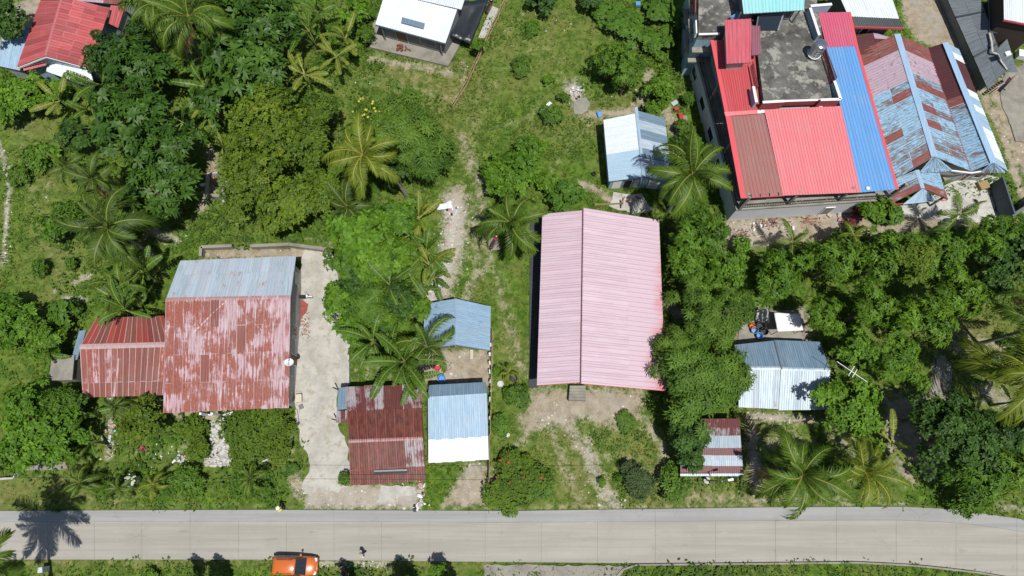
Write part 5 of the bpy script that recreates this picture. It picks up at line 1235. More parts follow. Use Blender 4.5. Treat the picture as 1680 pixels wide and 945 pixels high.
# ---- palms
def frond_mesh(L, e0, bend, n=30, seed=0, wide=1.0, side=0.0):
    g = np.random.default_rng(seed); V, T, F = [], [], []
    pts, e, p = [], e0, np.array([0., 0., 0.])
    N = 22
    for i in range(N + 1):
        pts.append((p.copy(), e)); yaw = side * (i / N) ** 1.5; p = p + np.array([math.cos(e) * math.cos(yaw), math.cos(e) * math.sin(yaw), math.sin(e)]) * L / N; e -= bend / N * (0.4 + 1.2 * i / N)
    def at(t):
        f = t * N; i = min(int(f), N - 1); w = f - i
        return pts[i][0] * (1 - w) + pts[i + 1][0] * w, pts[i][1] * (1 - w) + pts[i + 1][1] * w
    for i in range(N):           # rachis, a three sided tapering strip
        (a, ea), (b, eb) = pts[i], pts[i + 1]; wa, wb = .055 * (1 - i / N) + .012, .055 * (1 - (i + 1) / N) + .012
        k = len(V); V += [a + [0, wa, 0], a + [-math.sin(ea) * wa, 0, math.cos(ea) * wa], a - [0, wa, 0], b + [0, wb, 0], b + [-math.sin(eb) * wb, 0, math.cos(eb) * wb], b - [0, wb, 0]]
        T += [.99] * 6; F += [(k, k + 3, k + 4, k + 1), (k + 1, k + 4, k + 5, k + 2)]
    nl = 52
    for s in (-1, 1):
        for i in range(nl):
            t = .10 + .89 * (i + g.uniform(-.2, .2)) / nl; q, e = at(min(max(t, 0), 1))
            ln = wide * (math.sin(math.pi * min(1, .22 + .74 * t)) ** .7) * g.uniform(.85, 1.1) * L / 4.2
            fw = .50 + .62 * t + g.normal(0, .07); ax = np.array([math.cos(e), 0, math.sin(e)]); upv = np.array([-math.sin(e), 0, math.cos(e)])
            lift = g.uniform(.0, .3)
            d = ax * math.sin(fw) + np.array([0, s, 0]) * math.cos(fw) + upv * lift; d /= np.linalg.norm(d)
            wv = np.cross(d, upv); wv /= max(np.linalg.norm(wv), 1e-6); w = .040 * L / 4.2 + .010
            m1 = q + d * ln * .55; m2 = q + d * ln; dr_ = g.uniform(.5, 1.0); m1[2] -= .16 * ln * dr_; m2[2] -= .78 * ln * dr_; m2[:2] -= d[:2] * ln * .16 * dr_
            tone = float(np.clip(.40 * g.random() + .2 + .25 * t, 0, .84)); k = len(V)
            V += [q + wv * w * .5, q - wv * w * .5, m1 - wv * w * .62, m1 + wv * w * .62, m2 - wv * w * .06, m2 + wv * w * .06]
            T += [tone] * 6; F += [(k, k + 1, k + 2, k + 3), (k + 3, k + 2, k + 4, k + 5)]
    return np_mesh('frond', np.array(V), np.array(F), {'tone': np.array(T)})
M_FROND = leafy('palm_frond', (.018, .054, .005), (.108, .190, .016), .14, .40, .5, c=(.26, .27, .07))
M_FRONDY = leafy('yellowing_palm_frond', (.036, .078, .006), (.190, .250, .022), .16, .42, .5, c=(.34, .32, .08))
M_FRONDD = leafy('dark_palm_frond', (.014, .040, .005), (.085, .145, .018), .12, .42, .5, c=(.20, .22, .06))
FR = [frond_mesh(4.3, e, b, seed=i, side=sd) for i, (e, b, sd) in enumerate(((1.3, .9, .1), (1.05, 2.0, -.4), (.85, 2.5, .45), (.6, 2.4, -.5), (.25, 2.0, .55), (-.3, 1.1, -.25)))]
FR_MATS = {}
def frond_variant(i, mat):
    key = (i, mat.name)
    if key not in FR_MATS:
        me = FR[i].copy(); me.name = 'frond'; me.materials.clear(); me.materials.append(mat); FR_MATS[key] = me
    return FR_MATS[key]
M_FRONDX = leafy('dead_palm_frond', (.10, .065, .030), (.26, .18, .085), .1, .6, .2, c=(.30, .22, .12))
M_NUT = plain('green_coconut', (0.16, 0.17, 0.03, 1), .5)
def palm(u, v, hgt, label, rpx=None, base=None, nf=20, mat=None, nuts=True, cat='palm tree', group=None, seed=0, name='coconut_palm', droopy=0):
    mat = mat or M_FROND; q = random.Random(seed * 13 + int(u)); c = P(u, v, hgt); s = ppm(c)
    L = (rpx / s if rpx else 3.6); sc = L / 3.35
    b = P(base[0], base[1], 0) if base else Vector((c.x + q.uniform(-.4, .4), c.y + q.uniform(-.4, .4), 0))
    o = empty(name, b, label, cat, group); t = c - b
    if hgt > 1.0:
        m = MB(); tr = .16 if hgt > 3 else .09
        pts = [Vector((t.x * f ** 1.5, t.y * f ** 1.5, t.z * f)) for f in (0, .15, .35, .55, .75, .9, 1)]
        m.tube([pts[0] - Vector((0, 0, .15))] + pts[1:], [tr * 1.7, tr * 1.2, tr, tr * .95, tr * .9, tr * .85, tr * .7], 8); link('trunk', m.mesh('trunk'), o, M_PALMBARK)
    for i in range(nf):
        f = i / nf; k = min(5, int(f * 5.2 + q.uniform(0, .8)) + droopy) if nf > 8 else min(5, 1 + i % 4 + droopy)
        fr = bpy.data.objects.new('frond', frond_variant(max(0, k), mat)); COL.objects.link(fr); fr.parent = o
        fr.location = t + Vector((0, 0, .12 - .2 * f)); z = sc * q.uniform(.78, 1.18) * (.8 if f < .1 else 1)
        fr.scale = (z, z, z); fr.rotation_euler = (q.uniform(-.6, .6), q.uniform(-.2, .2), i * 2.39996 + q.uniform(-.5, .5))
    if hgt > 5:                    # a few dead fronds hang under the crown
        for i in range(3):
            fr = bpy.data.objects.new('dead_frond', frond_variant(5, M_FRONDX)); COL.objects.link(fr); fr.parent = o; z = sc * q.uniform(.7, .95)
            fr.location = t + Vector((0, 0, -.2)); fr.scale = (z, z, z); fr.rotation_euler = (q.uniform(-.4, .4), q.uniform(.05, .45), q.uniform(0, 6.28))
    if nuts and hgt > 3:
        for i in range(6):
            a = q.uniform(0, 6.28); m = MB().ball((t.x + .3 * math.cos(a), t.y + .3 * math.sin(a), t.z - .25 - q.uniform(0, .2)), .15, 7, 4); link('coconut', m.mesh('coconut', True), o, M_NUT)
    return o

# ---- bananas
def banana_leaf(L, W, e0, bend, seed):
    g = np.random.default_rng(seed); V, T, F = [], [], []; N = 12; e, p = e0, np.array([0., 0., 0.]); ps = []
    for i in range(N + 1):
        ps.append((p.copy(), e)); p = p + np.array([math.cos(e), 0, math.sin(e)]) * L / N; e -= bend / N * (.5 + i / N)
    for i in range(N):
        (a, ea), (b, eb) = ps[i], ps[i + 1]; k = len(V); w = .05 * (1 - i / N) + .015
        V += [a + [0, w, .02], a + [0, -w, .02], b + [0, w * .9, .02], b + [0, -w * .9, .02]]; T += [.99] * 4; F.append((k, k + 2, k + 3, k + 1))
    for s in (-1, 1):
        M = 26; t = .17
        while t < .985:
            dt = g.uniform(.022, .09); t1 = min(.99, t + dt); gap = g.uniform(0, .012)
            def q(tt):
                f = tt * N; i = min(int(f), N - 1); w = f - i; return ps[i][0] * (1 - w) + ps[i + 1][0] * w, ps[i][1] * (1 - w) + ps[i + 1][1] * w
            (a, ea), (b, eb) = q(t), q(t1 - gap)
            wd = lambda tt: W / 2 * min(1, 3.2 * (tt - .15)) * (1 - max(0, (tt - .6) / .42) ** 2) ** .5 if tt > .15 else 0
            up = np.array([-math.sin(ea), 0, math.cos(ea)]); sl = g.uniform(-.25, .25); fw = np.array([math.cos(ea), 0, math.sin(ea)]) * .18
            oa, ob = wd(t) + .01, max(.0, wd(t1)) + .01
            ta = a + (np.array([0, s, 0]) + up * (.28 + sl) + fw) * oa; tb = b + (np.array([0, s, 0]) + up * (.28 + sl * .7) + fw) * ob
            ta[2] -= oa * .35; tb[2] -= ob * .35
            ma, mb_ = (a + ta) / 2 + up * .05, (b + tb) / 2 + up * .05; k = len(V)
            V += [a, b, mb_, ma, tb, ta]; tn = float(np.clip(.3 + .5 * g.random(), 0, .84)); T += [tn] * 6; F += [(k, k + 1, k + 2, k + 3), (k + 3, k + 2, k + 4, k + 5)]
            t = t1
    return np_mesh('leaf', np.array(V), np.array(F), {'tone': np.array(T)})
M_BANANA = leafy('banana_leaf', (.030, .085, .010), (.105, .205, .024), .3, .38, .5, c=(.25, .30, .08))
M_BANANAY = leafy('yellowish_banana_leaf', (.085, .140, .012), (.22, .28, .040), .3, .4, .5, c=(.34, .34, .10))
M_PSTEM = plain('banana_stem', (0.13, 0.15, 0.05, 1), .6, var=.2)
BL = [banana_leaf(2.9, .58, e, b, i) for i, (e, b) in enumerate(((1.3, .5), (1.05, .95), (.8, 1.1), (.42, .95), (1.1, 1.7)))]
BLM = {}
def banana(u, v, hgt, label, rpx=40, n=8, mat=None, group=None, seed=0):
    mat = mat or M_BANANA; q = random.Random(seed * 7 + int(u * 3 + v)); c = P(u, v, hgt); s = ppm(c); L = rpx / s; sc = L / 2.3
    o = empty('banana_plant', (c.x, c.y, 0), label, 'banana plant', group)
    m = MB().tube([(0, 0, -.1), (.03, .02, hgt * .5), (0, 0, hgt)], [.15, .12, .07], 8); link('stem', m.mesh('stem', True), o, M_PSTEM)
    for i in range(n):
        k = q.choice((1, 2, 3, 3, 4)) if i else 0; key = (k, mat.name)
        if key not in BLM:
            me = BL[k].copy(); me.name = 'leaf'; me.materials.clear(); me.materials.append(mat); BLM[key] = me
        lf = bpy.data.objects.new('leaf', BLM[key]); COL.objects.link(lf); lf.parent = o; lf.location = (0, 0, hgt - .08 * i * .3)
        z = sc * q.uniform(.65, 1.25); lf.scale = (z, z, z); lf.rotation_euler = (q.uniform(-.55, .55), q.uniform(-.25, .25), i * 2.39996 + q.uniform(-.7, .7))
    return o
# ---------------------------------------------------------------- the trees, one by one: species, place, radius, height, label
for a in [
 # upper left grove
 ('dark', 12, 32, 42, 7, 'dark round tree cut by the left edge beside the red gable house'),
 ('breadfruit', 222, 118, 62, 9, 'dark glossy broad-leaved tree just right of the red gable roof'),
 ('breadfruit', 205, 205, 72, 10, 'big star-leaved dark tree left of the clearing with the ruined blocks'),
 ('breadfruit', 268, 240, 62, 9.5, 'glossy star-leaved tree on the right flank of the upper left grove'),
 ('breadfruit', 255, 315, 74, 9, 'lowest glossy star-leaved tree of the upper left grove'),
 ('breadfruit', 385, 52, 74, 10, 'wide glossy dark tree right of the topmost coconut palm'),
 ('breadfruit', 420, 120, 78, 9.5, 'large dark glossy tree left of the banana clump near the top'),
 ('breadfruit', 445, 40, 60, 9, 'dark glossy tree at the top edge left of the banana clump'),
 ('breadfruit', 345, 165, 34, 6, 'small glossy tree between the two halves of the upper left grove'),
 ('dark', 178, 90, 40, 7, 'feathery dark tree leaning over the right edge of the red gable roof'),
 ('dark', 232, 55, 34, 6, 'dark bushy tree under the fronds of the topmost coconut palm'),
 ('dark', 125, 222, 36, 5, 'very dark small tree on the left edge of the star-leaved grove'),
 ('bright', 38, 160, 40, 5, 'light green bushy tree below the grey yard wall at far left'),
 ('bright', 90, 152, 26, 4, 'small light green bush right under the white awning'),
 ('bright', 8, 185, 30, 4, 'light green bush cut by the left edge under the blue lean-to'),
 ('shrub', 60, 262, 30, 2.5, 'low leafy shrub beside the white gravel track at far left'), ('bright', 78, 250, 22, 2.6, 'pale green shrub right of the gravel track'),
 ('shrub', 30, 290, 24, 1.8, 'low weedy shrub on the slope left of the track'), ('bright', 85, 375, 27, 4, 'bright lime bush left of the dark coconut palms'),
 ('shrub', 108, 350, 26, 3, 'dark shrub above the bright lime bush on the left slope'), ('shrub', 68, 438, 17, 2, 'single rounded shrub in the middle of the left slope'), ('shrub', 118, 432, 12, 1.5, 'tiny shrub near the pale stones on the left slope'),
 ('bright', 40, 535, 46, 5, 'large lime green bush left of the red wing roof'), ('bright', 72, 560, 36, 4.5, 'lime green bush touching the gable of the red wing roof'), ('bright', 12, 510, 30, 4, 'lime bush at the left edge level with the red wing roof'),
 ('vine', 105, 515, 28, 3, 'broad-leaved plant thicket behind the red wing roof'), ('vine', 95, 585, 24, 2.6, 'dark broad-leaved thicket left of the grey tank'),
 # olive and acacia group
 ('olive', 440, 205, 72, 9, 'broad olive tinted tree below the dark glossy grove'), ('olive', 415, 290, 64, 9, 'olive yellow tree beside the ruined block enclosure'), ('olive', 500, 240, 50, 8, 'olive tree left of the yellow coconut palm'),
 ('olive', 470, 335, 58, 8, 'olive green tree above the lawn behind the garden wall'), ('olive', 530, 320, 44, 7, 'darker olive tree below the yellow coconut palm'), ('olive', 525, 185, 34, 7, 'small olive tree nearest the lawn of the white house'),
 ('feather', 655, 205, 74, 9, 'fine-leaved spreading tree right of the yellow coconut palm', dict(flat=.8)), ('feather', 700, 250, 52, 8, 'fine-leaved tree leaning over the dirt track'), ('feather', 615, 195, 40, 8, 'fine-leaved tree with pale yellow blossom behind the yellow palm', dict(flowers=(M_YELLOWFLOWER, 26))),
 ('dark', 650, 285, 30, 6, 'shaded dark tree under the fine-leaved canopy'),
 # centre bright trees
 ('bright', 590, 385, 58, 8, 'broad bright green tree right of the garden wall end'), ('bright', 650, 360, 42, 7, 'bright green tree at the head of the rubble strip'), ('vine', 575, 430, 40, 6, 'bright drooping tree hanging over the driveway corner'),
 ('dark', 625, 440, 44, 6, 'mid green shaded tree left of the banana row'), ('bright', 560, 492, 36, 6, 'rounded tree at the edge of the driveway'), ('feather', 605, 500, 36, 6.5, 'fine pale green tree between the driveway and the blue gable house'), ('bright', 618, 430, 44, 7, 'bright tree between the driveway corner and the banana row'), ('mango', 655, 415, 38, 6.5, 'mid green tree touching the banana row'), ('bright', 680, 505, 28, 5, 'small bright tree at the top left corner of the blue gable roof'), ('dark', 590, 470, 36, 6, 'dark tree in the middle of the driveway side trees'), ('mango', 625, 515, 36, 6, 'mid green tree just above the large banana clump'), ('dark', 655, 495, 38, 6, 'dark leafy tree left of the blue gable roof'), ('bright', 575, 540, 32, 5, 'lowest leafy tree overhanging the driveway'), ('dark', 640, 535, 26, 4.5, 'small dark tree behind the large banana clump'),
 # lower left garden
 ('bright', 60, 715, 52, 6, 'large bright tree above the garden path at lower left'), ('bright', 22, 745, 38, 5, 'bright bush at the left edge above the kerb wall'), ('bright', 102, 700, 40, 5.5, 'bright tree left of the garden banana leaves'), ('bright', 40, 660, 40, 5.5, 'lime green bush below the slope at the left edge'), ('shrub', 105, 665, 36, 5, 'leafy bush under the grey tank'), ('bright', 95, 742, 30, 4, 'small bright tree leaning over the garden path'),
 ('olive', 240, 690, 42, 4.5, 'rounded yellow green tree in front of the red wing house'), ('moss', 318, 700, 27, 2, 'mossy round shrub left of the white pebble path', dict(flat=.7)), ('moss', 325, 735, 24, 1.8, 'lower mossy shrub left of the white pebble path', dict(flat=.7)), ('moss', 415, 706, 50, 2.4, 'big mossy mound right of the white pebble path', dict(flat=.7)), ('moss', 450, 715, 42, 2.2, 'mossy mound edge beside the driveway', dict(flat=.7)), ('moss', 405, 735, 36, 1.8, 'lower skirt of the mossy mound', dict(flat=.7)),
 ('shrub', 310, 785, 30, 2.2, 'clipped dark green bush above the road verge'), ('shrub', 285, 795, 22, 1.6, 'low bush joined to the clipped bush by the verge'), ('juniper', 218, 788, 13, 1.4, 'small pale variegated bush in the roadside garden', dict(flowers=(M_WHITEFLOWER, 24))), ('shrub', 175, 805, 20, 1.2, 'low dark bush beside the young palms on the verge'),
 ('shrub', 400, 800, 24, 1.8, 'dark low bush at the verge right of the pebble path'), ('shrub', 435, 805, 18, 1.2, 'small bush on the verge near the yellow-clad person'),
 # centre top lawn
 ('bright', 845, 285, 44, 5, 'bright tree below the blue tarp scrap in the central lawn'), ('bright', 870, 252, 34, 4.5, 'bright bushy top of the central lawn thicket'), ('bright', 812, 280, 30, 4, 'bright bush left of the central palm'), ('bright', 820, 310, 26, 4, 'small bright bush above the central palm'),
 ('mango', 1005, 100, 42, 5.5, 'round leafy tree between the lawn and the concrete building'), ('mango', 1025, 130, 28, 5, 'lower lobe tree beside the round leafy lawn tree'), ('bright', 1085, 145, 31, 4, 'rounded light green tree at the concrete building corner'), ('bright', 1074, 178, 16, 2.5, 'small bright bush right behind the pale blue house'),
 ('dark', 886, 5, 26, 3, 'dark ball shaped bush at the top edge of the lawn'), ('dark', 968, -4, 22, 3, 'second dark ball bush cut by the top edge'), ('vine', 1025, 45, 36, 2.0, 'sprawling vine mound at the top of the lawn', dict(flat=.6)), ('vine', 1075, 70, 34, 2.0, 'vine mound against the tall concrete wall', dict(flat=.6)), ('vine', 1085, 20, 36, 2.2, 'creeper mound in the top corner by the tall wall', dict(flat=.6)), ('vine', 990, 20, 30, 1.4, 'low creeper patch on the top lawn', dict(flat=.5)),
 ('shrub', 924, 160, 10, 1.2, 'small dark ball shrub left of the litter heap'), ('shrub', 905, 190, 20, 1.4, 'grassy shrub below the white plank', dict(flat=.6)), ('shrub', 875, 45, 16, 1.0, 'low weed bush in the upper lawn'), ('bright', 898, 130, 11, 1.2, 'yellow green sapling left of the litter heap'), ('shrub', 855, 110, 20, 1.2, 'wide weed bush on the lawn beside the bamboo fence', dict(flat=.6)),
 ('vine', 925, 320, 34, 3.5, 'large-leaved papaya like tree above the pink roof'), ('bright', 900, 300, 20, 2.5, 'bright weed bush left of the papaya tree'), ('shrub', 1120, 210, 16, 2, 'dark shrub beside the red bench slab'), ('shrub', 1130, 238, 28, 2.5, 'shrub behind the large coconut palm', ), ('bright', 785, 75, 13, 3, 'small bright sapling at the tarp corner of the bamboo fence'), ('shrub', 600, 55, 18, 3, 'shrub at the left corner of the concrete apron'), ('bright', 590, 20, 26, 3.5, 'bright hedge left of the white roof house'),
 # right side orchard
 ('mango', 1140, 380, 58, 8, 'bright mango tree overhanging the upper right corner of the pink roof'), ('mango', 1125, 430, 44, 7, 'mango tree beside the right eave of the pink roof'), ('bright', 1195, 445, 38, 6, 'light tree between the mango and the dark round tree'), ('mango', 1155, 465, 34, 6, 'lower mango tree above the tamarind'),
 ('feather', 1172, 520, 64, 8, 'feathery tamarind tree right of the pink roof'), ('feather', 1105, 570, 34, 6.5, 'feathery tamarind limb over the red edge of the pink roof'), ('feather', 1150, 628, 84, 8, 'largest feathery tamarind tree below the pink roof corner', dict(flat=.8)), ('feather', 1195, 610, 44, 7, 'tamarind tree brushing the double grey shed'), ('dark', 1125, 705, 42, 5.5, 'dense dark green tree over the striped shed corner'), ('dark', 1135, 740, 30, 4.5, 'small dense tree left of the striped shed'),
 ('shrub', 1105, 790, 32, 2.2, 'dark leafy shrub left of the striped shed by the verge'), ('juniper', 1050, 790, 28, 2.2, 'grey green conifer shrub near the road verge'), ('juniper', 1035, 770, 18, 1.6, 'upper lobe of the grey green conifer shrub'), ('shrub', 1015, 785, 9, .9, 'tiny round shrub left of the conifer shrub'), ('bright', 988, 790, 9, .8, 'small yellow green weed clump on the bare ground'),
 ('mango', 1276, 450, 55, 7.5, 'dark round tree above the white tarpaulin'), ('mango', 1372, 430, 52, 8, 'round mango tree left of the orchard middle'), ('mango', 1345, 520, 40, 7, 'light mango tree right of the white tarpaulin'), ('mango', 1455, 425, 60, 9, 'mango tree near the top of the orchard'), ('mango', 1535, 420, 66, 9.5, 'tallest mango tree at the top right of the orchard'), ('olive', 1500, 425, 34, 10, 'patch of yellowing crown inside the orchard'), ('mango', 1565, 485, 58, 9, 'mango tree on the right flank of the orchard'), ('mango', 1505, 520, 60, 9, 'mango tree in the heart of the orchard'), ('mango', 1430, 505, 50, 8, 'shaded mango tree in the left heart of the orchard'), ('mango', 1465, 585, 64, 8, 'broad mango tree at the bottom of the orchard'), ('bright', 1405, 575, 36, 7, 'light green mango tree beside the aerial'), 
 ('mango', 1620, 385, 46, 6.5, 'tree below the courtyard on the far right'), ('dark', 1655, 420, 48, 6.5, 'dark tree at the right edge of the orchard'), ('dark', 1625, 460, 36, 6, 'shaded tree in the gap at the right of the orchard'), ('mango', 1670, 385, 34, 5, 'tree below the slat fence at the right edge'), ('bright', 1430, 345, 30, 4, 'light bush left of the mottled porch'), ('shrub', 1395, 395, 30, 4.5, 'shrubby tree under the purple croton'), ('vine', 1460, 350, 24, 2.5, 'pale leaved thicket in front of the mottled porch'),
 ('bright', 1390, 665, 66, 7, 'large bright tree right of the double grey shed'), 
 ('dark', 1570, 720, 78, 8, 'dark broad tree above the bend of the road'), ('dark', 1530, 685, 44, 7, 'dark tree upper left of the road bend tree'), ('mango', 1600, 790, 62, 7.5, 'rounded tree overhanging the bend of the road'), ('mango', 1650, 770, 52, 7, 'tree at the right edge above the road bend'), ('dark', 1640, 715, 50, 7.5, 'dark tree under the hanging palm frond at right'), ('shrub', 1590, 825, 28, 3.5, 'lowest leaf mass leaning over the road bend'),
 ('shrub', 1500, 770, 12, 1.2, 'small shaded plant left of the road bend tree'), ('shrub', 1650, 555, 14, 1.4, 'low dark shrub beside the leaning palm trunk'),
 ('moss', 850, 785, 46, 1.8, 'spreading roadside bush dotted with red flowers', dict(flat=.7, flowers=(M_REDFLOWER, 6))), ('moss', 830, 810, 38, 1.5, 'low skirt of the red flowered bush', dict(flat=.7)), ('shrub', 885, 795, 30, 1.3, 'grassy right half of the red flowered bush', dict(flat=.6)),
 ('shrub', 848, 650, 24, 1.4, 'grassy mound below the little yellow palm', dict(flat=.6)), ('shrub', 820, 700, 18, 1.2, 'tall weeds along the bamboo boundary fence', dict(flat=.6)), ('bright', 815, 610, 10, 1.2, 'yellow green weed at the bamboo boundary fence'), ('shrub', 566, 785, 13, 1.6, 'clipped bush at the corner of the dark rust shed'), ('shrub', 1028, 690, 20, .7, 'weed patch in the yard below the pink roof', dict(flat=.5, trunk=False)),
 ('bright', 722, 938, 15, 3, 'yellow green shrub cut by the bottom edge'), ('bright', 460, 943, 12, 1.6, 'bright shrub partly over the rear of the orange car'), ('bright', 248, 943, 14, 1.2, 'leafy weed clump at the bottom edge'),
 ('bright', 1215, 405, 18, 2.5, 'small light sapling at the edge of the tan yard'), ('shrub', 480, 770, 12, .8, 'weeds on the rubble beside the driveway', dict(flat=.5)), ('shrub', 1130, 160, 12, 2, 'shrub in the shade of the tall concrete block'),
]:
    kw = a[6] if len(a) > 6 else {}
    small = a[4] <= 2.6
    tree(a[0], a[1], a[2], a[3], a[4], a[5], name='shrub' if small else 'tree', cat='shrub' if small else 'tree', **kw)
tree('croton', 1412, 345, 20, 2.2, 'purple leaved croton shrub below the blue roof corner', name='shrub', cat='shrub')
tree('croton', 1395, 368, 10, 1.4, 'small purple plant under the croton shrub', name='shrub', cat='shrub')
# tall narrow trees just below the frame: their shadows reach the road
for u, v, hh, r_, lab in ((335, 957, 8, 12, 'tall column tree below the verge shading the road left of the car'), (372, 962, 7.5, 20, 'thick column tree casting the double shadow left of the car'), (582, 958, 6.5, 13, 'column tree casting a slim shadow right of the car'), (672, 962, 7, 20, 'leaning column tree casting a bent shadow on the verge'), (742, 960, 7, 14, 'column tree casting a round headed shadow on the road')):
    b = P(u, v, 0); o = empty('column_tree', b, lab, 'tree')
    for k, (f, rr) in enumerate(((.35, 1.0), (.62, 1.0), (.86, .85))):
        cr = link('crown', crown_proto('dark', 'S', k % 2), o); cr['kind'] = 'stuff'; s_ = r_ / 16.5 * rr / 1.5; cr.scale = (s_, s_, hh * .22 / 1.3); cr.location = (rnd.uniform(-.2, .2), 0, hh * f); cr.rotation_euler = (0, 0, k * 2.0)
    link('trunk', MB().tube([(0, 0, -.1), (0, 0, hh * .9)], [.14, .05], 7).mesh('trunk'), o, M_BARK)

# ---- palms
palm(312, 30, 11, 'tall coconut palm at the top edge among the dark glossy trees', 62, base=(330, 90), seed=1)
palm(250, 8, 9, 'coconut palm half cut by the top edge left of the topmost palm', 50, seed=2)
palm(596, 255, 11, 'yellow tinged coconut palm with its pale trunk leaning out to the right', 56, base=(668, 322), mat=M_FRONDY, seed=3)
palm(840, 368, 6.5, 'coconut palm left of the pink roof shading the red motorcycle', 54, seed=4, nf=18)
palm(1136, 287, 9, 'large coconut palm between the pale blue house and the concrete building', 66, seed=5, nf=24)
palm(178, 372, 9, 'dark coconut palm below the star-leaved grove', 66, mat=M_FRONDD, seed=6, nf=22)
palm(152, 295, 7, 'smaller dark coconut palm at the edge of the star-leaved grove', 42, mat=M_FRONDD, seed=7, nf=16)
palm(570, 340, 6, 'shaded dark palm below the yellow coconut palm', 46, mat=M_FRONDD, seed=8, nf=14)
palm(1316, 778, 7, 'big coconut palm at the verge with fronds hanging over the road', 70, seed=9, nf=24)
palm(1418, 775, 6, 'yellow green coconut palm right of the big verge palm', 58, mat=M_FRONDY, seed=10, nf=18)
palm(1700, 625, 9, 'coconut palm at the right edge with a long yellow hanging frond', 84, base=(1622, 598), mat=M_FRONDY, seed=11, nf=18, droopy=1)
palm(1720, 530, 10, 'coconut palm beyond the right edge whose frond reaches into view', 70, seed=12, nf=16)
palm(-50, 945, 12, 'tall coconut palm leaning off the lower left corner, its shadow spread over the road', 76, base=(84, 952), seed=13, nf=22)
palm(700, 568, 5, 'grey green young palm beside the blue gable roof', 52, seed=14, nf=10, nuts=False)
palm(1300, 398, 4, 'young palm rising above the dark round tree in the orchard', 34, seed=15, nf=9, nuts=False, mat=M_FROND)
palm(1400, 385, 4.5, 'young yellow palm frond tuft left of the orchard top', 30, seed=16, nf=7, nuts=False, mat=M_FRONDY)
palm(1572, 352, 5, 'young palm at the lower edge of the courtyard', 40, seed=17, nf=9, nuts=False)
palm(834, 612, 1.4, 'little yellow palm in the yard left of the pink roof', 17, seed=18, nf=9, nuts=False, mat=M_FRONDY)
palm(132, 792, 1.8, 'bushy young palm on the verge right of the garden path', 30, seed=19, nf=14, nuts=False)
palm(195, 800, 1.6, 'young palm on the verge beside the variegated bush', 24, seed=20, nf=11, nuts=False)
palm(255, 795, 1.6, 'yellow green young palm left of the clipped bush', 26, seed=21, nf=11, nuts=False, mat=M_FRONDY)
palm(412, 785, 1.8, 'young palm on the verge right of the white pebble path', 28, seed=22, nf=11, nuts=False)
palm(188, 668, 2.2, 'dark blue green young palm in front of the red wing house', 24, seed=23, nf=11, nuts=False, mat=M_FRONDD)
palm(125, 752, 1.6, 'small palm at the right end of the garden path', 22, seed=24, nf=9, nuts=False)
palm(110, 275, 5, 'pale small palm on the left slope below the grove', 30, seed=25, nf=10, nuts=False, mat=M_FRONDD)
palm(200, 470, 4.5, 'spiky grey green palm clump above the red wing roof', 44, seed=26, nf=12, nuts=False, mat=M_FROND)
palm(5, 942, 2, 'small orange tipped palm in the bottom left corner', 20, seed=27, nf=8, nuts=False, mat=M_FRONDY)
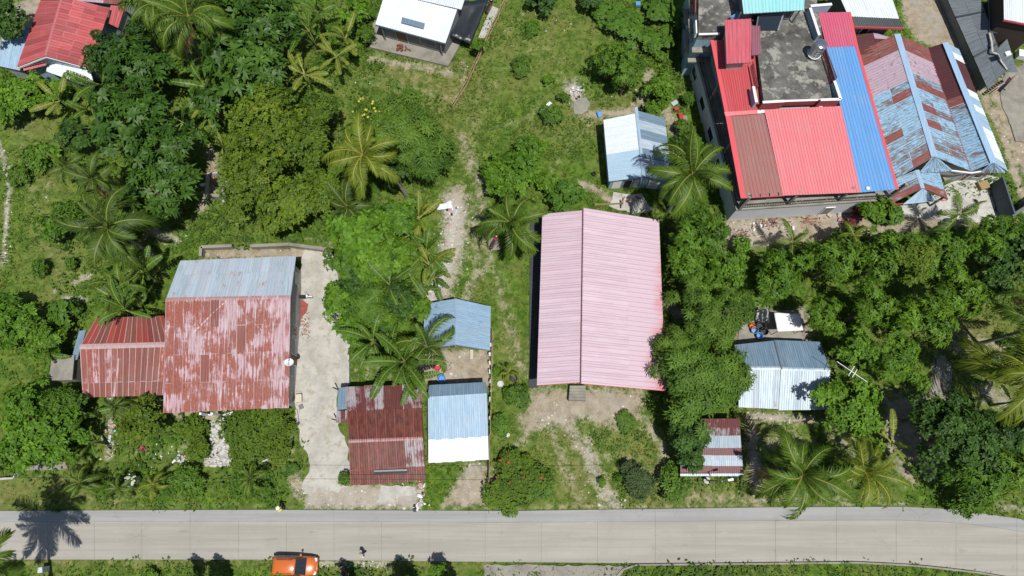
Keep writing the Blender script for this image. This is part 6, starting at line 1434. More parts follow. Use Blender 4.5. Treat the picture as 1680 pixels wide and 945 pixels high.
# ---- bananas
for i, (u, v, hh, r_, n, mt, lab) in enumerate([
 (566, 62, 3.2, 32, 8, 1, 'outermost banana plant of the clump nearest the concrete apron'), (462, 135, 3.6, 36, 8, 0, 'banana plant at the left foot of the clump below the dark glossy tree'), (300, 200, 4, 34, 7, 0, 'banana plant squeezed between the star-leaved trees'),
 (508, 52, 4, 40, 9, 0, 'upper banana plant of the clump left of the white roof house'), (552, 92, 3.5, 34, 8, 1, 'right banana plant of the clump left of the white roof house'), (500, 122, 3.2, 34, 9, 1, 'lower banana plant of the clump left of the white roof house'), (520, 20, 3.6, 30, 7, 0, 'topmost banana plant of the clump left of the white roof house'),
 (338, 142, 4.5, 46, 8, 0, 'banana plant with long leaves between the two glossy groves'), (345, 175, 3.5, 26, 6, 1, 'yellowing banana plant above the ruined enclosure'), (365, 240, 3, 26, 5, 1, 'pale drooping banana plant beside the olive tree'),
 (168, 140, 4, 44, 8, 0, 'banana plant leaning over the white awning of the red gable house'), (98, 165, 3, 32, 6, 1, 'yellowing banana plant below the grey yard wall'), (150, 180, 3, 30, 6, 0, 'banana plant under the star-leaved grove at left'),
 (672, 385, 3.2, 34, 8, 0, 'green banana plant behind the yellow row'), (712, 455, 3.0, 32, 8, 0, 'green banana plant at the rubble edge of the row'), (668, 445, 3.6, 36, 8, 0, 'banana plant between the row and the driveway trees'), (687, 358, 3.2, 36, 9, 1, 'upper yellow banana plant of the row along the rubble strip'), (700, 412, 3.5, 42, 10, 0, 'middle banana plant of the row along the rubble strip'), (705, 435, 3.4, 38, 9, 1, 'lower yellow banana plant of the row along the rubble strip'), (695, 470, 3, 26, 7, 0, 'lowest small banana plant of the row along the rubble strip'),
 (640, 468, 5, 38, 8, 0, 'banana plant rising among the trees by the driveway'), (612, 560, 4.5, 44, 8, 0, 'banana plant at the driveway edge left of the large clump'), (664, 594, 5, 54, 11, 0, 'largest banana plant spreading over the dark rust shed'), (676, 618, 4.0, 42, 8, 0, 'banana plant hanging its leaves onto the dark rust shed roof'), (640, 590, 4, 46, 9, 0, 'banana plant behind the largest banana clump'), 
 (205, 508, 4.4, 42, 9, 0, 'banana plant with leaves lying over the red wing roof'), (235, 448, 4, 44, 8, 0, 'banana plant behind the rusty roof house'), (190, 490, 4, 36, 7, 0, 'banana plant left of the one over the red wing roof'), (78, 575, 2.6, 34, 6, 0, 'banana plant among the lime bushes at far left'), 
 (140, 680, 2.6, 34, 6, 0, 'dark banana plant in the lower left garden'), (150, 725, 2.4, 30, 5, 0, 'banana plant by the end of the garden path'), (1463, 727, 3.4, 38, 6, 1, 'thin yellow banana plant right of the bright tree'), (1380, 740, 2.4, 24, 6, 0, 'banana plant under the large bright tree'), (1660, 660, 3, 30, 5, 0, 'banana plant below the hanging palm frond'), (1085, 250, 2.4, 14, 5, 0, 'tiny banana plant beside the pale blue house')]):
    banana(u, v, hh, lab, r_, n, M_BANANAY if mt else M_BANANA, seed=i)

# ---- grass and weeds (uncountable)
def scatter_ok(n, seed):
    g = np.random.default_rng(seed); x, y = g.uniform(-66, 66, n), g.uniform(-13, 60, n); u, v = UV(x, y)
    ok = (u > -60) & (u < 1740) & (v > -40) & (v < 985) & ~between(u, v)
    x, y, u, v = x[ok], y[ok], u[ok], v[ok]
    for p in HARD: 
        k = ~inside(u, v, p); x, y, u, v = x[k], y[k], u[k], v[k]
    return g, x, y, u, v
def grass():
    g, x, y, u, v = scatter_ok(52000, 5)
    dm = mask(u, v, DIRT); n2 = vnoise(x, y, .55, 9); keep = (dm < .55) & (g.random(len(x)) < np.clip(1.15 - 1.6 * dm + .9 * (n2 - .5), 0.02, 1)); x, y, u, v, n2 = x[keep], y[keep], u[keep], v[keep], n2[keep]
    lush = vnoise(x, y, .12, 12); dry = mask(u, v, DRY)
    n = len(x); z = ground_height(x, y); V, T = [], []
    hgt = (.14 + .34 * g.random(n) * (.35 + lush)) * (1 - .5 * dry)
    for k in range(4):
        a = g.uniform(0, 6.28, n); ln = hgt * g.uniform(.6, 1.2, n); w = .035 + .03 * g.random(n)
        c, s = np.cos(a), np.sin(a); bx, by = x + g.normal(0, .06, n), y + g.normal(0, .06, n)
        V.append(np.stack([np.stack([bx - s * w, by + c * w, z - .02], 1), np.stack([bx + s * w, by - c * w, z - .02], 1), np.stack([bx + c * ln * .85, by + s * ln * .85, z + ln * .75], 1)], 1))
        T.append(np.repeat(np.clip(.25 * g.random(n) + .35 * n2 + .28 * dry * 1.2 + .12, 0, 1)[:, None], 3, 1))
    V = np.concatenate(V).reshape(-1, 3); T = np.concatenate(T).ravel()
    me = np_mesh('grass', V, np.arange(len(V)).reshape(-1, 3), {'tone': T})
    tag(link('grass', me, None, leafy('grass_blade', (.030, .082, .006), (.165, .225, .032), .3, .55, .3)), kind='stuff')
grass()
def weeds(name, n0, size, leaf, seed, colr, dens_noise, thr, nl=9, dmax=.4):
    g, x, y, u, v = scatter_ok(n0, seed); dm = mask(u, v, DIRT); dr = mask(u, v, DRY)
    q = vnoise(x, y, dens_noise, seed + 1); k = (dm < dmax) & (q > thr) & (dr < .55); x, y, q = x[k], y[k], q[k]; n = len(x); z = ground_height(x, y); V, T = [], []
    tn = g.random(n); sz = size * g.uniform(.5, 1.25, n)
    for i in range(nl):
        a = g.uniform(0, 6.28, n); r = sz * g.uniform(.1, 1.0, n) ** .7; px, py = x + np.cos(a) * r, y + np.sin(a) * r; pz = z + sz * g.uniform(.15, .9, n) * (1 - .5 * r / sz)
        b = a + g.normal(0, .7, n); L = leaf * g.uniform(.7, 1.3, n); W = L * .5; c, s = np.cos(b), np.sin(b); tl = g.uniform(-.3, .35, n) * L
        V.append(np.stack([np.stack([px, py, pz], 1), np.stack([px + c * L * .5 - s * W / 2, py + s * L * .5 + c * W / 2, pz + .04], 1), np.stack([px + c * L, py + s * L, pz + tl], 1), np.stack([px + c * L * .5 + s * W / 2, py + s * L * .5 - c * W / 2, pz + .04], 1)], 1)); T.append(np.repeat(np.clip(.6 * tn + .4 * g.random(n), 0, 1)[:, None], 4, 1))
    V = np.concatenate(V).reshape(-1, 3); T = np.concatenate(T).ravel()
    tag(link(name, np_mesh(name, V, np.arange(len(V)).reshape(-1, 4), {'tone': T}), None, colr), kind='stuff')
weeds('weeds', 15000, .42, .24, 21, leafy('weed_leaf', (.030, .085, .010), (.105, .190, .024), .28, .5, .35), .16, .45)
weeds('undergrowth', 5200, .8, .36, 33, leafy('undergrowth_leaf', (.020, .058, .008), (.075, .150, .020), .25, .48, .35), .09, .60, nl=14, dmax=.3)
# ---------------------------------------------------------------- orange car
def car():
    p = P(487, 926.5, 0)
    o = empty('parked_car', (p.x, p.y, 0.02), 'orange hatchback car parked half on the verge at the bottom edge', 'car', rz=math.radians(-1.5))
    paint = plain('orange_car_paint', (0.55, 0.135, 0.022, 1), .28, .5, coat=1.0, var=.02)
    def loft(name, secs, mat, parent=o, bevel=.0, smooth=True):   # secs: x, half width bottom, half width top, z bottom, z top
        vs, fs = [], []
        for x, wb, wt, zb, zt in secs:
            prof = [(-wb * .92, zb), (-wb, zb + .12), (-wb, zb + (zt - zb) * .55), (-wt, zt - .06), (-wt + .10, zt), (0, zt + .03), (wt - .10, zt), (wt, zt - .06), (wb, zb + (zt - zb) * .55), (wb, zb + .12), (wb * .92, zb)]
            vs += [(x, y, z) for y, z in prof]
        m = 11
        for i in range(len(secs) - 1):
            for k in range(m): a, b = i * m + k, i * m + (k + 1) % m; fs.append((a, b, b + m, a + m))
        fs.append(tuple(range(m))); fs.append(tuple(reversed(range(len(vs) - m, len(vs)))))
        mb = MB().add(vs, fs); me = mb.mesh(name, smooth); return link(name, me, parent, mat)
    body = loft('body', [(-2.12, .72, .62, .42, .80), (-2.06, .83, .78, .30, .94), (-1.5, .88, .84, .25, .98), (0, .89, .85, .24, .98), (.95, .88, .84, .25, .97), (1.3, .87, .82, .26, .93), (1.85, .84, .74, .28, .84), (2.1, .74, .60, .32, .70), (2.17, .60, .45, .40, .62)], paint)
    loft('cabin', [(-2.02, .76, .58, .86, 1.0), (-1.86, .79, .66, .88, 1.40), (-1.55, .80, .68, .9, 1.52), (-.5, .80, .68, .9, 1.56), (.12, .80, .67, .9, 1.50), (.3, .80, .66, .9, 1.43)], paint)
    g = MB()
    def glass(name, q, mat=M_GLASS): 
        c = sum((Vector(k) for k in q), Vector()) / 4
        n = (Vector(q[1]) - Vector(q[0])).cross(Vector(q[3]) - Vector(q[0])).normalized()
        if n.dot(c - Vector((0, 0, .9))) < 0: n = -n
        vs = [Vector(k) + n * .012 for k in q] + [Vector(k) - n * .02 for k in q]
        m = MB().add(vs, [(0, 1, 2, 3), (7, 6, 5, 4), (0, 4, 5, 1), (1, 5, 6, 2), (2, 6, 7, 3), (3, 7, 4, 0)]); return link(name, m.mesh(name), o, mat)
    glass('windscreen', [(.28, -.64, 1.46), (.28, .64, 1.46), (1.18, .76, 1.0), (1.18, -.76, 1.0)])
    glass('rear_window', [(-1.88, -.56, 1.36), (-1.88, .56, 1.36), (-2.05, .6, 1.0), (-2.05, -.6, 1.0)])
    for s in (-1, 1):
        glass('side_window', [(-1.55, s * .735, 1.40), (-.55, s * .735, 1.44), (-.55, s * .83, 1.02), (-1.75, s * .83, 1.02)])
        glass('side_window', [(-.45, s * .735, 1.44), (.18, s * .735, 1.40), (.75, s * .83, 1.02), (-.45, s * .83, 1.02)])
        m = MB().add([(.2, s * .66, 1.44), (.3, s * .70, 1.42), (1.25, s * .80, .99), (1.1, s * .80, .97)], [(0, 1, 2, 3)]); m.add([(x, y - s * .05, z - .04) for x, y, z in m.v[:4]], [(3, 2, 1, 0)]); link('pillar', m.mesh('pillar'), o, paint)
        m = MB().box((.62, s * 1.0, 1.08), (.16, .22, .14)); mo = link('mirror', m.mesh('mirror'), o, paint)
        m = MB().box((1.98, s * .60, .72), (.24, .3, .12)); link('headlight', m.mesh('headlight'), o, plain('headlamp_lens', (.7, .72, .74, 1), .15) if s < 0 else bpy.data.materials['headlamp_lens'])
        m = MB().box((-2.10, s * .66, .82), (.08, .22, .2)); link('tail_light', m.mesh('tail_light'), o, plain('tail_lens', (.35, .01, .01, 1), .2) if s < 0 else bpy.data.materials['tail_lens'])
        for x in (-1.3, 1.32):
            m = MB().tube([(x, s * .70, .31), (x, s * .905, .31)], .31, 20); w = link('wheel', m.mesh('wheel'), o, M_BLACK)
            m = MB().tube([(x, s * .90, .31), (x, s * .915, .31)], .2, 14); link('rim', m.mesh('rim'), w, M_STEEL)
        m = MB().bar((-1.5, s * .60, 1.56), (0, s * .60, 1.57), .03); link('roof_rail', m.mesh('roof_rail'), o, M_BLACK)
        for x in (-.5, ): m = MB().box((x, s * .895, .78), (.14, .02, .03)); link('door_handle', m.mesh('door_handle'), o, M_BLACK)
    m = MB().box((2.15, 0, .58), (.05, .9, .12)); link('grille', m.mesh('grille'), o, M_BLACK)
    m = MB().box((2.1, 0, .36), (.16, 1.4, .14)).box((-2.1, 0, .38), (.14, 1.5, .16)); link('bumper', m.mesh('bumper'), o, M_BLACK)
    m = MB().bar((.35, -.1, 1.475), (1.05, -.45, 1.12), .02).bar((.8, .15, 1.25), (1.1, -.05, 1.10), .02); link('wiper', m.mesh('wiper'), o, M_BLACK)
car()

# ---------------------------------------------------------------- motorcycles
def motorcycle(u, v, ang, paint, label, front=None, sidecar=False, z=0.04):
    p = P(u, v, z); o = empty('motorcycle', p, label, 'motorcycle', rz=ang)
    front = front or paint
    def add(name, mb, mat, parent=o, smooth=False): return link(name, mb.mesh(name, smooth), parent, mat)
    for x in (-.62, .62):
        m = MB(); n = 16
        w = add('wheel', MB().tube([(x, -.05, .29), (x, .05, .29)], .29, n), M_BLACK); add('rim', MB().tube([(x, -.06, .29), (x, .06, .29)], .17, 12), M_STEEL, w)
    add('front_fender', MB().bar((.42, 0, .62), (.72, 0, .60), .13, .05).bar((.72, 0, .60), (.92, 0, .45), .13, .05), front)
    add('fork', MB().tube([(.62, -.08, .29), (.42, -.08, .92)], .025, 6).tube([(.62, .08, .29), (.42, .08, .92)], .025, 6), M_STEEL)
    hb = add('handlebar', MB().tube([(.28, -.36, .98), (.40, -.14, 1.0), (.40, .14, 1.0), (.28, .36, .98)], .018, 6), M_BLACK)
    add('mirror', MB().ball((.34, -.36, 1.12), .06, 7, 4, sq=(.4, 1, .8)).ball((.34, .36, 1.12), .06, 7, 4, sq=(.4, 1, .8)), M_BLACK)
    add('headlight', MB().ball((.52, 0, .90), .11, 10, 5), M_WHITE); add('front_shield', MB().prism([(.40, -.17), (.50, -.10), (.56, 0), (.50, .10), (.40, .17), (.36, 0)], .62, .96), front)
    add('body', MB().prism([(.38, -.12), (.38, .12), (.05, .15), (-.4, .13), (-.78, .06), (-.78, -.06), (-.4, -.13), (.05, -.15)], .38, .66), paint)
    add('engine', MB().box((.02, 0, .34), (.4, .26, .26)), M_STEEL); add('seat', MB().prism([(.10, -.11), (.14, 0), (.10, .11), (-.35, .14), (-.72, .10), (-.76, 0), (-.72, -.10), (-.35, -.14)], .66, .78), M_BLACK)
    add('tail_light', MB().box((-.84, 0, .66), (.08, .12, .08)), bpy.data.materials['tail_lens']); add('exhaust', MB().tube([(0, -.16, .25), (-.8, -.18, .34)], .05, 8), M_STEEL)
    add('kickstand', MB().bar((-.05, .1, .3), (-.1, .26, .02), .03), M_STEEL)
    if sidecar:
        s = add('sidecar', MB().prism([(.55, .35), (.7, .6), (.55, 1.1), (-.7, 1.15), (-.75, .4)], .3, .62), M_REDPL); add('sidecar_roof', MB().box((-.1, .7, 1.6), (1.5, 1.1, .05)), M_RAIL)
        for x, y in ((.5, .4), (.5, 1.05), (-.65, .45), (-.65, 1.08)): add('roof_post', MB().bar((x, y, .6), (x, y, 1.6), .04), M_STEEL)
        w = add('sidecar_wheel', MB().tube([(-.1, 1.16, .25), (-.1, 1.26, .25)], .25, 14), M_BLACK)
    return o
motorcycle(500, 489, math.radians(2), M_BLACK, 'black motorcycle with a white front parked across the driveway edge', M_WHITE)
motorcycle(811, 399, math.radians(62), plain('red_motorcycle_paint', (.40, .03, .035, 1), .3, coat=.8, var=.05), 'red and black motorcycle under the palm left of the pink roof')
motorcycle(566, 938, math.radians(108), plain('pink_red_paint', (.42, .07, .09, 1), .35, var=.05), 'dark red motorcycle cut by the bottom edge right of the orange car', M_BLACK)
motorcycle(803, 14, math.radians(64), plain('maroon_paint', (.16, .02, .05, 1), .35, var=.1), 'maroon motorcycle with metal side frame beside the black tarpaulin', M_BLACK)

# ---------------------------------------------------------------- people
def person(u, v, heading, label, shirt, pants, skin=(.24, .125, .075, 1), hat=None, bag=None, stride=.30, h=1.66):
    p = P(u, v, .03); o = empty('person', p, label, 'person', rz=heading); k = h / 1.7
    V, E, R = [], [], []
    def joint(x, y, z, r, par=None):
        V.append((x * k, y * k, z * k)); R.append(r * k); i = len(V) - 1
        if par is not None: E.append((par, i))
        return i
    pel = joint(0, 0, .95, .13); sp = joint(.01, 0, 1.15, .12, pel); ch = joint(.02, 0, 1.33, .145, sp); nk = joint(.03, 0, 1.47, .055, ch); jaw = joint(.06, 0, 1.55, .075, nk); hd = joint(.05, 0, 1.63, .095, jaw); cr_ = joint(.035, 0, 1.70, .06, hd)
    for s, st in ((1, stride), (-1, -stride)):
        hp = joint(0, s * .10, .90, .095, pel); kn = joint(st * .55 + .05, s * .10, .50, .06, hp); an = joint(st * .8 - .02, s * .10, .09, .04, kn); to = joint(st * .8 + .16, s * .115, .035, .035, an)
        sh = joint(.02, s * .19, 1.38, .065, ch); el = joint(-st * .35 - .02, s * .24, 1.10, .043, sh); wr = joint(-st * .55 + .10, s * .23, .88, .03, el); pm = joint(-st * .6 + .14, s * .22, .80, .028, wr)
        for q, (dx, dy, dz) in enumerate(((.03, .03, -.09), (.035, .012, -.10), (.03, -.008, -.095), (.02, -.025, -.08))): f1 = joint(-st * .6 + .14 + dx * .5, s * .22 + dy * .6, .80 + dz * .55, .010, pm); joint(-st * .6 + .14 + dx, s * .22 + dy * .7, .80 + dz, .008, f1)
        th = joint(-st * .6 + .175, s * .20, .785, .011, pm); joint(-st * .6 + .19, s * .19, .745, .009, th)
    def skin_obj(name, vs, es, rs, mat, root=0):
        me = bpy.data.meshes.new(name); me.from_pydata(vs, es, []); ob = link(name, me, o, mat); ob.modifiers.new('skin', 'SKIN')
        for i, r in enumerate(rs): me.skin_vertices[0].data[i].radius = (r, r)
        for d in me.skin_vertices[0].data: d.use_root = False
        me.skin_vertices[0].data[root].use_root = True
        sb = ob.modifiers.new('smooth', 'SUBSURF'); sb.levels = 1; sb.render_levels = 1
        return ob
    skin_obj('body', V, E, R, plain('skin_' + str(u), skin, .55, var=.05))
    def sub(name, ids, grow, mat):
        mp = {i: n for n, i in enumerate(ids)}; skin_obj(name, [V[i] for i in ids], [(mp[a], mp[b]) for a, b in E if a in mp and b in mp], [R[i] + grow for i in ids], mat)
    legs = [i for i, q in enumerate(V) if .06 * k < q[2] < .96 * k and abs(q[1]) < .125 * k]; 
    Ls = [pel]
    for a, b in E:
        if a in Ls and V[b][2] < .95 * k and abs(V[b][1]) < .108 * k and V[b][2] > .07 * k: Ls.append(b)
    sub('trousers', Ls, .022, pants)
    Us = [pel, sp, ch] + [b for a, b in E if a == ch and b != nk]; Us += [b for a, b in E if a in Us and abs(V[b][1]) > .2 * k and V[b][2] > 1.0 * k]
    sub('shirt', Us, .024, shirt)
    m = MB()
    if hat: m.ball((.04 * k, 0, 1.68 * k), .125 * k, 10, 4, half=True, sq=(1, 1, .8)).tube([(.04 * k, 0, 1.675 * k), (.04 * k, 0, 1.69 * k)], .19 * k, 12); link('hat', m.mesh('hat', False), o, hat)
    else: m.ball((.03 * k, 0, 1.655 * k), .112 * k, 10, 5, half=False, sq=(1, .9, .85)); link('hair', m.mesh('hair', True), o, M_BLACK)
    m = MB()
    for s in (-1, 1): m.ball((.135 * k, s * .035 * k, 1.625 * k), .012, 6, 3)
    m.ball((.15 * k, 0, 1.59 * k), .016, 6, 3).ball((.13 * k, 0, 1.555 * k), .014, 6, 3, sq=(.6, 1.6, .5)); link('face', m.mesh('face'), o, plain('face_' + str(u), tuple(c * .5 for c in skin[:3]) + (1,), .5, var=.02))
    if bag: link('bag', MB().prism([(-.30, -.17), (-.14, -.2), (-.14, .2), (-.30, .17)], 1.0 * k, 1.38 * k).mesh('bag'), o, bag)
    return o
M_CLOTHW = plain('white_cloth', (.68, .69, .72, 1), .8, var=.05); M_CLOTHD = plain('dark_cloth', (.03, .035, .05, 1), .8); M_CLOTHG = plain('grey_cloth', (.22, .23, .25, 1), .8)
person(598, 908, math.radians(205), 'person in a white shirt and straw hat walking along the road edge', M_CLOTHW, M_CLOTHD, hat=plain('straw_hat', (.42, .38, .28, 1), .8))
person(465, 833, math.radians(120), 'person in grey with a white cap and a yellow bag on the far road edge', M_CLOTHG, M_CLOTHD, hat=M_WHITE, bag=plain('yellow_bag', (.55, .6, .03, 1), .6))

# ---------------------------------------------------------------- street lamp, aerial, wire
b = P(1159, 788); o = empty('street_lamp', b, 'slim street lamp post beside the striped shed on a concrete foot', 'street lamp')
link('pole', MB().tube([(0, 0, 0), (0, 0, 5.2)], [.075, .05], 8).mesh('pole'), o, M_STEEL); link('foot', MB().prism([(.35 * math.cos(a * .785), .35 * math.sin(a * .785)) for a in range(8)], 0, .25).mesh('foot'), o, M_CONC_PALE)
link('lamp_arm', MB().tube([(0, 0, 5.1), (.5, .1, 5.35)], .035, 6).mesh('lamp_arm'), o, M_STEEL); link('lamp_head', MB().box((.75, .12, 5.36), (.5, .2, .09), .2).mesh('lamp_head'), o, M_WHITE); link('control_box', MB().box((-.02, -.12, 1.6), (.3, .2, .5)).mesh('control_box'), o, M_BLACK)
tp = b + Vector((0, 0, 5.0)); e = P(-260, 782, 6.0); m = MB(); n = 40; pts = [tp.lerp(e, i / n) - Vector((0, 0, 1.2 * 4 * (i / n) * (1 - i / n))) for i in range(n + 1)]
tag(m.tube(pts, .014, 4).build('power_line', M_BLACK), 'thin power line running left from the street lamp above the verge', 'cable')
c = P(1398, 610, 7.2); g0 = Vector((c.x, c.y, 0)); o = empty('television_aerial', g0, 'white television aerial on a mast above the bright tree by the double grey shed', 'aerial')
d = (P(1425, 627, 7.2) - P(1372, 591, 7.2)); d.normalize(); n = Vector((-d.y, d.x, 0))
link('mast', MB().tube([(0, 0, 0), (0, 0, 7.2)], .03, 6).mesh('mast'), o, M_STEEL); link('boom', MB().bar(d * -1.6 + Vector((0, 0, 7.2)), d * 1.6 + Vector((0, 0, 7.2)), .045).mesh('boom'), o, M_WHITE)
for t, L in ((-.1, .55), (.25, .45)): link('element', MB().bar(d * t + n * -L + Vector((0, 0, 7.24)), d * t + n * L + Vector((0, 0, 7.24)), .05).mesh('element'), o, M_WHITE)
a, bb = P(1363, 628, 3.0), P(1385, 610, 5.0); link('stay', MB().tube([a - g0, bb - g0], .02, 5).mesh('stay'), o, M_STEEL)

# ---------------------------------------------------------------- yard things
tarp('white_tarp', 'white tarpaulin awning stretched in the back yard among the trees', [(1270, 513, 2.3), (1313, 515, 2.2), (1318, 542, 2.1), (1276, 544, 2.1)], 2.2, plain('white_tarpaulin', (.72, .72, .72, 1), .6, var=.04), sag=.25)
tarp('dark_tarp', 'dark grey plastic sheet hung beside the white tarpaulin', [(1240, 509, 2.0), (1262, 506, 2.0), (1264, 528, 1.7), (1238, 528, 1.6)], 1.8, M_TARP, sag=.3, wr=.14)
tarp('blue_tarp', 'scrap of bright blue tarpaulin lying on the bare track', [(979, 184, .25), (986, 182, .3), (988, 190, .2), (982, 193, .22)], .2, plain('blue_tarpaulin', (.10, .30, .72, 1), .5, var=.06), 5, 5, .05)
tarp('plastic_sheet', 'pale crumpled plastic sheet on the rubble strip between the trees', [(716, 337, .3), (740, 329, .5), (744, 341, .35), (717, 345, .25)], .3, plain('pale_plastic', (.62, .66, .70, 1), .4, var=.06), 8, 6, .1, wr=.12)
tarp('grey_sheet', 'grey plastic sheet draped beside the ruined block enclosure', [(362, 302, .5), (373, 296, .6), (370, 333, .3), (364, 332, .35)], .4, plain('grey_plastic', (.32, .34, .37, 1), .5, var=.12), 6, 8, .1, wr=.12)
for (u, v, pts_) in ():
    pass
for lab, poles in (('thin pole under a corner of the white tarpaulin', ((1271, 514), (1314, 516), (1316, 541), (1277, 543))), ('thin pole under a corner of the dark plastic sheet', ((1241, 510), (1262, 508), (1263, 527), (1240, 527)))):
    for (u, v), cn in zip(poles, ('upper left', 'upper right', 'lower right', 'lower left')):
        p = P(u, v, 2.0); tag(MB().tube([(p.x, p.y, 0), (p.x, p.y, 2.02 if 'white' in lab else 1.6)], .035, 6).build('tarp_pole', M_BAMBOO), lab.replace('a corner', 'the ' + cn + ' corner'), 'pole', lab.replace('a corner of ', ''))
def bucket(u, v, r, hgt, mat, label, name='bucket', open_=True, z=.05):
    p = P(u, v, z); o = empty(name, p, label, name.replace('_', ' ')); n = 14; vs, fs = [], []
    for rr, zz in ((r * .8, 0), (r, hgt), (r * .9, hgt), (r * .72, .04)): vs += [(rr * math.cos(2 * math.pi * k / n), rr * math.sin(2 * math.pi * k / n), zz) for k in range(n)]
    for j in range(3): fs += [(j * n + k, j * n + (k + 1) % n, (j + 1) * n + (k + 1) % n, (j + 1) * n + k) for k in range(n)]
    fs += [tuple(range(3 * n, 4 * n)), tuple(reversed(range(n)))]
    link('body', MB().add(vs, fs).mesh('body', False), o, mat); m = MB()
    for k in range(n): a, b = 2 * math.pi * k / n, 2 * math.pi * (k + 1) / n; m.bar((r * math.cos(a), r * math.sin(a), hgt), (r * math.cos(b), r * math.sin(b), hgt), .03)
    link('rim', m.mesh('rim'), o, mat); return o
B_BLUE, B_RED, B_ORANGE, B_WHITE, B_BLK = plain('blue_plastic', (.10, .27, .55, 1), .4), plain('red_plastic', (.50, .04, .06, 1), .4), plain('orange_plastic', (.62, .12, .02, 1), .4), plain('white_plastic', (.68, .68, .66, 1), .4), plain('black_plastic', (.03, .03, .035, 1), .4)
bucket(725, 622, .42, .5, B_BLUE, 'round blue tub with clothes at the edge of the sandy yard', 'tub'); bucket(718, 602, .42, .3, B_RED, 'round red basin half under the banana leaves', 'basin'); bucket(717, 595, .34, .12, plain('cream_lid', (.62, .56, .42, 1), .5), 'cream round lid beside the red basin', 'lid')
bucket(1244, 552, .34, .55, B_BLUE, 'bright blue bucket nearest the double grey shed', 'bucket'); bucket(1236, 543, .36, .5, plain('mid_blue_plastic', (.16, .32, .5, 1), .4), 'blue tub left of the black tubs behind the shed', 'tub'); bucket(1233, 536, .32, .35, B_ORANGE, 'orange basin at the feet of the tamarind', 'basin'); bucket(1246, 537, .5, .6, B_BLK, 'large black tub under the dark plastic sheet', 'tub'); bucket(1252, 545, .4, .5, B_BLK, 'smaller black tub right of the bright blue bucket', 'tub')
bucket(821, 630, .32, .1, plain('grey_white_plastic', (.5, .5, .48, 1), .5), 'white round lid by the weeds of the boundary fence', 'lid'); bucket(843, 621, .38, .3, B_BLK, 'black basin under the little yellow palm', 'basin'); bucket(810, 704, .26, .5, B_RED, 'red container standing on the boundary fence line', 'container'); bucket(833, 714, .2, .2, B_WHITE, 'small pale pot in the grass right of the boundary fence', 'pot')
bucket(235, 737, .24, .22, plain('pink_plastic', (.62, .08, .18, 1), .4), 'pink pail lying on the stony lawn of the lower left garden', 'pail'); bucket(974, 287, .2, .45, B_BLK, 'black pot at the left of the pale blue house', 'pot'); bucket(1029, 331, .0001 + .15, .2, B_RED, 'small red pot by the pale blue house steps', 'pot')
def loose(name, u, v, size, mat, label, cat, rz=0, z=0.0): p = P(u, v, z); return tag(MB().box((p.x, p.y, z + size[2] / 2 + .02), size, rz).build(name, mat, bevel=.01), label, cat)
loose('white_plank', 896, 175, (1.5, .38, .08), M_WHITE, 'white plank lying on the grass of the central lawn', 'plank', math.radians(42)); loose('plank', 1018, 336, (.05, .9, .5), M_WOOD, 'short upright board above the pink roof', 'board')
loose('red_bench', 1119, 205, (.42, 2.6, .45), plain('red_bench_paint', (.42, .035, .04, 1), .5), 'long red bench on the slab beside the concrete building', 'bench', math.radians(10)); loose('red_stool', 1109, 181, (.5, .3, .4), plain('red_stool_paint', (.45, .05, .06, 1), .5), 'small red stool above the long red bench', 'stool'); loose('blue_crate', 1116, 222, (1.0, 1.0, .7), plain('slate_blue_box', (.13, .20, .27, 1), .6), 'slate blue box below the long red bench', 'box'); loose('metal_scrap', 1107, 169, (.8, .5, .06), M_GALV, 'scrap of corrugated metal beside the concrete building', 'sheet', .6); loose('blue_table', 1046, 9, (.55, .55, .4), B_BLUE, 'small blue stool on the top lawn', 'stool'); loose('sawhorse', 1323, 346, (.8, .5, .7), M_WHITE, 'white folding board at the foot of the grey front wall', 'board', .9); loose('red_table', 1152, 146, (.7, .5, .5), plain('red_ledge_tile', (.40, .04, .04, 1), .5), 'small red box against the shaded wall', 'box')
loose('wash_basin', 492, 654, (.62, .8, .5), plain('cream_basin', (.55, .5, .38, 1), .6), 'cream square planter by the driveway corner of the rusty house', 'planter', .1); loose('helmet_box', 495, 668, (.4, .4, .3), M_STEEL, 'grey bin beside the cream square planter', 'bin', .4)
loose('yellow_board', 1610, 306, (1.1, .9, .5), plain('ochre_board', (.30, .22, .10, 1), .8), 'ochre box in the shade of the mottled house eave', 'box', .3); loose('grey_boulder', 1553, 291, (1.6, .7, .5), M_CONC, 'pale concrete block beside the mottled porch roof', 'block', .4); loose('white_crate', 1673, 93, (1.1, .9, .7), M_WHITE, 'white crate at the right edge beside the long grey shed', 'crate', -.2)
loose('sign_plate', 77, 933, (.55, .5, .9), plain('silver_plate', (.5, .54, .58, 1), .35), 'silver plate at the foot of the leaning palm in the lower left', 'plate', .1); loose('red_basin', 94, 750, (.5, .35, .25), B_RED, 'red container under the small tree at the garden path', 'container', .2)
loose('roof_bag', 1651, 90, (.6, .5, .3), M_WHITE, 'white box on the right slope of the long grey shed', 'box', .3, 3.75)
p = P(1630, 592); tag(MB().add([(p.x - .5, p.y - .5, .02), (p.x + .5, p.y - .5, .02), (p.x + .5, p.y + .5, .7), (p.x - .3, p.y + .5, .7), (p.x - .5, p.y - .5, -.03), (p.x + .5, p.y - .5, -.03), (p.x + .5, p.y + .5, .65), (p.x - .3, p.y + .5, .65)], [(0, 1, 2, 3), (7, 6, 5, 4), (0, 4, 5, 1), (1, 5, 6, 2), (2, 6, 7, 3), (3, 7, 4, 0)]).build('metal_sheet', M_BLUE), 'bluish metal sheet propped on the leaning palm trunk', 'sheet')
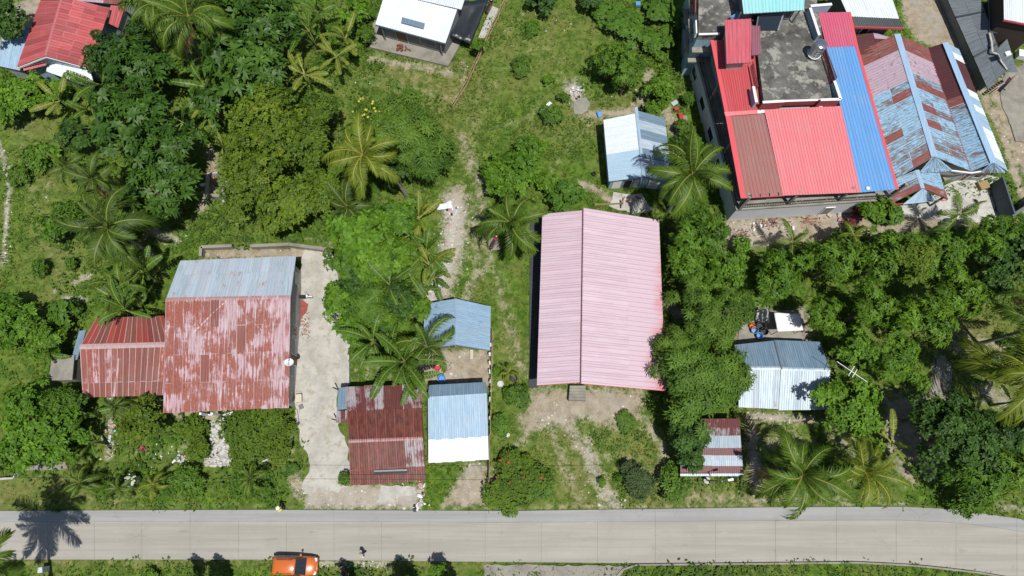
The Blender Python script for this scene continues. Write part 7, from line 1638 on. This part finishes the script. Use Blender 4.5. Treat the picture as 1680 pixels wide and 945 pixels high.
# bottles and rags hung along the boundary fence
for k in range(9):
    v = 568 + k * 15; p = P(804.5 + rnd.uniform(-1, 1), v, .9); tag(MB().tube([p, p + Vector((rnd.uniform(-.1, .1), rnd.uniform(.2, .55), -.1))], rnd.uniform(.07, .13), 7).build('hanging_rag', rnd.choice((M_WHITE, B_BLK, M_CLOTHW, B_WHITE, B_BLK))), 'pale and dark rags tied along the bamboo boundary fence', 'rag', 'rags on the boundary fence')
# litter heaps
LM = [M_WHITE, B_WHITE, plain('pale_blue_litter', (.42, .52, .62, 1), .6), plain('pink_litter', (.55, .22, .28, 1), .6), B_WHITE, M_CONC_PALE, plain('tan_litter', (.42, .35, .26, 1), .8), B_BLK]
def litter(name, label, group, pts, n, r, size=(.15, .45), seed=0):
    """a heap of bits too small to pick apart, one mesh per material"""
    q = random.Random(seed); bins = {}
    for k in range(n):
        u, v = q.choice(pts); a, d = q.uniform(0, 6.28), r * math.sqrt(q.random()); p = P(u + math.cos(a) * d, v + math.sin(a) * d * .8, 0); s = q.uniform(*size)
        m = MB().ball((0, 0, 0), s * .5, 6, 3, sq=(1, q.uniform(.5, 1), q.uniform(.2, .5))); t = q.uniform(0, 6.28); c_, s_ = math.cos(t), math.sin(t)
        m.v = [(x + q.uniform(-.2, .2) * s, y + q.uniform(-.2, .2) * s, z + q.uniform(-.08, .08) * s) for x, y, z in m.v]; m.v = [(p.x + x * c_ - y * s_, p.y + x * s_ + y * c_, z + .02 + s * .12) for x, y, z in m.v]
        mi = q.randrange(len(LM)); bins.setdefault(0, MB()).add(m.v, m.f, mi)
    o = bins[0].build(name, LM); tag(o, kind='stuff')
litter('plastic_scrap', 'crumpled scrap of plastic on the rubble below the pale plastic sheet', 'litter on the rubble strip', [(738, 350), (745, 346), (734, 340)], 22, 10, seed=1)
litter('paper_scrap', 'pale scrap in the litter heap on the central lawn', 'litter heap on the central lawn', [(944, 150), (942, 158), (948, 146)], 24, 10, seed=2)
litter('yard_scrap', 'pale scrap on the sand below the blue gable house', 'litter in the sandy yard', [(720, 590), (730, 600), (725, 605), (700, 575)], 26, 14, (.12, .4), seed=3)
litter('rubble_chunk', 'pale rubble chunk along the banana row', 'rubble along the banana row', [(742, 370), (738, 410), (728, 440), (715, 470), (702, 500)], 40, 16, (.12, .4), seed=4)
litter('limestone', 'pale limestone lump at the corner of the dark rust shed', 'limestone edging by the dark rust shed', [(692, 800), (690, 812), (691, 825), (683, 832)], 22, 6, (.25, .6), seed=5)
litter('garden_stone', 'white stone on the lawn of the lower left garden', 'white stones in the lower left garden', [(181, 700), (178, 725), (172, 650), (165, 640), (300, 755), (290, 752), (260, 745)], 44, 12, (.12, .45), seed=6)
litter('fallen_block', 'broken pale block in the tan yard below the concrete building', 'broken blocks in the tan yard', [(1245, 372), (1260, 368), (1380, 360), (1350, 350), (1300, 380), (1395, 355)], 30, 14, (.2, .7), seed=7)
litter('lawn_scrap', 'white speck of litter in the grass of the central lawn', 'litter specks on the lawns', [(870, 20), (905, 48), (690, 130), (760, 115), (1000, 165), (850, 80), (1040, 150), (600, 140), (940, 25)], 26, 22, (.1, .25), seed=8)
# stones and rubble (uncountable)
def rubble():
    g = np.random.default_rng(44); n = 60000; x, y = g.uniform(-60, 60, n), g.uniform(-12, 50, n); u, v = UV(x, y); s = mask(u, v, STONE) + .10 * mask(u, v, DIRT); k = (g.random(n) < s * .8) & ~between(u, v) & (s > .06)
    for p in HARD:
        if p is not DRIVE: k &= ~inside(u, v, p)
    x, y = x[k], y[k]; n = len(x); r = g.uniform(.03, .11, n) * g.uniform(.6, 1.6, n); z = ground_height(x, y)
    base = np.array([[1, 0, 0], [0, 1, 0], [-1, 0, 0], [0, -1, 0], [0, 0, .8]]); V = base[None] * r[:, None, None] * g.uniform(.6, 1.3, (n, 5, 3)) + np.stack([x, y, z + .01], 1)[:, None]
    f = np.array([[0, 1, 4], [1, 2, 4], [2, 3, 4], [3, 0, 4]]); F = (f[None] + 5 * np.arange(n)[:, None, None]).reshape(-1, 3); T = np.repeat(g.random(n)[:, None], 5, 1).ravel()
    t = NT('rubble_stone'); a = t.n('ShaderNodeAttribute'); a.attribute_name = 'tone'; t.done(t.bsdf(t.mix(a.outputs['Fac'], (.24, .22, .19, 1), (.60, .57, .52, 1)), .9, .2))
    tag(link('rubble', np_mesh('rubble', V.reshape(-1, 3), F, {'tone': T}), None, t.mat), kind='stuff')
rubble()
def fallen_leaves():
    g = np.random.default_rng(46); n = 2600; c = [(1262, 366, 34, 10), (347, 285, 14, 10), (1215, 385, 20, 12), (500, 535, 10, 20), (1330, 362, 20, 8)]; V = []
    for u0, v0, a, b in c:
        for k in range(int(a * b * .45)):
            p = P(u0 + g.normal() * a * .5, v0 + g.normal() * b * .5, .05); t = g.uniform(0, 6.28); L = g.uniform(.06, .14); dx, dy = math.cos(t) * L, math.sin(t) * L
            V += [(p.x, p.y, .05), (p.x + dx - dy * .4, p.y + dy + dx * .4, .09), (p.x + 2 * dx, p.y + 2 * dy, .06), (p.x + dx + dy * .4, p.y + dy - dx * .4, .07)]
    V = np.array(V); tag(link('fallen_leaves', np_mesh('fallen_leaves', V, np.arange(len(V)).reshape(-1, 4)), None, plain('red_fallen_leaf', (.22, .07, .05, 1), .7, var=.3, scale=2)), kind='stuff')
fallen_leaves()
